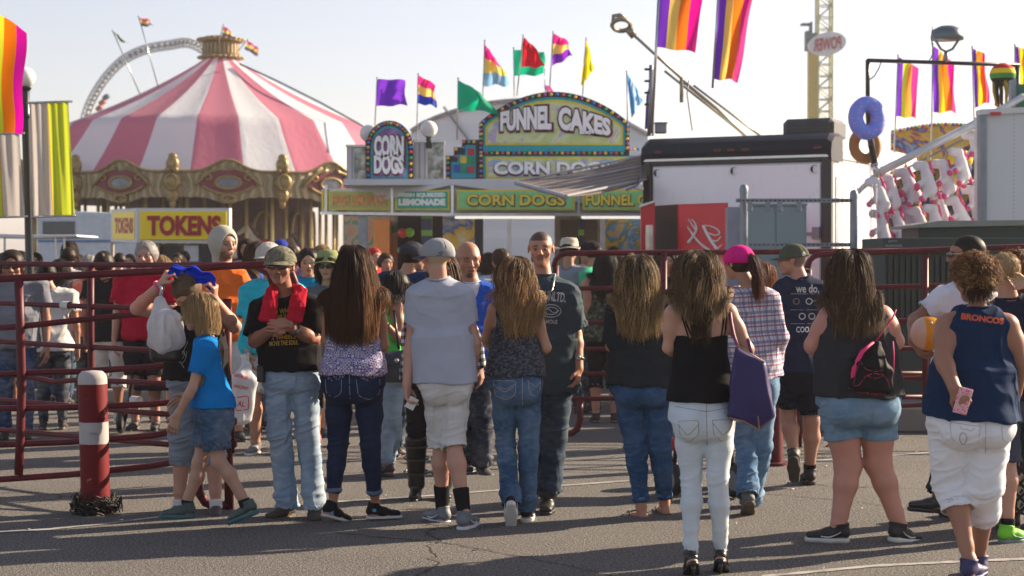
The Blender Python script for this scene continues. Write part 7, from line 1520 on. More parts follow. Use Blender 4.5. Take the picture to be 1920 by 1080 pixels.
def trailer():
 P = lambda x, y, Y: at(x, y, Y); A = at(1210, 262, 24.1); B = at(1556, 252, 22.9); ztop = 3.30; d = nrm(np.array([B[0]-A[0], B[1]-A[1], 0])); s = np.array([-d[1], d[0], 0]); W = math.hypot(B[0]-A[0], B[1]-A[1]); Ln = 4.9
 o = np.array([A[0], A[1], 0]); t = thing('trailer', o, 'white box trailer with black edging and roof fairing, red soda machine in front', 'trailer'); R = np.array([d, s, UP]).T
 def bx(name, x0, x1, y0, y1, z0, z1, mat, bev=.0, par=None):
  mb = MB(); mb.box(((x0+x1)/2, (y0+y1)/2, (z0+z1)/2), (x1-x0, y1-y0, z1-z0), bev=bev); mb.v = [tuple(R@np.array(v)) for v in mb.v]; return mb.build(name, mat, par or t)
 wm = NM('trailer_white'); f = wm.noise(1.2, 4, .6, wm.coord()); g = wm.noise(14, 4, .7, wm.coord((1,1,.3))); wm.col(wm.mix(wm.ramp(f, [(.3,(.80,.85,.92)),(.7,(.86,.90,.95))]), (.36,.35,.33), wm.math('MULTIPLY', wm.ramp(g, [(.6,(0,0,0)),(.75,(1,1,1))]), .35))); wm.set(rough=.35, coat=.2)
 bx('body', 0, W, .03, Ln, .55, ztop-.22, wm.m, .02); bx('rear_door', .12, W-.12, -.02, .05, .70, ztop-.38, wm.m, .015)
 for nm, x0, x1, z0, z1 in (('edge_trim',-.03,.10,.5,ztop-.2),('edge_trim',W-.11,W+.03,.5,ztop-.2),('sill_trim',.1,W-.1,.5,.66)): bx(nm, x0, x1, -.04, .10, z0, z1, M['black'], .02)
 bx('header_trim', .1, W-.1, -.03, .1, ztop-.36, ztop-.30, M['black'], .01); bx('header_strip', .0, W, -.06, -.03, ztop-.30, ztop-.265, M['chrome'])
 mb = MB(); pr = [(-.05,ztop-.30),(-.08,ztop-.2),(-.04,ztop-.06),(.10,ztop+.03),(.5,ztop+.05),(.5,ztop-.3)]
 V = [tuple(R@np.array([x, y, z])) for x in (-.04, .03, W-.03, W+.04) for (y, z) in [(yy, zz-(.05 if x in (-.04, W+.04) else 0)) for yy, zz in pr]]; n = len(pr)
 Fs = [(k*n+i, k*n+(i+1) % n, (k+1)*n+(i+1) % n, (k+1)*n+i) for k in range(3) for i in range(n)]+[tuple(range(n))[::-1], tuple(3*n+i for i in range(n))]; mb.add(V, Fs); mb.build('roof_fairing', paint((.008,.014,.024), .45, 0, .15, name='navy_fairing', spec=.25), t, auto=30)
 bx('roof', 0, W, .5, Ln, ztop-.23, ztop-.02, wm.m, .04); bx('side_rail', W, W+.03, .1, Ln, ztop-.30, ztop-.2, M['chrome'])
 for k in range(6): bx('side_seam', W-.002, W+.006, .6+k*.75, .62+k*.75, .6, ztop-.3, M['steel'])
 bx('side_door_gap', W-.002, W+.012, .25, .42, .6, ztop-.55, M['steel'])
 for x, z in ((.20,ztop-.46),(W*.5,ztop-.46),(W-.20,ztop-.46)):
  mb = MB(); mb.lathe([(.0001,-.03),(.05,-.03),(.055,.0)], R@np.array([x,-.04,z]), 12, R=R@rotx(PI/2)*-1 if False else rotx(PI/2)); mb.build('hinge', M['black'], t)
 for x in (.18, 1.05, 1.25, 1.45, W-.2): bx('marker_light', x, x+.1, -.09, -.07, ztop-.185, ztop-.155, paint((.14,.01,.015), .4, name='marker_red'))
 bx('latch_bar', W-.75, W-.2, -.05, -.02, 1.95, 1.99, M['steel']); bx('latch', W-.22, W-.12, -.08, -.02, 1.90, 2.06, M['steel'])
 ac = thing('air_conditioner', R@np.array([W-.42,.7,ztop-.03])+o, 'dark rounded air conditioner on the trailer roof', 'air conditioner'); mb = MB(); mb.box((0,0,.14), (.72,.7,.30), R=R, bev=.06); mb.build('shroud', paint((.035,.045,.055), .5, 0, .1, name='ac_plastic'), ac); mb = MB()
 for k in range(5): mb.box(R@np.array([0,-.355,.06+.04*k]), (.56,.012,.014), R=R)
 mb.build('grille', M['black'], ac)
 bxo = thing('junction_box', at(1239, 250, 24.3), 'small grey box on the left end of the trailer roof', 'box'); mb = MB(); mb.box((0,0,.07), (.16,.2,.14), bev=.01); mb.build('case', M['steel'], bxo); mb = MB(); mb.box((0,0,.145), (.18,.22,.012)); mb.build('lid', M['steel'], bxo)
 a = thing('awning', at(1207, 320, 24.5), 'ribbed brown and grey awning stretched out from the trailer', 'awning'); ao = np.array(a.location); c0, c1, c2, c3 = at(1212,292,24.3), at(1212,338,24.0), at(1062,369,22.3), at(968,343,25.0); V = []; Fs = []; mi = []; nu, nv = 34, 8
 n = NM('awning_fabric'); v = n.coord(); n.col(n.ramp(n.noise(3, 3, .5, v), [(.3,(.15,.115,.095)),(.7,(.20,.155,.13))])); n.set(rough=.7); ribs = paint((.30,.31,.34), .5, .3, name='awning_rib')
 for i in range(nu+1):
  for k in range(nv+1): u, w = i/nu, k/nv; p = (c0*(1-u)+c3*u)*(1-w)+(c1*(1-u)+c2*u)*w; V.append(p+np.array([0,0,.03*math.sin(w*PI*nv)+.0-.05*math.sin(PI*u)]))
 for i in range(nu):
  for k in range(nv): q = i*(nv+1)+k; Fs.append((q, q+1, q+nv+2, q+nv+1))
 oo = np_mesh('canopy', np.array(V), Fs, n.m, a, False, ao); md = oo.modifiers.new('s', 'SOLIDIFY'); md.thickness = .02
 for w in (0, .14, .28, .42, .56, .70, .84, 1): mb = MB(); mb.tube([c0*(1-w)+c1*w+UP*.015, c3*(1-w)+c2*w+UP*.015-UP*.0], .018 if w in (0,.42,1) else .005, 5); mb.build('rib', ribs, a, ao)
 mb = MB(); mb.tube([c3, c2], .035, 6); mb.build('front_rail', ribs, a, ao); mb = MB(); mb.tube([at(1205,335,24.0), at(1190,350,23.6), at(1175,356,23.5)], .02, 5); mb.tube([at(1205,300,24.3), at(1197,345,23.8)], .015, 5); mb.build('bracket', M['steel'], a, ao)
 w = thing('work_light', at(1196, 352, 23.7), 'small white lamp under the awning corner', 'lamp'); mb = MB(); mb.box((0,0,0), (.16,.08,.05), R=roty(.25), bev=.015); mb.build('lamp_head', M['globe'], w); mb = MB(); mb.bar((-.02,0,0), (.02,0,.16), .01); mb.build('arm', M['black'], w)
 sf = lambda x, y=0: 21.4+(1365-x)*.004; sm = at(1298, 700, 21.6); sm[2] = 0; v_ = thing('vending_machine', sm, 'red soda machine with white script letters before the trailer', 'vending machine')
 plate([(1227,386),(1271,383),(1271,720),(1227,716)], sf, .7, 'side_casing', paint((.03,.025,.022), .6, 0, .3, 3, name='machine_side'), v_, sm, push=.03); plate([(1271,383),(1365,380),(1365,724),(1271,722)], sf, .7, 'cabinet', M['red'], v_, sm); plate([(1274,387),(1362,384),(1362,720),(1274,718)], sf, .02, 'front_panel', paint((.58,.012,.03), .3, 0, .05, name='soda_red'), v_, sm, push=-.015)
 wt = paint((.75,.75,.74), .4, 0, .02, name='script_white')
 def scr(pts, r): mb = MB(); mb.tube([at(x, y, sf(x)-.03) for x, y in pts], r, 6, flat=.5); mb.build('script', wt, v_, sm, True)
 def sp(pts, n=6):
  P = np.array(pts, float); out = []
  for i in range(len(P)-1):
   p0, p1, p2, p3 = P[max(i-1,0)], P[i], P[i+1], P[min(i+2,len(P)-1)]
   for k in range(n): t_ = k/n; out.append(tuple(.5*((2*p1)+(-p0+p2)*t_+(2*p0-5*p1+4*p2-p3)*t_**2+(-p0+3*p1-3*p2+p3)*t_**3)))
  return out+[tuple(P[-1])]
 for pts, ra, rb in (([(1291,455),(1300,443),(1306,430),(1303,418),(1296,411)],.040,.010),([(1290,410),(1297,420),(1305,431)],.008,.022),([(1289,425),(1294,432),(1303,445),(1315,458),(1331,470)],.014,.036),
  ([(1319,423),(1325,436),(1334,452),(1344,466)],.038,.038),([(1319,423),(1332,424),(1345,430),(1349,438),(1340,441),(1329,437)],.014,.020),([(1333,450),(1344,452),(1352,443)],.030,.012),([(1331,470),(1343,468),(1353,459)],.034,.012)):
  L1 = sp(pts); scr(L1, [ra+(rb-ra)*i/(len(L1)-1) for i in range(len(L1))])
 rp = thing('ticket_post', at(1213, 700, 21.6)*np.array([1,1,0]), 'red board with clear tube lantern left of the soda machine', 'post'); ro = np.array(rp.location); plate([(1202,386),(1228,378),(1228,712),(1202,708)], 21.6, .12, 'board', M['red'], rp, ro); plate([(1199,384),(1229,375),(1229,379),(1199,389)], 21.6, .2, 'hood', M['chrome'], rp, ro, push=-.04)
 mb = MB(); mb.lathe([(.05,-.30),(.055,-.05),(.05,.12)], at(1218,440,21.5)-ro, 12); mb.build('lantern_tube', paint((.45,.42,.38), .1, .3, .2, name='hazy_glass'), rp, smooth=True)
 cb = at(1455, 700, 19.6); cb[2] = 0; c_ = thing('utility_cabinet', cb, 'pale blue green electrical cabinet between two grey posts', 'cabinet'); gm = paint((.24,.33,.35), .45, 0, .06, 2, name='pale_green_metal')
 plate(rect(1400,384,1512,720), 19.6, .5, 'housing', gm, c_, cb)
 plate(rect(1403,388,1453,716), 19.6, .02, 'door', gm, c_, cb, push=-.012, bev=.004); plate(rect(1456,388,1509,716), 19.6, .02, 'door', gm, c_, cb, push=-.012, bev=.004); plate(rect(1398,381,1514,385), 19.6, .55, 'rain_cap', gm, c_, cb, push=-.03); plate(rect(1449,520,1452,545), 19.6, .02, 'handle', M['steel'], c_, cb, push=-.04)
 bx2 = thing('breaker_box', at(1382, 700, 19.9)*np.array([1,1,0]), 'narrow grey box behind the left grey post', 'box'); bo = np.array(bx2.location); plate(rect(1366,388,1398,720), 19.9, .3, 'housing', paint((.30,.32,.40), .5, name='lilac_grey_metal'), bx2, bo); plate(rect(1368,392,1396,600), 19.9, .02, 'door', paint((.33,.35,.43), .5, name='lilac_grey_door'), bx2, bo, push=-.012)
 for x, y0, lab in ((1394,350,'thick grey round-topped post left of the utility cabinet'),(1600,360,'thick grey round-topped post right of the utility cabinet')):
  b = at(x, 700, 19.2); b[2] = 0; ps = thing('steel_post', b, lab, 'post', 'grey posts carrying the strut rails'); zt = at(x, y0, 19.2)[2]; mb = MB(); r = 7.6*19.2/3200; mb.tube([(0,0,0),(0,0,zt-.03)], r, 16); mb.build('post_tube', M['steel'], ps, smooth=False, auto=40); mb = MB(); mb.lathe([(r*1.08,-.05),(r*1.08,0),(r*.8,.035),(.0001,.05)], (0,0,zt-.02), 16); mb.build('cap', M['steel'], ps, smooth=True)
 for y, x0, x1, lab in ((376,1380,1600,'upper slotted strut rail with hanging brackets'),(459,1402,1600,'lower slotted strut rail crossing the cabinet')):
  b = at(x0, y, 19.05); rl = thing('strut_rail', b, lab, 'rail'); mb = MB(); ln = at(x1, y, 19.05)[0]-b[0]; mb.box((ln/2,0,0), (ln,.04,.045)); mb.build('channel', M['steel'], rl); mb = MB()
  for k in range(int(ln/.05)): mb.box((.03+k*.05,-.021,0), (.028,.004,.014))
  mb.build('slots', M['black'], rl)
  if y < 400:
   for xx in (1406, 1440, 1462, 1498): mb = MB(); mb.box((at(xx,y,19.05)[0]-b[0],-.0,-.07), (.05,.05,.10), bev=.004); mb.build('bracket', M['steel'], rl)
def lights_right():
 t = thing('light_tower', at(1278, 250, 24.6), 'raised boom lamp with oval head above the trailer', 'lamp'); o = np.array(t.location); rod = paint((.30,.27,.20), .4, .4, name='bronze_pole')
 mb = MB(); mb.tube([at(1180,58,24.6), at(1278,147,24.6)], .022, 7); mb.tube([at(1278,145,24.6), at(1278,192,24.6)], .03, 7); mb.tube([at(1278,150,24.6), at(1345,205,24.6), at(1405,262,24.6)], .026, 7); mb.tube([at(1246,133,24.8), at(1410,264,24.8)], .02, 6); mb.tube([at(1300,160,24.9), at(1440,266,24.9)], .018, 6); mb.build('boom', rod, t, o, True)
 mb = MB(); mb.tube([at(1165+17*math.cos(g), 47+11*math.sin(g), 24.6+.2*math.sin(g)) for g in np.linspace(0, 2*PI, 21)[:-1]], .034, 6, closed=True); mb.tube([at(1150,40,24.5), at(1150,30,24.5), at(1162,28,24.5), at(1172,34,24.5)], .03, 6); mb.tube([at(1178,54,24.6), at(1190,68,24.6)], .06, 7); mb.build('lamp_head', rod, t, o, True)
 mb = MB(); mb.tube([at(x, y, 24.5) for x, y in ((1292,150),(1288,175),(1292,205),(1298,245))], .008, 4); mb.build('cable', M['black'], t, o, True)
 m = thing('antenna_mast', at(1218, 255, 24.2), 'thin lattice mast with clips standing left of the trailer roof', 'mast'); o = np.array(m.location); mb = MB(); mb.tube([at(1217,255,24.2), at(1221,122,24.2)], .028, 6); mb.tube([at(1224,255,24.2), at(1227,130,24.2)], .015, 5); mb.build('pole', M['steel'], m, o, True)
 for y in (130, 152, 174, 196): mb = MB(); mb.box(at(1213,y,24.2)-o, (.07,.04,.03)); mb.build('clip', M['black'], m)
 gp = 'tall rainbow feather flags'
 W4 = [PU, (.90,.62,.14), OR, MG]
 flag([(1240,-40),(1322,-40),(1303,98),(1229,88)], 21.0, W4, 'tall rainbow striped banner flag cut by the top of the photo left', 'v', .03, ((1238,-60),(1222,250)), gp, .018, 1, yd=.1)
 flag([(1350,-50),(1420,-50),(1384,152),(1337,148)], 21.0, W4, 'second tall rainbow banner flag curling at its right edge', 'v', .05, ((1350,-60),(1336,165)), gp, .014, 2.5, yd=.1)
 gp = 'rainbow flags behind the unicorn booth'
 W5 = [PU, LY, (.80,.30,.05), (.70,.03,.25)]; W6 = [PU, (.85,.65,.02), OR, MG]
 flag([(1684,106),(1720,128),(1717,222),(1679,218)], 26, W5, 'rainbow flag nearest the donut', 'v', .04, ((1684,104),(1676,300)), gp, .012, 1)
 flag([(1749,85),(1786,118),(1793,210),(1750,211)], 26, W6, 'rainbow flag under the floodlight', 'v', .06, ((1749,82),(1746,300)), gp, .012, 2)
 flag([(1824,91),(1846,100),(1858,190),(1828,202)], 26, W6, 'rainbow flag left of the striped beanie', 'v', .05, ((1823,88),(1828,300)), gp, .012, 3)
 flag([(1903,86),(1932,96),(1935,170),(1908,168)], 26, W6, 'rainbow flag cut by the right edge of the photo', 'v', .05, ((1903,84),(1904,300)), gp, .012, 4)
 n = thing('banner', at(1215, 250, 26), 'narrow violet banner beside the mast', 'banner'); plate([(1212,180),(1220,150),(1219,240),(1209,242)], 26, .02, 'banner_cloth', fabric((.10,.04,.25)), n, np.array(n.location)); mb = MB(); mb.tube([at(1221,145,26.02), at(1221,250,26.02)], .012, 5); mb.build('pole', M['steel'], n, np.array(n.location))
 Y = 110; b = at(1545, 490, Y); b[2] = 0; t = thing('drop_tower', b, 'tall steel lattice drop ride with yellow column', 'ride'); lm = paint((.42,.44,.30), .5, .2, name='pale_lattice_paint'); mb = MB(); x0, x1 = at(1532,300,Y)[0]-b[0], at(1558,300,Y)[0]-b[0]; zz = np.arange(0, 22, .75)
 for x in (x0, x1):
  for y in (-.45, .45): mb.bar((x,y,0), (x,y,22), .09, 6)
 for i, (a, c) in enumerate(zip(zz[:-1], zz[1:])):
  for y in (-.45, .45): mb.bar((x0,y,a), (x1,y,c), .05, 4) if i % 2 else mb.bar((x1,y,a), (x0,y,c), .05, 4); mb.bar((x0,y,c), (x1,y,c), .04, 4)
 mb.build('lattice', lm, t)
 mb = MB(); mb.box((at(1523,300,Y)[0]-b[0],0,(at(1523,95,Y)[2])/2), (.58,.6,at(1523,95,Y)[2])); mb.build('yellow_column', paint((.50,.38,.08), .5, name='ochre_paint'), t)
 mb = MB()
 for (x, y, w, h_) in ((1521,85,22,20),(1515,68,10,18),(1528,70,14,14),(1511,46,18,3),(1520,52,3,20)): mb.box(at(x,y,Y)-b, (w*Y/FPX, .8, h_*Y/FPX))
 mb.build('gondola', paint((.10,.14,.16), .6, 0, .3, name='gondola_dark'), t)
 s = thing('ride_sign', at(1551, 82, Y-1), 'white oval sign with red letters reading POWER seen from behind on the drop ride', 'sign'); o = np.array(s.location)
 plate([(1551+36*math.cos(g), 82-22*math.sin(g)-.0*math.cos(g)+(-.12*36*math.cos(g))) for g in np.linspace(0, 2*PI, 25)[:-1]], Y-1, .3, 'sign_oval', M['white'], s, o)
 V, Fs = fit_text('POWER', 52, 24, .03); W = [at(1551-v[0], 82-v[1]-.12*(-v[0])*-1*-1, Y-1.1) for v in V]; np_mesh('lettering', np.array(W), [tuple(F_)[::-1] for F_ in Fs], paint((.40,.02,.05), .5, name='sign_letter_red'), s, False, o)
 f = thing('pipe_frame', at(1627, 185, 23.0), 'thin black pipe frame carrying the floodlight over the booth', 'frame'); o = np.array(f.location); mb = MB(); mb.tube([at(1627,190,23), at(1627,112,23)], .03, 7); mb.tube([at(1626,113,23), at(1912,122,23)], .028, 7); mb.tube([at(1908,122,23), at(1908,230,23)], .03, 7); mb.build('pipe', M['black'], f, o, True)
 mb = MB(); mb.tube([at(x, y, 23) for x, y in ((1653,114),(1648,128),(1640,142),(1630,150))], .008, 4); mb.build('cable', M['black'], f, o, True); mb = MB(); mb.tube([at(x, y, 23) for x, y in ((1749,50),(1746,70),(1750,100),(1740,118))], .008, 4); mb.build('cable', M['black'], f, o, True)
 l = thing('floodlight', at(1774, 118, 23), 'grey domed floodlight on a yoke above the pipe frame', 'lamp'); o = np.array(l.location); mb = MB(); mb.lathe([(.0001,.19),(.10,.185),(.19,.14),(.22,.05),(.215,.0),(.0001,.0)], at(1776,75,23)-o, 20); mb.build('lamp_dome', paint((.12,.16,.18), .35, .4, .15, name='lamp_grey'), l, smooth=True)
 mb = MB(); mb.tube([at(1749,56,23), at(1752,72,23), at(1764,92,23), at(1774,97,23), at(1786,92,23), at(1802,68,23), at(1800,60,23)], .018, 6); mb.tube([at(1774,97,23), at(1774,118,23)], .03, 6); mb.build('yoke', M['steel'], l, o, True)
def booth_right():
 for i, (cx, cy, Y, rx, ry, rr, ic, lab) in enumerate(((1625,222,22.5,21,27,14,True,'giant blue iced donut with sprinkles hanging on the booth'),(1622,273,22.9,21,25,10,False,'plain brown ring donut hanging behind the iced one'))):
  t = thing('donut', at(cx, cy, Y), lab, 'donut'); o = np.array(t.location); m = Y/FPX; mb = MB(); mb.tube([(rx*m*math.cos(g), .03*math.sin(g), ry*m*math.sin(g)) for g in np.linspace(0, 2*PI, 33)[:-1]], rr*m, 14, closed=True); mb.build('dough', paint((.34,.17,.06), .7, 0, .15, name='dough'), t, smooth=True)
  if ic:
   n = NM('blue_icing'); v = n.n('ShaderNodeTexVoronoi'); v.inputs['Scale'].default_value = 34; n.l(n.coord(), v.inputs['Vector']); cl = n.n('ShaderNodeTexVoronoi'); cl.inputs['Scale'].default_value = 34; n.l(n.coord(), cl.inputs['Vector'])
   n.col(n.mix(n.mix((.16,.26,.80), (.80,.22,.62), n.ramp(n.sep(cl.outputs['Color'])[0], [(.5,(0,0,0)),(.55,(1,1,1))])), (.16,.26,.80), n.ramp(v.outputs['Distance'], [(.30,(0,0,0)),(.36,(1,1,1))]))); n.set(rough=.6)
   mb = MB(); mb.tube([(rx*m*math.cos(g)*1.01, -.03+.03*math.sin(g), ry*m*math.sin(g)*1.01) for g in np.linspace(0, 2*PI, 33)[:-1]], [rr*m*(1.02+.03*math.sin(g*5)) for g in range(32)], 14, closed=True); mb.build('icing', n.m, t, smooth=True)
 hp = thing('hanging_pole', at(1630, 185, 22.7), 'dark vertical pole that carries the giant donuts', 'pole'); mb = MB(); mb.tube([at(1627,185,22.8), at(1632,260,22.75), at(1640,310,22.7)], .045, 8); mb.build('pole_tube', M['black'], hp, np.array(hp.location), True); mb = MB(); mb.tube([at(1640,306,22.7), at(1645,330,22.7)], .055, 8); mb.build('sleeve', M['chrome'], hp, np.array(hp.location), True)
 t = thing('plush_hat', at(1880, 140, 22.5), 'red yellow and green striped beanie plush with dark dreadlocks', 'plush'); o = np.array(t.location); n = NM('striped_beanie'); z = n.sep(n.coord())[2]; n.col(n.ramp(n.math('MULTIPLY_ADD', z, 3.2, .42), [(0,(.01,.01,.012)),(.22,(.01,.01,.012)),(.25,(.05,.25,.05)),(.42,(.05,.25,.05)),(.45,(.75,.55,.02)),(.62,(.75,.55,.02)),(.66,(.5,.01,.02))], 'CONSTANT')); n.set(rough=.9)
 mb = MB(); mb.sphere((0,0,0), .17, 12, (1,.9,.9)); mb.build('hat', n.m, t, smooth=True); rg = random.Random(3)
 for k in range(12): a = 2*PI*k/12; mb = MB(); mb.tube([(.11*math.cos(a), .10*math.sin(a), -.08), (.13*math.cos(a)+.02, .12*math.sin(a), -.22), (.11*math.cos(a)+rg.uniform(-.03,.05), .11*math.sin(a), -.38-rg.uniform(0,.08))], [.03,.026,.015], 6); mb.build('dreadlock', paint((.02,.018,.012) if k % 3 else (.35,.25,.03), .9, name='felt'), t, smooth=True)
 b = at(1760, 700, 22.0); b[2] = 0; t = thing('prize_booth', b, 'game booth with white folding awning frame above hanging unicorns', 'booth'); wm = M['white']
 mb = MB(); mb.tube([at(1645,325,21.8), at(1840,226,21.8)], .05, 8); mb.tube([at(1840,226,21.8), at(1886,200,21.9), at(1920,180,21.9)], .045, 8); mb.tube([at(1606,362,21.8), at(1648,323,21.8)], .035, 8); mb.build('awning_arm', paint((.55,.57,.60), .4, .2, name='awning_arm_white'), t, b, True)
 mb = MB(); mb.tube([at(1838,215,21.9), at(1842,700,21.9)], .05, 4); mb.build('corner_post', M['steel'], t, b);
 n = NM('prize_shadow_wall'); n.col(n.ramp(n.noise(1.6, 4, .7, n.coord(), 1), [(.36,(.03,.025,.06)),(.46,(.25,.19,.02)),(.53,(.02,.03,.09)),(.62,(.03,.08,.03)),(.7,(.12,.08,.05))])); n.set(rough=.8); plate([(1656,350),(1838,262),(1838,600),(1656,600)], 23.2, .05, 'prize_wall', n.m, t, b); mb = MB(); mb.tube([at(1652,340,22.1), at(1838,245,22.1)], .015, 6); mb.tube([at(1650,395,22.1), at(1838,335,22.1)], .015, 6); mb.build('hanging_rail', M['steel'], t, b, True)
 cl = thing('plastic_curtain', at(1632, 700, 21.6)*np.array([1,1,0]), 'clear wrinkled plastic curtain strip at the left end of the booth', 'curtain'); co_ = np.array(cl.location); mm = NM('clear_vinyl'); mm.set(rough=.15, spec=.5); mm.col((.7,.72,.75)); mm.b.inputs['Alpha'].default_value = .35; V = [];
 for i in range(15):
  for k in range(2): x = 1612+i*2.4; V.append(at(x, 345 if k else 640, 21.6+.05*math.sin(i*1.9)))
 np_mesh('vinyl_sheet', np.array(V), [(2*i, 2*i+1, 2*i+3, 2*i+2) for i in range(14)], mm.m, cl, True, co_)
 uw = NM('white_plush'); uw.col((.68,.66,.72)); uw.set(rough=1, sheen=.5, spec=.1); uw.bump(uw.noise(70, 3, .7, uw.coord()), .6, .01); uw = uw.m; pk = paint((.68,.08,.24), .9, 0, .12, 20, name='pink_plush'); hn = paint((.62,.42,.12), .4, .2, name='gold_satin')
 base = None
 def uni():
  u = empty('unicorn_plush', (0,0,0)); m = 1.0
  e = lambda x, z, y=0: np.array([x, y, z])
  P = [Cone(e(.02,-.05), e(.09,-.30), (.085,.10), (.125,.13), None, .05), Cone(e(-.02,.06), e(.03,-.10), .075, .085, None, .05), Cone(e(-.03,.10), e(-.16,.09), (.08,.08), (.078,.070), None, .04), Ell(e(.0,.19,.03), (.018,.014,.035), None, .01)]
  V, Q = polygonise(P+[Cone(e(.0,-.16,-.06), e(-.13,-.24,-.10), .055, .045, None, .03), Cone(e(.06,-.34,-.07), e(-.02,-.45,-.10), .06, .05, None, .03), Cone(e(.0,-.16,.06), e(-.12,-.27,.09), .055, .045, None, .03), Cone(e(.14,-.34,.06), e(.15,-.47,.06), .06, .05, None, .03)], .014)
  np_mesh('body', V, Q, uw, u, True)
  for c in ((-.125,-.105,-.245),(-.03,-.105,-.455),(-.125,.09,-.275),(.15,.06,-.475)): mb = MB(); mb.sphere(c, .054, 7); mb.build('hoof', pk, u, smooth=True)
  V, Q = polygonise([Cone(e(.05,.14), e(.10,.0), (.035,.05), (.03,.05), None, .03), Cone(e(.10,.0), e(.085,-.12), .035, .025, None, .03)], .012); np_mesh('mane', V, Q, pk, u, True)
  V, Q = polygonise([Cone(e(.20,-.30), e(.26,-.42), .04, .03, None, .03)], .012); np_mesh('tail', V, Q, pk, u, True)
  mb = MB(); mb.tube([(.01,0,.15),(.015,0,.22),(.02,0,.30)], [.028,.018,.004], 8); mb.build('horn', hn, u, smooth=True); mb = MB(); mb.sphere((-.10,-.062,.10), .010, 4); mb.build('eye', M['black'], u); return u
 U = [(1646,352,'unicorn plush at the upper left end of the rail by the vinyl curtain'),(1669,346,'unicorn plush second along the upper rail'),(1700,333,'unicorn plush third along the upper rail, front hooves crossed over its neighbour'),(1736,322,'unicorn plush fourth along the upper rail'),(1771,318,'largest looking unicorn plush fifth along the upper rail'),(1827,262,'unicorn plush high up against the white trailer corner'),
  (1652,412,'unicorn plush at the left end of the lower rail'),(1682,410,'unicorn plush second along the lower rail'),(1722,405,'unicorn plush third along the lower rail above the green box edge'),(1752,402,'unicorn plush fourth along the lower rail'),(1795,385,'unicorn plush lower row leaning left under the gap'),(1826,366,'unicorn plush in the lower row beside the trailer corner'),(1800,296,'unicorn plush between the large looking one and the high corner one'),(1692,385,'unicorn plush tucked behind the second and third of the upper rail'),(1760,372,'unicorn plush tucked behind the fifth of the upper rail'),(1668,452,'unicorn plush lowest of all beside the green lid')]
 for i, (x, y, lab) in enumerate(U):
  if base is None: u = base = uni()
  else:
   u = base.copy(); COL.objects.link(u)
   for ch in list(base.children): c = ch.copy(); COL.objects.link(c); c.parent = u
  u.location = tuple(at(x, y, 21.75+.12*(i % 3)+(.3 if i > 12 else 0))); u.rotation_euler = (0, .12*math.sin(i*2.3), .25*math.sin(i*1.7)); k = .76 if i < 6 else .72; u.scale = (k,k,k); tag(u, lab, 'plush toy', 'unicorn plushes hanging in the prize booth')
 for i, (x, y, lab) in enumerate(((1800,300,'round yellow and blue plush partly hidden between the unicorns'),(1785,345,'yellow plush ball behind the unicorn hooves'))):
  t = thing('plush_ball', at(x, y, 22.6), lab, 'plush toy'); mb = MB(); mb.sphere((0,0,0), .17, 9, (1,.8,.85)); mb.build('body', paint((.62,.46,.03), .9, name='yellow_plush'), t, smooth=True); mb = MB(); mb.sphere((.0,0,-.10), .15, 8, (1.05,.9,.7)); mb.build('trousers', paint((.05,.09,.22), .9, name='blue_plush'), t, smooth=True)
 t = thing('plush_ball', at(1712, 424, 22.3), 'green and red melon slice plush low between the unicorns', 'plush toy'); mb = MB(); mb.sphere((0,0,0), .12, 8, (1,.5,1)); mb.build('body', paint((.10,.45,.04), .9, name='lime_plush'), t, smooth=True); mb = MB(); mb.sphere((0,-.03,.02), .09, 8, (1,.5,1)); mb.build('flesh', paint((.6,.04,.05), .9, name='melon_red'), t, smooth=True)
 s = thing('ride_sign', at(1765, 300, 34), 'ornate yellow funfair sign board with bulbs behind the flags', 'sign'); o = np.array(s.location); n = NM('ornate_swirl'); n.col(n.ramp(n.noise(1.1, 4, .6, n.coord(), 2), [(.42,(.50,.34,.06)),(.50,(.60,.42,.07)),(.53,(.50,.12,.03)),(.57,(.08,.05,.20)),(.61,(.15,.30,.55)),(.66,(.55,.38,.06))])); n.set(rough=.5)
 plate([(1674,300),(1674,248)]+[(1674+(1880-1674)*u, 248-14*math.sin(PI*u)) for u in np.linspace(.1,.9,9)]+[(1880,248),(1880,340),(1674,340)], 34, .2, 'sign_board', n.m, s, o)
 bl = [(1674,248+k*6) for k in range(9)]+[(1674+(1880-1674)*u, 247-14*math.sin(PI*u)) for u in np.linspace(0,1,30)]; bulbs([at(x, y, 33.95) for x, y in bl], s, o, .04)
 t = thing('box_truck', at(1880, 700, 20.5)*np.array([1,1,0]), 'white riveted box trailer filling the right edge above the green boxes', 'trailer'); o = np.array(t.location); n = NM('white_riveted_panel'); x = n.sep(n.coord()); rv = n.math('MULTIPLY', n.ramp(n.math('SINE', n.math('MULTIPLY', x[2], 130)), [(.6,(0,0,0)),(.8,(1,1,1))]), n.ramp(n.math('SINE', n.math('MULTIPLY', x[0], 13)), [(.985,(0,0,0)),(.995,(1,1,1))])); n.col(n.mix((.56,.60,.63), (.35,.37,.40), rv)); n.set(rough=.35)
 plate([(1848,214),(1990,206),(1990,600),(1848,600)], 20.5, .5, 'body', n.m, t, o); plate([(1838,212),(1850,211),(1850,600),(1840,600)], 20.5, .15, 'corner_post', M['steel'], t, o, push=-.03); plate([(1838,205),(1995,197),(1995,208),(1838,215)], 20.5, .2, 'top_rail', M['white'], t, o, push=-.05); plate(rect(1858,210,1877,216), 20.5, .03, 'marker_light', M['red'], t, o, push=-.08)
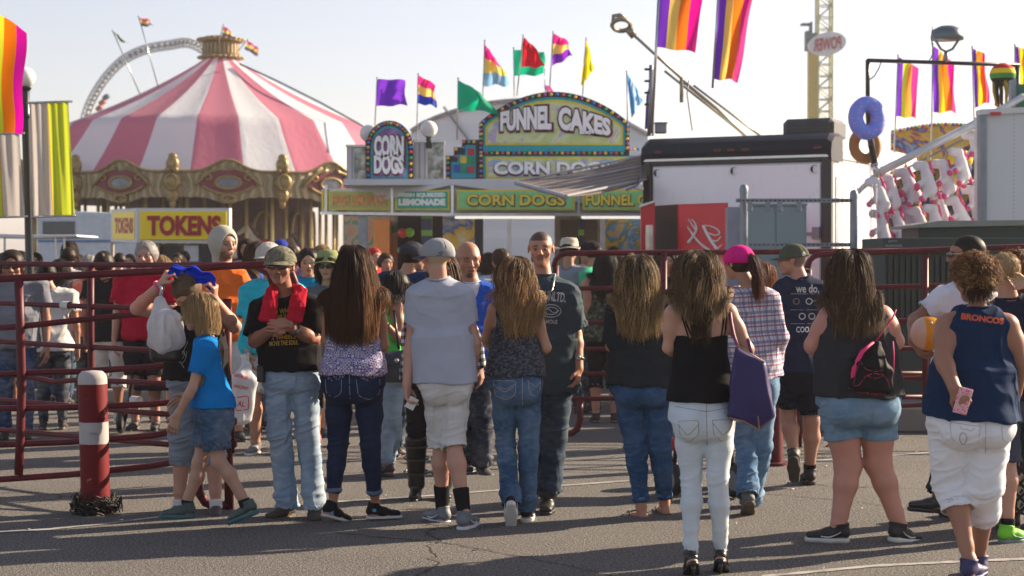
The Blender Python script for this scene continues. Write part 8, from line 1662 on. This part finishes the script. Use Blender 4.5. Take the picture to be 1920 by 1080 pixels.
 g = thing('sign_board', at(1910, 205, 22), 'dark green panel above the white trailer at the right edge', 'sign'); plate([(1905,158),(1990,158),(1990,204),(1905,204)], 22, .1, 'panel_board', paint((.01,.12,.08), .5, name='bottle_green'), g, np.array(g.location)); plate([(1896,150),(1906,148),(1906,206),(1896,206)], 22, .12, 'frame_post', M['steel'], g, np.array(g.location))
 dg = paint((.012,.030,.026), .45, 0, .15, 2, name='dark_green_metal'); b = at(1800, 700, 16.8); b[2] = 0; t = thing('transformer_box', b, 'dark green louvred utility box behind the right red rails', 'utility box'); plate(rect(1659,450,1990,760), 16.8, .9, 'housing', dg, t, b); plate(rect(1655,446,1990,476), 16.8, 1.0, 'lid', dg, t, b, push=-.05, bev=.01)
 for k in range(28): plate(rect(1666+k*11,482,1672+k*11,610), 16.8, .03, 'fin', dg, t, b, push=-.03)
 lettering('JETT', 1674, 453, 18, 5, 16.8, M['steel'], t, b, .02, push=-.06); lettering('PROPOWER', 1676, 461, 32, 5, 16.8, M['steel'], t, b, .02, push=-.06)
 b = at(1830, 700, 18.4); b[2] = 0; t = thing('transformer_box', b, 'taller dark green box with a pale flat lid behind the louvred one', 'utility box'); plate(rect(1722,425,1990,700), 18.4, .8, 'housing', dg, t, b); plate([(1712,422),(1760,414),(1990,412),(1990,421),(1712,427)], 18.4, 1.1, 'lid', paint((.20,.22,.20), .35, .3, name='lid_green'), t, b, push=-.08)
 p = thing('concrete_pad', at(1800, 720, 16.6)*np.array([1,1,0]), 'low grey concrete pad under the dark green box', 'pad'); po = np.array(p.location); mb = MB(); mb.box((.8,.6,.12), (5.2,2.6,.24), bev=.02); mb.build('slab', paint((.20,.195,.18), .9, 0, .12, 3, name='concrete'), p)
def left_side():
 t = thing('lamp_post', at(62, 700, 19.5)*np.array([1,1,0]), 'black park lamp post with white globe at the left', 'lamp post'); o = np.array(t.location); mb = MB(); top = at(47,165,19.5)-o; mb.lathe([(.10,0),(.09,.3),(.055,.4),(.045,2.2),(.05,top[2]-.35),(.075,top[2]-.33),(.05,top[2]-.28),(.05,top[2])], (0,0,0), 14)
 mb.v = [(v[0]+(top[0])*max(0, v[2])/top[2], v[1], v[2]) for v in mb.v]; mb.build('post', paint((.008,.012,.016), .3, 0, .1, name='gloss_black'), t, auto=40); mb = MB(); mb.sphere(at(47,145,19.5)-o, .118, 14); mb.build('globe', M['globe'], t, smooth=True); mb = MB(); mb.lathe([(.05,-.04),(.075,0),(.05,.02)], top, 12); mb.build('collar', M['black'], t)
 gp = 'banners on the left lamp post'
 t = thing('banner', at(60, 405, 19.3), 'cream and lime striped banner hanging right of the lamp post', 'banner', gp); o = np.array(t.location)
 def ban(c4, cols, wts, nm, t, o, Y):
  e = np.cumsum([0]+wts)/sum(wts); us = sorted(set(list(np.linspace(0,1,25))+list(e))); vs = np.linspace(0, 1, 14); V = []; Fs = []; mi = []
  for u in us:
   for v in vs: x = (1-v)*((1-u)*c4[0][0]+u*c4[1][0])+v*((1-u)*c4[3][0]+u*c4[2][0]); y = (1-v)*((1-u)*c4[0][1]+u*c4[1][1])+v*((1-u)*c4[3][1]+u*c4[2][1]); V.append(at(x, y, Y+.025*math.sin(u*17+v*1.5)*(.3+v)+.015*math.sin(u*31)))
  for i in range(len(us)-1):
   for k in range(13): a = i*14+k; Fs.append((a, a+1, a+15, a+14)); mi.append(int(np.searchsorted(e, (us[i]+us[i+1])/2)-1))
  np_mesh(nm, np.array(V), Fs, None, t, True, o, mats=[fabric(c, .35) for c in cols], midx=mi)
 CR, LI, RU = (.50,.47,.44), (.50,.58,.04), (.45,.12,.06)
 ban([(54,193),(128,191),(140,403),(62,405)], [CR, RU, LI], [34,1.5,38], 'banner_cloth', t, o, 19.3); [(lambda m_: (m_.tube(q_, .014, 6), m_.build('rod', M['chrome'], t, o, True)))(MB()) for q_ in ([at(50,193,19.3), at(136,190,19.3)], [at(60,407,19.3), at(142,404,19.3)])]
 t = thing('banner', at(20, 410, 19.3), 'cream banner with lime edge hanging left of the lamp post', 'banner', gp); o = np.array(t.location); ban([(-60,252),(36,250),(46,405),(-56,408)], [LI, RU, CR], [62,1.5,40], 'banner_cloth', t, o, 19.3); [(lambda m_: (m_.tube(q_, .014, 6), m_.build('rod', M['chrome'], t, o, True)))(MB()) for q_ in ([at(-60,251,19.3), at(46,250,19.3)], [at(-56,409,19.3), at(52,406,19.3)])]
 flag([(-60,-10),(48,60),(36,250),(-60,250)], 17.5, [PU, LY, (.95,.20,.0), (.90,.0,.42)], 'large rainbow flag at the left edge in front of the lamp globe', 'v', .05, None, None, .012, 1.2, weights=[20,52,22,17], nw=.8)
 Y = 130; b = at(230, 490, Y); b[2] = 0; t = thing('roller_coaster', b, 'curved white roller coaster loop rising behind the carousel', 'ride'); pts = [(150,330),(155,250),(165,205),(182,170),(205,138),(235,110),(275,92),(320,84),(352,80),(380,92),(400,110),(420,160)]; C = []
 P = np.array(pts, float)
 for i in range(len(P)-1):
  p0, p1, p2, p3 = P[max(i-1,0)], P[i], P[i+1], P[min(i+2,len(P)-1)]
  for k in range(8): u = k/8; C.append(.5*((2*p1)+(-p0+p2)*u+(2*p0-5*p1+4*p2-p3)*u**2+(-p0+3*p1-3*p2+p3)*u**3))
 C = np.array(C); T = np.gradient(C, axis=0); T /= np.linalg.norm(T, axis=1)[:, None]; Nn = np.stack([-T[:,1], T[:,0]], 1); cm = paint((.62,.66,.68), .5, .2, name='track_white')
 for nm, s_, r, dy in (('rail',-7,.11,0),('rail',7,.11,0),('spine',0,.16,1.2)): mb = MB(); mb.tube([at(*(c+n*s_), Y+dy) for c, n in zip(C, Nn)], r, 6); mb.build(nm, cm, t, b, True)
 mb = MB()
 for i in range(0, len(C), 2): mb.tube([at(*(C[i]-Nn[i]*7), Y), at(*(C[i]), Y+1.2), at(*(C[i]+Nn[i]*7), Y)], .10, 4)
 mb.build('ties', paint((.30,.32,.34), .6, name='tie_grey'), t, b)
 tr = thing('coaster_train', at(195, 200, Y), 'red and dark coaster cars climbing the left of the loop', 'train'); o = np.array(tr.location)
 for x, y, c_ in ((192,192,(.35,.08,.06)),(186,203,(.30,.07,.06)),(199,182,(.03,.08,.14)),(193,212,(.12,.06,.05))): mb = MB(); mb.box(at(x,y,Y-.5)-o, (.30,.7,.5), R=roty(.9), bev=.08); mb.build('car', paint(c_, .4, name='car_paint'), tr)
 gp = 'small flags on wires left of the carousel top'
 F3 = [(.55,.10,.25),(.65,.55,.10),(.12,.10,.20)]
 flag([(260,33),(280,36),(287,48),(264,50)], 58, F3, 'small striped flag highest above the coaster loop', 'h', .08, ((260,31),(297,165)), gp, .02, 1); flag([(212,58),(224,68),(240,82),(226,78)], 58, [(.12,.20,.08)], 'small dark green pennant left of the highest flag', 'h', .06, ((211,57),(266,185)), gp, .02, 2)
 flag([(419,48),(432,57),(441,73),(416,66)], 61, F3, 'small striped flag on the carousel crown, left one', 'h', .06, ((419,46),(410,80)), gp, .02, 3); flag([(464,76),(484,88),(484,106),(458,92)], 61, F3, 'small striped flag right of the carousel crown', 'h', .06, ((464,75),(446,96)), gp, .02, 4)
 t = thing('hangar', at(960, 490, 75)*np.array([1,1,0]), 'pale blue grey arched metal building behind the food stand', 'building'); o = np.array(t.location); n = NM('pale_corrugated_metal'); sx = n.math('SINE', n.math('MULTIPLY', n.sep(n.coord())[2], 5)); n.col(n.ramp(sx, [(.3,(.55,.63,.70)),(.7,(.60,.68,.74))])); n.set(rough=.5)
 ar = [(770,600),(770,246)]+[(770+430*u, 246-58*math.sin(PI*min(1, u*1.0))**.75) for u in np.linspace(.05,.95,16)]+[(1215,252),(1215,600)]; plate(ar, 75, 8, 'wall', n.m, t, o); mb = MB(); mb.tube([at(x, y, 74.9) for x, y in ar[1:-1]], .10, 5); mb.build('roof_edge', M['chrome'], t, o); mb = MB(); mb.tube([at(832,200,74.8), at(878,262,74.8)], .06, 5); mb.build('brace', M['steel'], t, o)
 w = thing('guy_wire', at(700, 247, 58), 'dark guy wire running down the right side of the tent', 'wire'); mb = MB(); mb.tube([at(450,120,61), at(520,152,60), at(600,192,59), at(700,247,58)], .04, 5); mb.build('cable', M['steel'], w, np.array(w.location), True)
 t = thing('golf_cart', at(60, 700, 23.5)*np.array([1,1,0]), 'golf cart with a flat white roof behind the red gate', 'cart'); o = np.array(t.location); plate([(-40,437),(60,440),(143,440),(146,444),(60,447),(-40,445)], 23.5, 1.2, 'roof', M['white'], t, o, bev=.01)
 for x in (8, 104, 120): plate(rect(x-1.6,444,x+1.6,600), 23.6, .03, 'roof_post', M['chrome'], t, o)
 V, Q = polygonise([Box(at(60,585,24.0), (.85,.55,.22), None, .12), Box(at(130,575,24.0), (.25,.5,.15), None, .1, .05)], .03); np_mesh('body', V, Q, paint((.06,.10,.16), .3, 0, .05, name='cart_blue', coat=.5), t, True, o); plate(rect(20,530,100,560), 24, .5, 'seat', M['tan'], t, o)
 for x in (15, 120):
  for dy in (-.45, .45): mb = MB(); mb.lathe([(.14,-.09),(.22,-.08),(.23,0),(.22,.08),(.14,.09)], at(x,700,24.0)*np.array([1,1,0])+np.array([0,dy,.23])-o, 18, R=rotx(PI/2)); mb.build('wheel', BLACKR, t, smooth=True)
 t = thing('van', at(190, 600, 44)*np.array([1,1,0]), 'pale blue white vehicle seen under the carousel behind the horses', 'vehicle'); o = np.array(t.location); plate([(70,405),(150,396),(240,400),(262,410),(262,520),(70,520)], 44, 1.8, 'body', paint((.45,.52,.60), .4, name='pale_blue_body'), t, o, bev=.05); plate(rect(80,415,140,440), 44, .02, 'window', paint((.05,.07,.09), .1, name='dark_glass'), t, o, push=-.03); plate(rect(70,450,262,454), 44, .02, 'side_stripe', paint((.05,.15,.35), .4, name='blue_stripe'), t, o, push=-.03)
 for x in (110, 230): mb = MB(); mb.lathe([(.001,-.1),(.33,-.1),(.36,0),(.33,.1),(.001,.1)], at(x,500,44)*np.array([1,1,0])+np.array([0,0,.36])-o, 18, R=rotx(PI/2)); mb.build('wheel', BLACKR, t, smooth=True)
 t = thing('parked_car', at(118, 600, 21)*np.array([1,1,0]), 'dark grey car front with chrome badge bar parked behind the gate', 'car'); o = np.array(t.location); cx, _, cz = at(118,560,21); cp = paint((.03,.045,.055), .25, .3, .05, name='car_paint_dark', coat=.8)
 V, Q = polygonise([Box((cx,21.9,.66), (.86,.95,.30), None, .14), Box((cx,22.6,1.10), (.70,.9,.32), None, .22, .12), Box((cx,21.0,.50), (.84,.12,.16), None, .08, .04)], .025); np_mesh('body', V, Q, cp, t, True, o)
 mb = MB(); mb.box((0,-.07,.72), (1.0,.06,.16), bev=.02); mb.build('grille', M['black'], t); mb = MB(); mb.box((0,-.115,.73), (.22,.03,.07), bev=.02); mb.build('badge', M['chrome'], t)
 for s_ in (-1, 1): mb = MB(); mb.sphere((s_*.64,-.02,.76), .15, 8, (1.1,.5,.55)); mb.build('headlight', paint((.5,.52,.55), .1, .2, name='headlight_glass'), t, smooth=True); mb = MB(); mb.lathe([(.001,-.1),(.30,-.1),(.33,0),(.30,.1),(.001,.1)], (s_*.76,.9,.33), 18, R=roty(PI/2)); mb.build('wheel', BLACKR, t, smooth=True)
 plate([(85,505),(150,505),(146,520),(89,520)], 22.0, .02, 'windscreen', paint((.03,.04,.05), .08, name='dark_glass2'), t, o)
 p = thing('planter_kerb', at(150, 700, 19.5)*np.array([1,1,0]), 'low concrete kerb round the shrub bed behind the gate', 'kerb'); po = np.array(p.location); mb = MB(); a, b_ = at(20,700,19)[0], at(300,700,19)[0]; mb.box(((a+b_)/2-po[0], -.2, .075), (b_-a, .16, .15), bev=.02); mb.box((a-po[0],.75,.075), (.16,1.8,.15), bev=.02); mb.box((b_-po[0],.75,.075), (.16,1.8,.15), bev=.02); mb.build('kerb_stone', paint((.24,.23,.21), .9, 0, .12, 4, name='kerb_concrete'), p)
 for i, (sx, sw, lab) in enumerate(((108,.42,'bright green feathery shrub behind the red gate'),(70,.30,'smaller green shrub left of the feathery one'))):
  s = thing('shrub', at(sx, 700, 19.8)*np.array([1,1,0]), lab, 'shrub'); so = np.array(s.location); rg = np.random.RandomState(i+4); n_ = 2600; V = []; Fs = []
  for k in range(n_):
   a, r, z = rg.rand()*6.28, rg.rand()**.5, rg.rand(); rr = sw*(.35+.75*math.sin(min(1, z*1.1)*PI*.8)); c = np.array([math.cos(a)*r*rr, math.sin(a)*r*rr, .05+z*(.72 if i == 0 else .5)]); d = nrm(np.array([math.cos(a)*.5, math.sin(a)*.5, 1])+rg.normal(size=3)*.35); sd = nrm(np.cross(d, rg.normal(size=3))); L = .07+.05*rg.rand(); b0 = len(V); V += [c-sd*.006, c+sd*.006, c+d*L]; Fs.append((b0, b0+1, b0+2))
  g = NM('shrub_leaves'); g.col(g.ramp(g.noise(5, 3, .6, g.coord()), [(.35,(.05,.14,.015)),(.7,(.16,.34,.03))])); g.set(rough=.6); g.translucent((.2,.45,.03), .4); np_mesh('foliage', np.array(V)+so, np.array(Fs), g.m, s, False, so); mb = MB()
  for k in range(7): a = k*.9; mb.tube([(0,0,0), (math.cos(a)*.10, math.sin(a)*.10, .25), (math.cos(a)*.22, math.sin(a)*.22, .5)], [.012,.009,.004], 5)
  mb.build('stems', M['brown'], s, smooth=True)
def fences():
 pm = M['pipe']
 def rail(name, pts, r, t, o, n=10): mb = MB(); mb.tube(pts, r, n); return mb.build(name, pm, t, o, True)
 t = thing('gate', at(430, 955, 11.0)*np.array([1,1,0]), 'nearer dark red pipe gate panel sweeping in from the left edge', 'gate'); o = np.array(t.location); Yn = lambda x: 11.25-(x/435.)*.2
 for pts in ([(-60,526),(0,523),(150,516),(285,509),(420,499),(500,496),(528,498),(545,508),(553,530),(554,560)],):
  rail('top_rail', [at(x, y, Yn(min(x, 500))) for x, y in pts], .025, t, o)
 for ys in ([(-60,618),(40,612),(130,602),(285,586),(430,572)], [(-60,708),(0,702),(80,698),(140,697),(285,688),(430,672)], [(-60,770),(0,766),(130,764),(285,758),(430,742)], [(-60,838),(0,834),(130,829),(285,817),(320,810),(430,800)], [(-60,905),(0,899),(130,890),(285,874),(380,858),(432,850)]):
  rail('rail', [at(x, y, Yn(x)) for x, y in ys], .021, t, o)
 rail('upright', [at(35,524,Yn(35)-.03), at(38,620,Yn(35)-.03), at(41,720,Yn(35)-.03), at(38,820,Yn(35)-.03), at(35,890,Yn(35)-.03)], .030, t, o)
 rail('end_post', [at(426,560,11.0), at(426,700,11.0), at(427,820,11.0), at(430,955,11.0)], .030, t, o); rail('brace_loop', [at(432,946,11.0), at(405,950,11.0), at(385,942,11.0), at(374,925,11.0), at(372,905,11.0), at(373,880,11.0)], .030, t, o)
 for y in (790, 832): mb = MB(); mb.box(at(436,y,10.97)-o, (.055,.05,.05), bev=.008); mb.build('coupler', pm, t)
 rail('latch_rod', [at(437,760,10.97), at(437,850,10.97)], .010, t, o)
 t = thing('gate', at(170, 700, 12.5)*np.array([1,1,0]), 'farther dark red pipe gate panel behind the first one', 'gate'); o = np.array(t.location); Yf = lambda x: 13.0-(x/430.)*1.6
 for ys in ([(-60,492),(0,494),(120,496),(250,497),(420,497),(480,500),(505,515),(512,540)], [(-60,565),(0,568),(120,573),(250,577),(420,582)], [(-60,637),(0,640),(120,648),(250,655),(420,664)], [(-60,696),(30,703),(60,707),(100,716),(150,712),(250,716),(420,726)], [(-60,748),(0,750),(120,760),(250,772),(420,784)], [(-60,802),(0,806),(120,816),(250,828),(420,842)]):
  rail('rail', [at(x, y, Yf(x)) for x, y in ys], .020, t, o)
 rail('upright', [at(170,497,Yf(170)-.02), at(170,600,Yf(170)-.02), at(171,692,Yf(170)-.02), at(171,830,Yf(170)-.02)], .026, t, o)
 for x, y in ((117,572),(248,750)): mb = MB(); p = at(x, y, Yf(x)); q = at(x+14, y+1, Yf(x+14)); mb.tube([p, q], .030, 12, cap=False); mb.build('white_tape', paint((.55,.54,.52), .6, name='tape_white'), t, o, True)
 def panel(x0, x1, ys, Y, lab, ups, loopL=None, loopR=None, foot=None, Y1=None):
  t = thing('gate', at((x0+x1)/2, 700, Y)*np.array([1,1,0]), lab, 'gate'); o = np.array(t.location); f = lambda x: Y+((Y1 or Y)-Y)*(x-x0)/(x1-x0)
  for i, (ya, yb) in enumerate(ys):
   pts = [(x0,ya)]+[(x0+(x1-x0)*k/6, ya+(yb-ya)*k/6) for k in range(1, 6)]+[(x1,yb)]
   if i == 0 and loopL: pts = [(loopL-4,ya+26),(loopL,ya+12),(loopL+8,ya+4),(loopL+20,ya)]+[p for p in pts if p[0] > loopL+24]
   rail('rail', [at(x, y, f(x)) for x, y in pts], .025 if i == 0 else .021, t, o)
  for u in ups: rail('upright', [at(u, ys[0][0], f(u)-.02), at(u, ys[-1][1], f(u)-.02)], .028, t, o)
  for (pts) in (foot or []): rail('foot_loop', [at(x, y, f(x)) for x, y in pts], .030, t, o)
 panel(1042, 1745, [(475,470),(541,538),(605,603),(655,653),(701,700),(748,744)], 15.6, 'red pipe panel behind the chain man and long haired women', (1245,), loopL=1042, foot=[[(1042,498),(1041,560),(1043,640),(1046,752)],[(1087,748),(1088,785),(1082,805),(1068,815),(1052,818)]])
 panel(1518, 1990, [(477,460),(541,530),(607,592),(660,645),(716,700),(768,748)], 14.7, 'red pipe panel at the right in front of the green boxes', (1735,), loopL=1518, foot=[[(1516,505),(1515,600),(1516,700),(1517,770)],[(1517,770),(1518,830),(1524,852),(1540,850),(1556,838)],[(1497,760),(1497,850)]])
 n = NM('bollard_paint'); v = n.coord(); x = n.sep(v); z = n.math('ADD', x[2], n.math('MULTIPLY', n.noise(14, 3, .6, v), .012)); c = n.ramp(n.math('MULTIPLY', z, 1/.93), [(0,(.16,.004,.008)),(.48,(.16,.004,.008)),(.482,(.48,.46,.45)),(.63,(.48,.46,.45)),(.632,(.16,.004,.008)),(.885,(.16,.004,.008)),(.887,(.48,.46,.45))], 'CONSTANT')
 ch = n.noise(15, 5, .7, n.coord((1,1,.6))); c = n.mix(c, (.30,.20,.05), n.ramp(ch, [(.64,(0,0,0)),(.66,(1,1,1))])); c = n.mix(c, (.04,.006,.008), n.math('MULTIPLY', n.noise(5, 4, .6, v), .4)); n.col(c); n.set(rough=.6, spec=.2); n.bump(ch, .3, .004)
 b = at(180, 962, gnd(962)); b[2] = 0; t = thing('bollard', b, 'worn red and white bollard with twigs heaped at its foot', 'bollard'); r = 27*b[1]/FPX; zt = at(173,696,b[1])[2]; mb = MB(); lean = (at(173,696,b[1])[0]-b[0])
 mb.lathe([(r*1.02,0),(r,.02),(r,zt-.05),(r*.93,zt-.02),(r*.7,zt),(.0001,zt+.006)], (0,0,0), 32); mb.v = [(v[0]+lean*v[2]/zt, v[1], v[2]) for v in mb.v]; mb.build('tube', n.m, t, smooth=True, auto=50); mb = MB(); mb.tube([(lean*.47/zt+r*1.0*math.sin(a), -r*1.0*math.cos(a), .52) for a in np.linspace(-.1,.5,5)], .02, 4, flat=.15); mb.build('tape_patch', paint((.30,.32,.36), .5, name='grey_tape'), t, smooth=True)
 tw = thing('twigs', b, 'heap of black twigs tangled round the foot of the bollard', 'twigs'); tag(tw, kind=None); rg = random.Random(9); mb = MB()
 for k in range(230):
  a = rg.uniform(0, 6.28); rr = r*rg.uniform(1.0, 1.75); z0 = rg.uniform(.0, .11)*(1-(rr/r-1)*.6); da = rg.uniform(.3,.9); zt2 = rg.uniform(-.03,.04)
  mb.tube([(rr*math.cos(a)+.01, rr*math.sin(a), max(.004, z0)), (rr*1.03*math.cos(a+da/2), rr*1.03*math.sin(a+da/2), max(.004, z0+.02+zt2)), (rr*math.cos(a+da), rr*math.sin(a+da), max(.004, z0+zt2))], rg.uniform(.003,.006), 4)
 tb = mb.build('tangle', paint((.015,.012,.010), .7, 0, .4, 30, name='black_bark'), tw, smooth=True); tb['kind'] = 'stuff'
 b = at(1448, 872, 13.4); b[2] = 0; t = thing('bollard', b, 'plain dark red bollard glimpsed behind the pink cap woman', 'bollard'); mb = MB(); mb.lathe([(.085,0),(.085,.80),(.06,.88),(.0001,.89)], (0,0,0), 24); mb.build('tube', pm, t, smooth=True, auto=50); mb = MB(); mb.lathe([(.12,0),(.12,.02),(.085,.03)], (0,0,0), 24); mb.build('base_ring', pm, t)
def ground_marks():
 n = NM('pale_joint'); v = n.coord(); f = n.noise(6, 5, .7, v); n.col(n.ramp(f, [(.35,(.17,.16,.15)),(.6,(.34,.33,.32))])); n.set(rough=.85); n.bump(n.noise(80, 3, .6, v), .4, .004)
 def strip(name, pts, w, z, mat):
  P = [np.array([(x-960)/FPX*gnd(y), gnd(y), z]) for x, y in pts]; V = []; rg = random.Random(2)
  L = []
  for a, b in zip(P[:-1], P[1:]):
   for k in range(14): L.append(a+(b-a)*k/14)
  L.append(P[-1])
  for i, p in enumerate(L):
   ww = w*(1+.25*math.sin(i*1.7)*.5+rg.uniform(-.15,.15)); V += [p+np.array([0,-ww,0]), p+np.array([0,ww,0])]
  return tag(np_mesh(name, np.array(V), [(2*i, 2*i+2, 2*i+3, 2*i+1) for i in range(len(L)-1)], mat, None, False), kind='structure')
 mbd = MB(); rgd = random.Random(31)
 for k in range(150):
  y = rgd.uniform(7.6, 19); x = rgd.uniform(-.32, .32)*y; s_ = rgd.uniform(.006,.018)*(1.8 if k % 11 == 0 else 1); a = rgd.uniform(0, 6); mbd.add([(x+s_*math.cos(a+q*1.57)*(1 if q % 2 else .6), y+s_*math.sin(a+q*1.57), .006+.004*(q % 2)) for q in range(4)]+[(x, y, .011)], [(0,1,4),(1,2,4),(2,3,4),(3,0,4)])
 dn = NM('litter_bits'); dn.col(dn.ramp(dn.noise(2.5, 0, .5, dn.coord()), [(.4,(.04,.035,.03)),(.52,(.62,.60,.56)),(.62,(.20,.14,.08))], 'CONSTANT')); tag(mbd.build('litter', dn.m), kind='stuff')
 strip('ground_joint', [(-80,1003),(90,993),(200,982),(330,966)], .035, .004, n.m); strip('ground_joint', [(620,942),(760,934),(905,922),(1180,902),(1215,898)], .035, .004, n.m); strip('ground_joint', [(1290,884),(1400,876),(1560,862),(1760,848),(1990,830)], .04, .004, n.m); strip('painted_line', [(1430,1082),(1640,1062),(1800,1054),(1990,1046)], .03, .004, n.m)
 dk = paint((.02,.018,.016), .9, name='tar');
 def crack(pts):
  P = [np.array([(x-960)/FPX*gnd(y), gnd(y), .004]) for x, y in pts]; V = []; rg = random.Random(len(pts)*7)
  L = [P[0]]
  for a, b in zip(P[:-1], P[1:]):
   for k in range(1, 13): L.append(a+(b-a)*k/12+np.array([0, rg.uniform(-.02,.02), 0]))
  for p in L: w = .004+rg.uniform(0,.006); V += [p+np.array([0,-w,0]), p+np.array([0,w,0])]
  tag(np_mesh('ground_crack', np.array(V), [(2*i, 2*i+2, 2*i+3, 2*i+1) for i in range(len(L)-1)], dk, None, False), kind='structure')
 crack([(630,1000),(720,1008),(850,1020),(960,1042),(1060,1060),(1160,1084)]); crack([(1380,920),(1450,928),(1600,940),(1700,955),(1760,958)]); crack([(0,925),(60,922),(120,930)])
def haze():
 m = bpy.data.materials.new('haze'); m.use_nodes = True; nt = m.node_tree; nt.nodes.clear(); o_ = nt.nodes.new('ShaderNodeOutputMaterial'); v = nt.nodes.new('ShaderNodeVolumePrincipled'); v.inputs['Color'].default_value = (.93,.94,1,1); v.inputs['Density'].default_value = .0006; v.inputs['Anisotropy'].default_value = .35; nt.links.new(v.outputs[0], o_.inputs['Volume'])
 mb = MB(); mb.box((0,440,14), (840,940,31)); b = mb.build('haze', m); b['kind'] = 'stuff'
def ALL_ENV(): env_mats(); carousel(); tokens(); stand(); trailer(); lights_right(); booth_right(); left_side(); fences(); ground_marks(); haze()
sc.render.engine = 'CYCLES'
sc.view_settings.view_transform = 'Standard'; sc.view_settings.look = 'None'; sc.view_settings.gamma = 1; sc.view_settings.use_curve_mapping = False
sc.cycles.use_denoising = True
try: sc.cycles.denoiser = 'OPENIMAGEDENOISE'
except Exception: pass
sc.cycles.max_bounces = 6; sc.cycles.volume_bounces = 0; sc.cycles.volume_max_steps = 64; sc.cycles.transparent_max_bounces = 12; sc.cycles.diffuse_bounces = 3; sc.cycles.glossy_bounces = 3; sc.cycles.transmission_bounces = 4
sc.cycles.sample_clamp_indirect = 6; sc.cycles.caustics_reflective = False; sc.cycles.caustics_refractive = False
cam = bpy.data.cameras.new('camera'); co = bpy.data.objects.new('camera', cam); COL.objects.link(co)
cam.sensor_width = 36; cam.lens = 60; cam.clip_end = 3000; cam.clip_start = .1
co.location = (0,0,CAMZ); co.rotation_euler = (PI/2-PITCH, 0, 0); sc.camera = co
cam.dof.use_dof = True; cam.dof.focus_distance = 10.3; cam.dof.aperture_fstop = 3.7
SUN_EL = math.radians(25); SUN_H = nrm([.896, .443, 0])
sd = SUN_H*math.cos(SUN_EL)+UP*math.sin(SUN_EL)
L = bpy.data.lights.new('sun', 'SUN'); L.energy = 5.0; L.angle = math.radians(.55); L.color = (1,.80,.58)
lo = bpy.data.objects.new('sun', L); COL.objects.link(lo); lo.rotation_euler = Vector(sd).to_track_quat('Z', 'Y').to_euler(); lo.location = (40,30,30)
w = bpy.data.worlds.new('World'); sc.world = w; w.use_nodes = True; nt = w.node_tree; bg = nt.nodes['Background']
sk = nt.nodes.new('ShaderNodeTexSky'); sk.sky_type = 'NISHITA'; sk.sun_disc = False; sk.sun_elevation = SUN_EL
sk.sun_rotation = math.atan2(SUN_H[0], SUN_H[1]); sk.air_density = 1.0; sk.dust_density = 1.0; sk.ozone_density = 1.0
hs = nt.nodes.new('ShaderNodeHueSaturation'); hs.inputs['Saturation'].default_value = .68; hs.inputs['Value'].default_value = 1.0
nt.links.new(sk.outputs[0], hs.inputs['Color']); tn = nt.nodes.new('ShaderNodeMix'); tn.data_type = 'RGBA'; tn.blend_type = 'MULTIPLY'; tn.inputs[0].default_value = 1; tn.inputs[7].default_value = (1.10,1.0,1.02,1); nt.links.new(hs.outputs[0], tn.inputs[6]); nt.links.new(tn.outputs[2], bg.inputs['Color']); bg.inputs['Strength'].default_value = .066
sc.view_settings.exposure = 1.4
def ground_mat():
 n = NM('asphalt'); v = n.coord(); a = n.noise(.35, 4, .6, v); b = n.noise(3.0, 5, .65, v); f = n.noise(70, 4, .8, v)
 vo = n.n('ShaderNodeTexVoronoi'); vo.inputs['Scale'].default_value = 130; n.l(v, vo.inputs['Vector'])
 c = n.ramp(a, [(.3,(.092,.091,.091)),(.7,(.145,.140,.133))])
 c = n.mix(c, (.07,.064,.06), n.math('MULTIPLY', n.ramp(b, [(.45,(0,0,0)),(.7,(1,1,1))]), .35))
 c = n.mix(c, (.36,.34,.31), n.math('MULTIPLY', n.ramp(f, [(.52,(0,0,0)),(.60,(1,1,1))]), .8))
 c = n.mix(c, (.03,.028,.027), n.math('MULTIPLY', n.ramp(f, [(.38,(1,1,1)),(.47,(0,0,0))]), .85))
 w1 = n.n('ShaderNodeTexVoronoi', feature='DISTANCE_TO_EDGE'); w1.inputs['Scale'].default_value = .22
 vv = n.n('ShaderNodeVectorMath', operation='ADD'); n.l(v, vv.inputs[0]); nn = n.n('ShaderNodeTexNoise'); nn.inputs['Scale'].default_value = 1.3; nn.inputs['Detail'].default_value = 6; n.l(v, nn.inputs['Vector']); n.l(nn.outputs['Color'], vv.inputs[1]); n.l(vv.outputs[0], w1.inputs['Vector'])
 ck = n.ramp(w1.outputs['Distance'], [(.0,(1,1,1)),(.0035,(0,0,0))])
 c = n.mix(c, (.02,.018,.016), n.math('MULTIPLY', ck, .8)); n.col(c); n.set(rough=.92, spec=.25)
 h = n.math('ADD', n.math('MULTIPLY', f, 1.0), n.math('MULTIPLY', vo.outputs['Distance'], .6)); h = n.math('SUBTRACT', h, ck); n.bump(h, 1.0, .012)
 return n.m
mb = MB(); mb.add([(-400,-20,0),(400,-20,0),(400,900,0),(-400,900,0)], [(0,1,2,3)]); tag(mb.build('ground', ground_mat()), kind='structure')
import time as _t
_a = _t.time(); ALL_ENV(); print('env', _t.time()-_a)
for f in FRONT: f()
print('front', _t.time()-_a); CROWD(); print('crowd', _t.time()-_a)
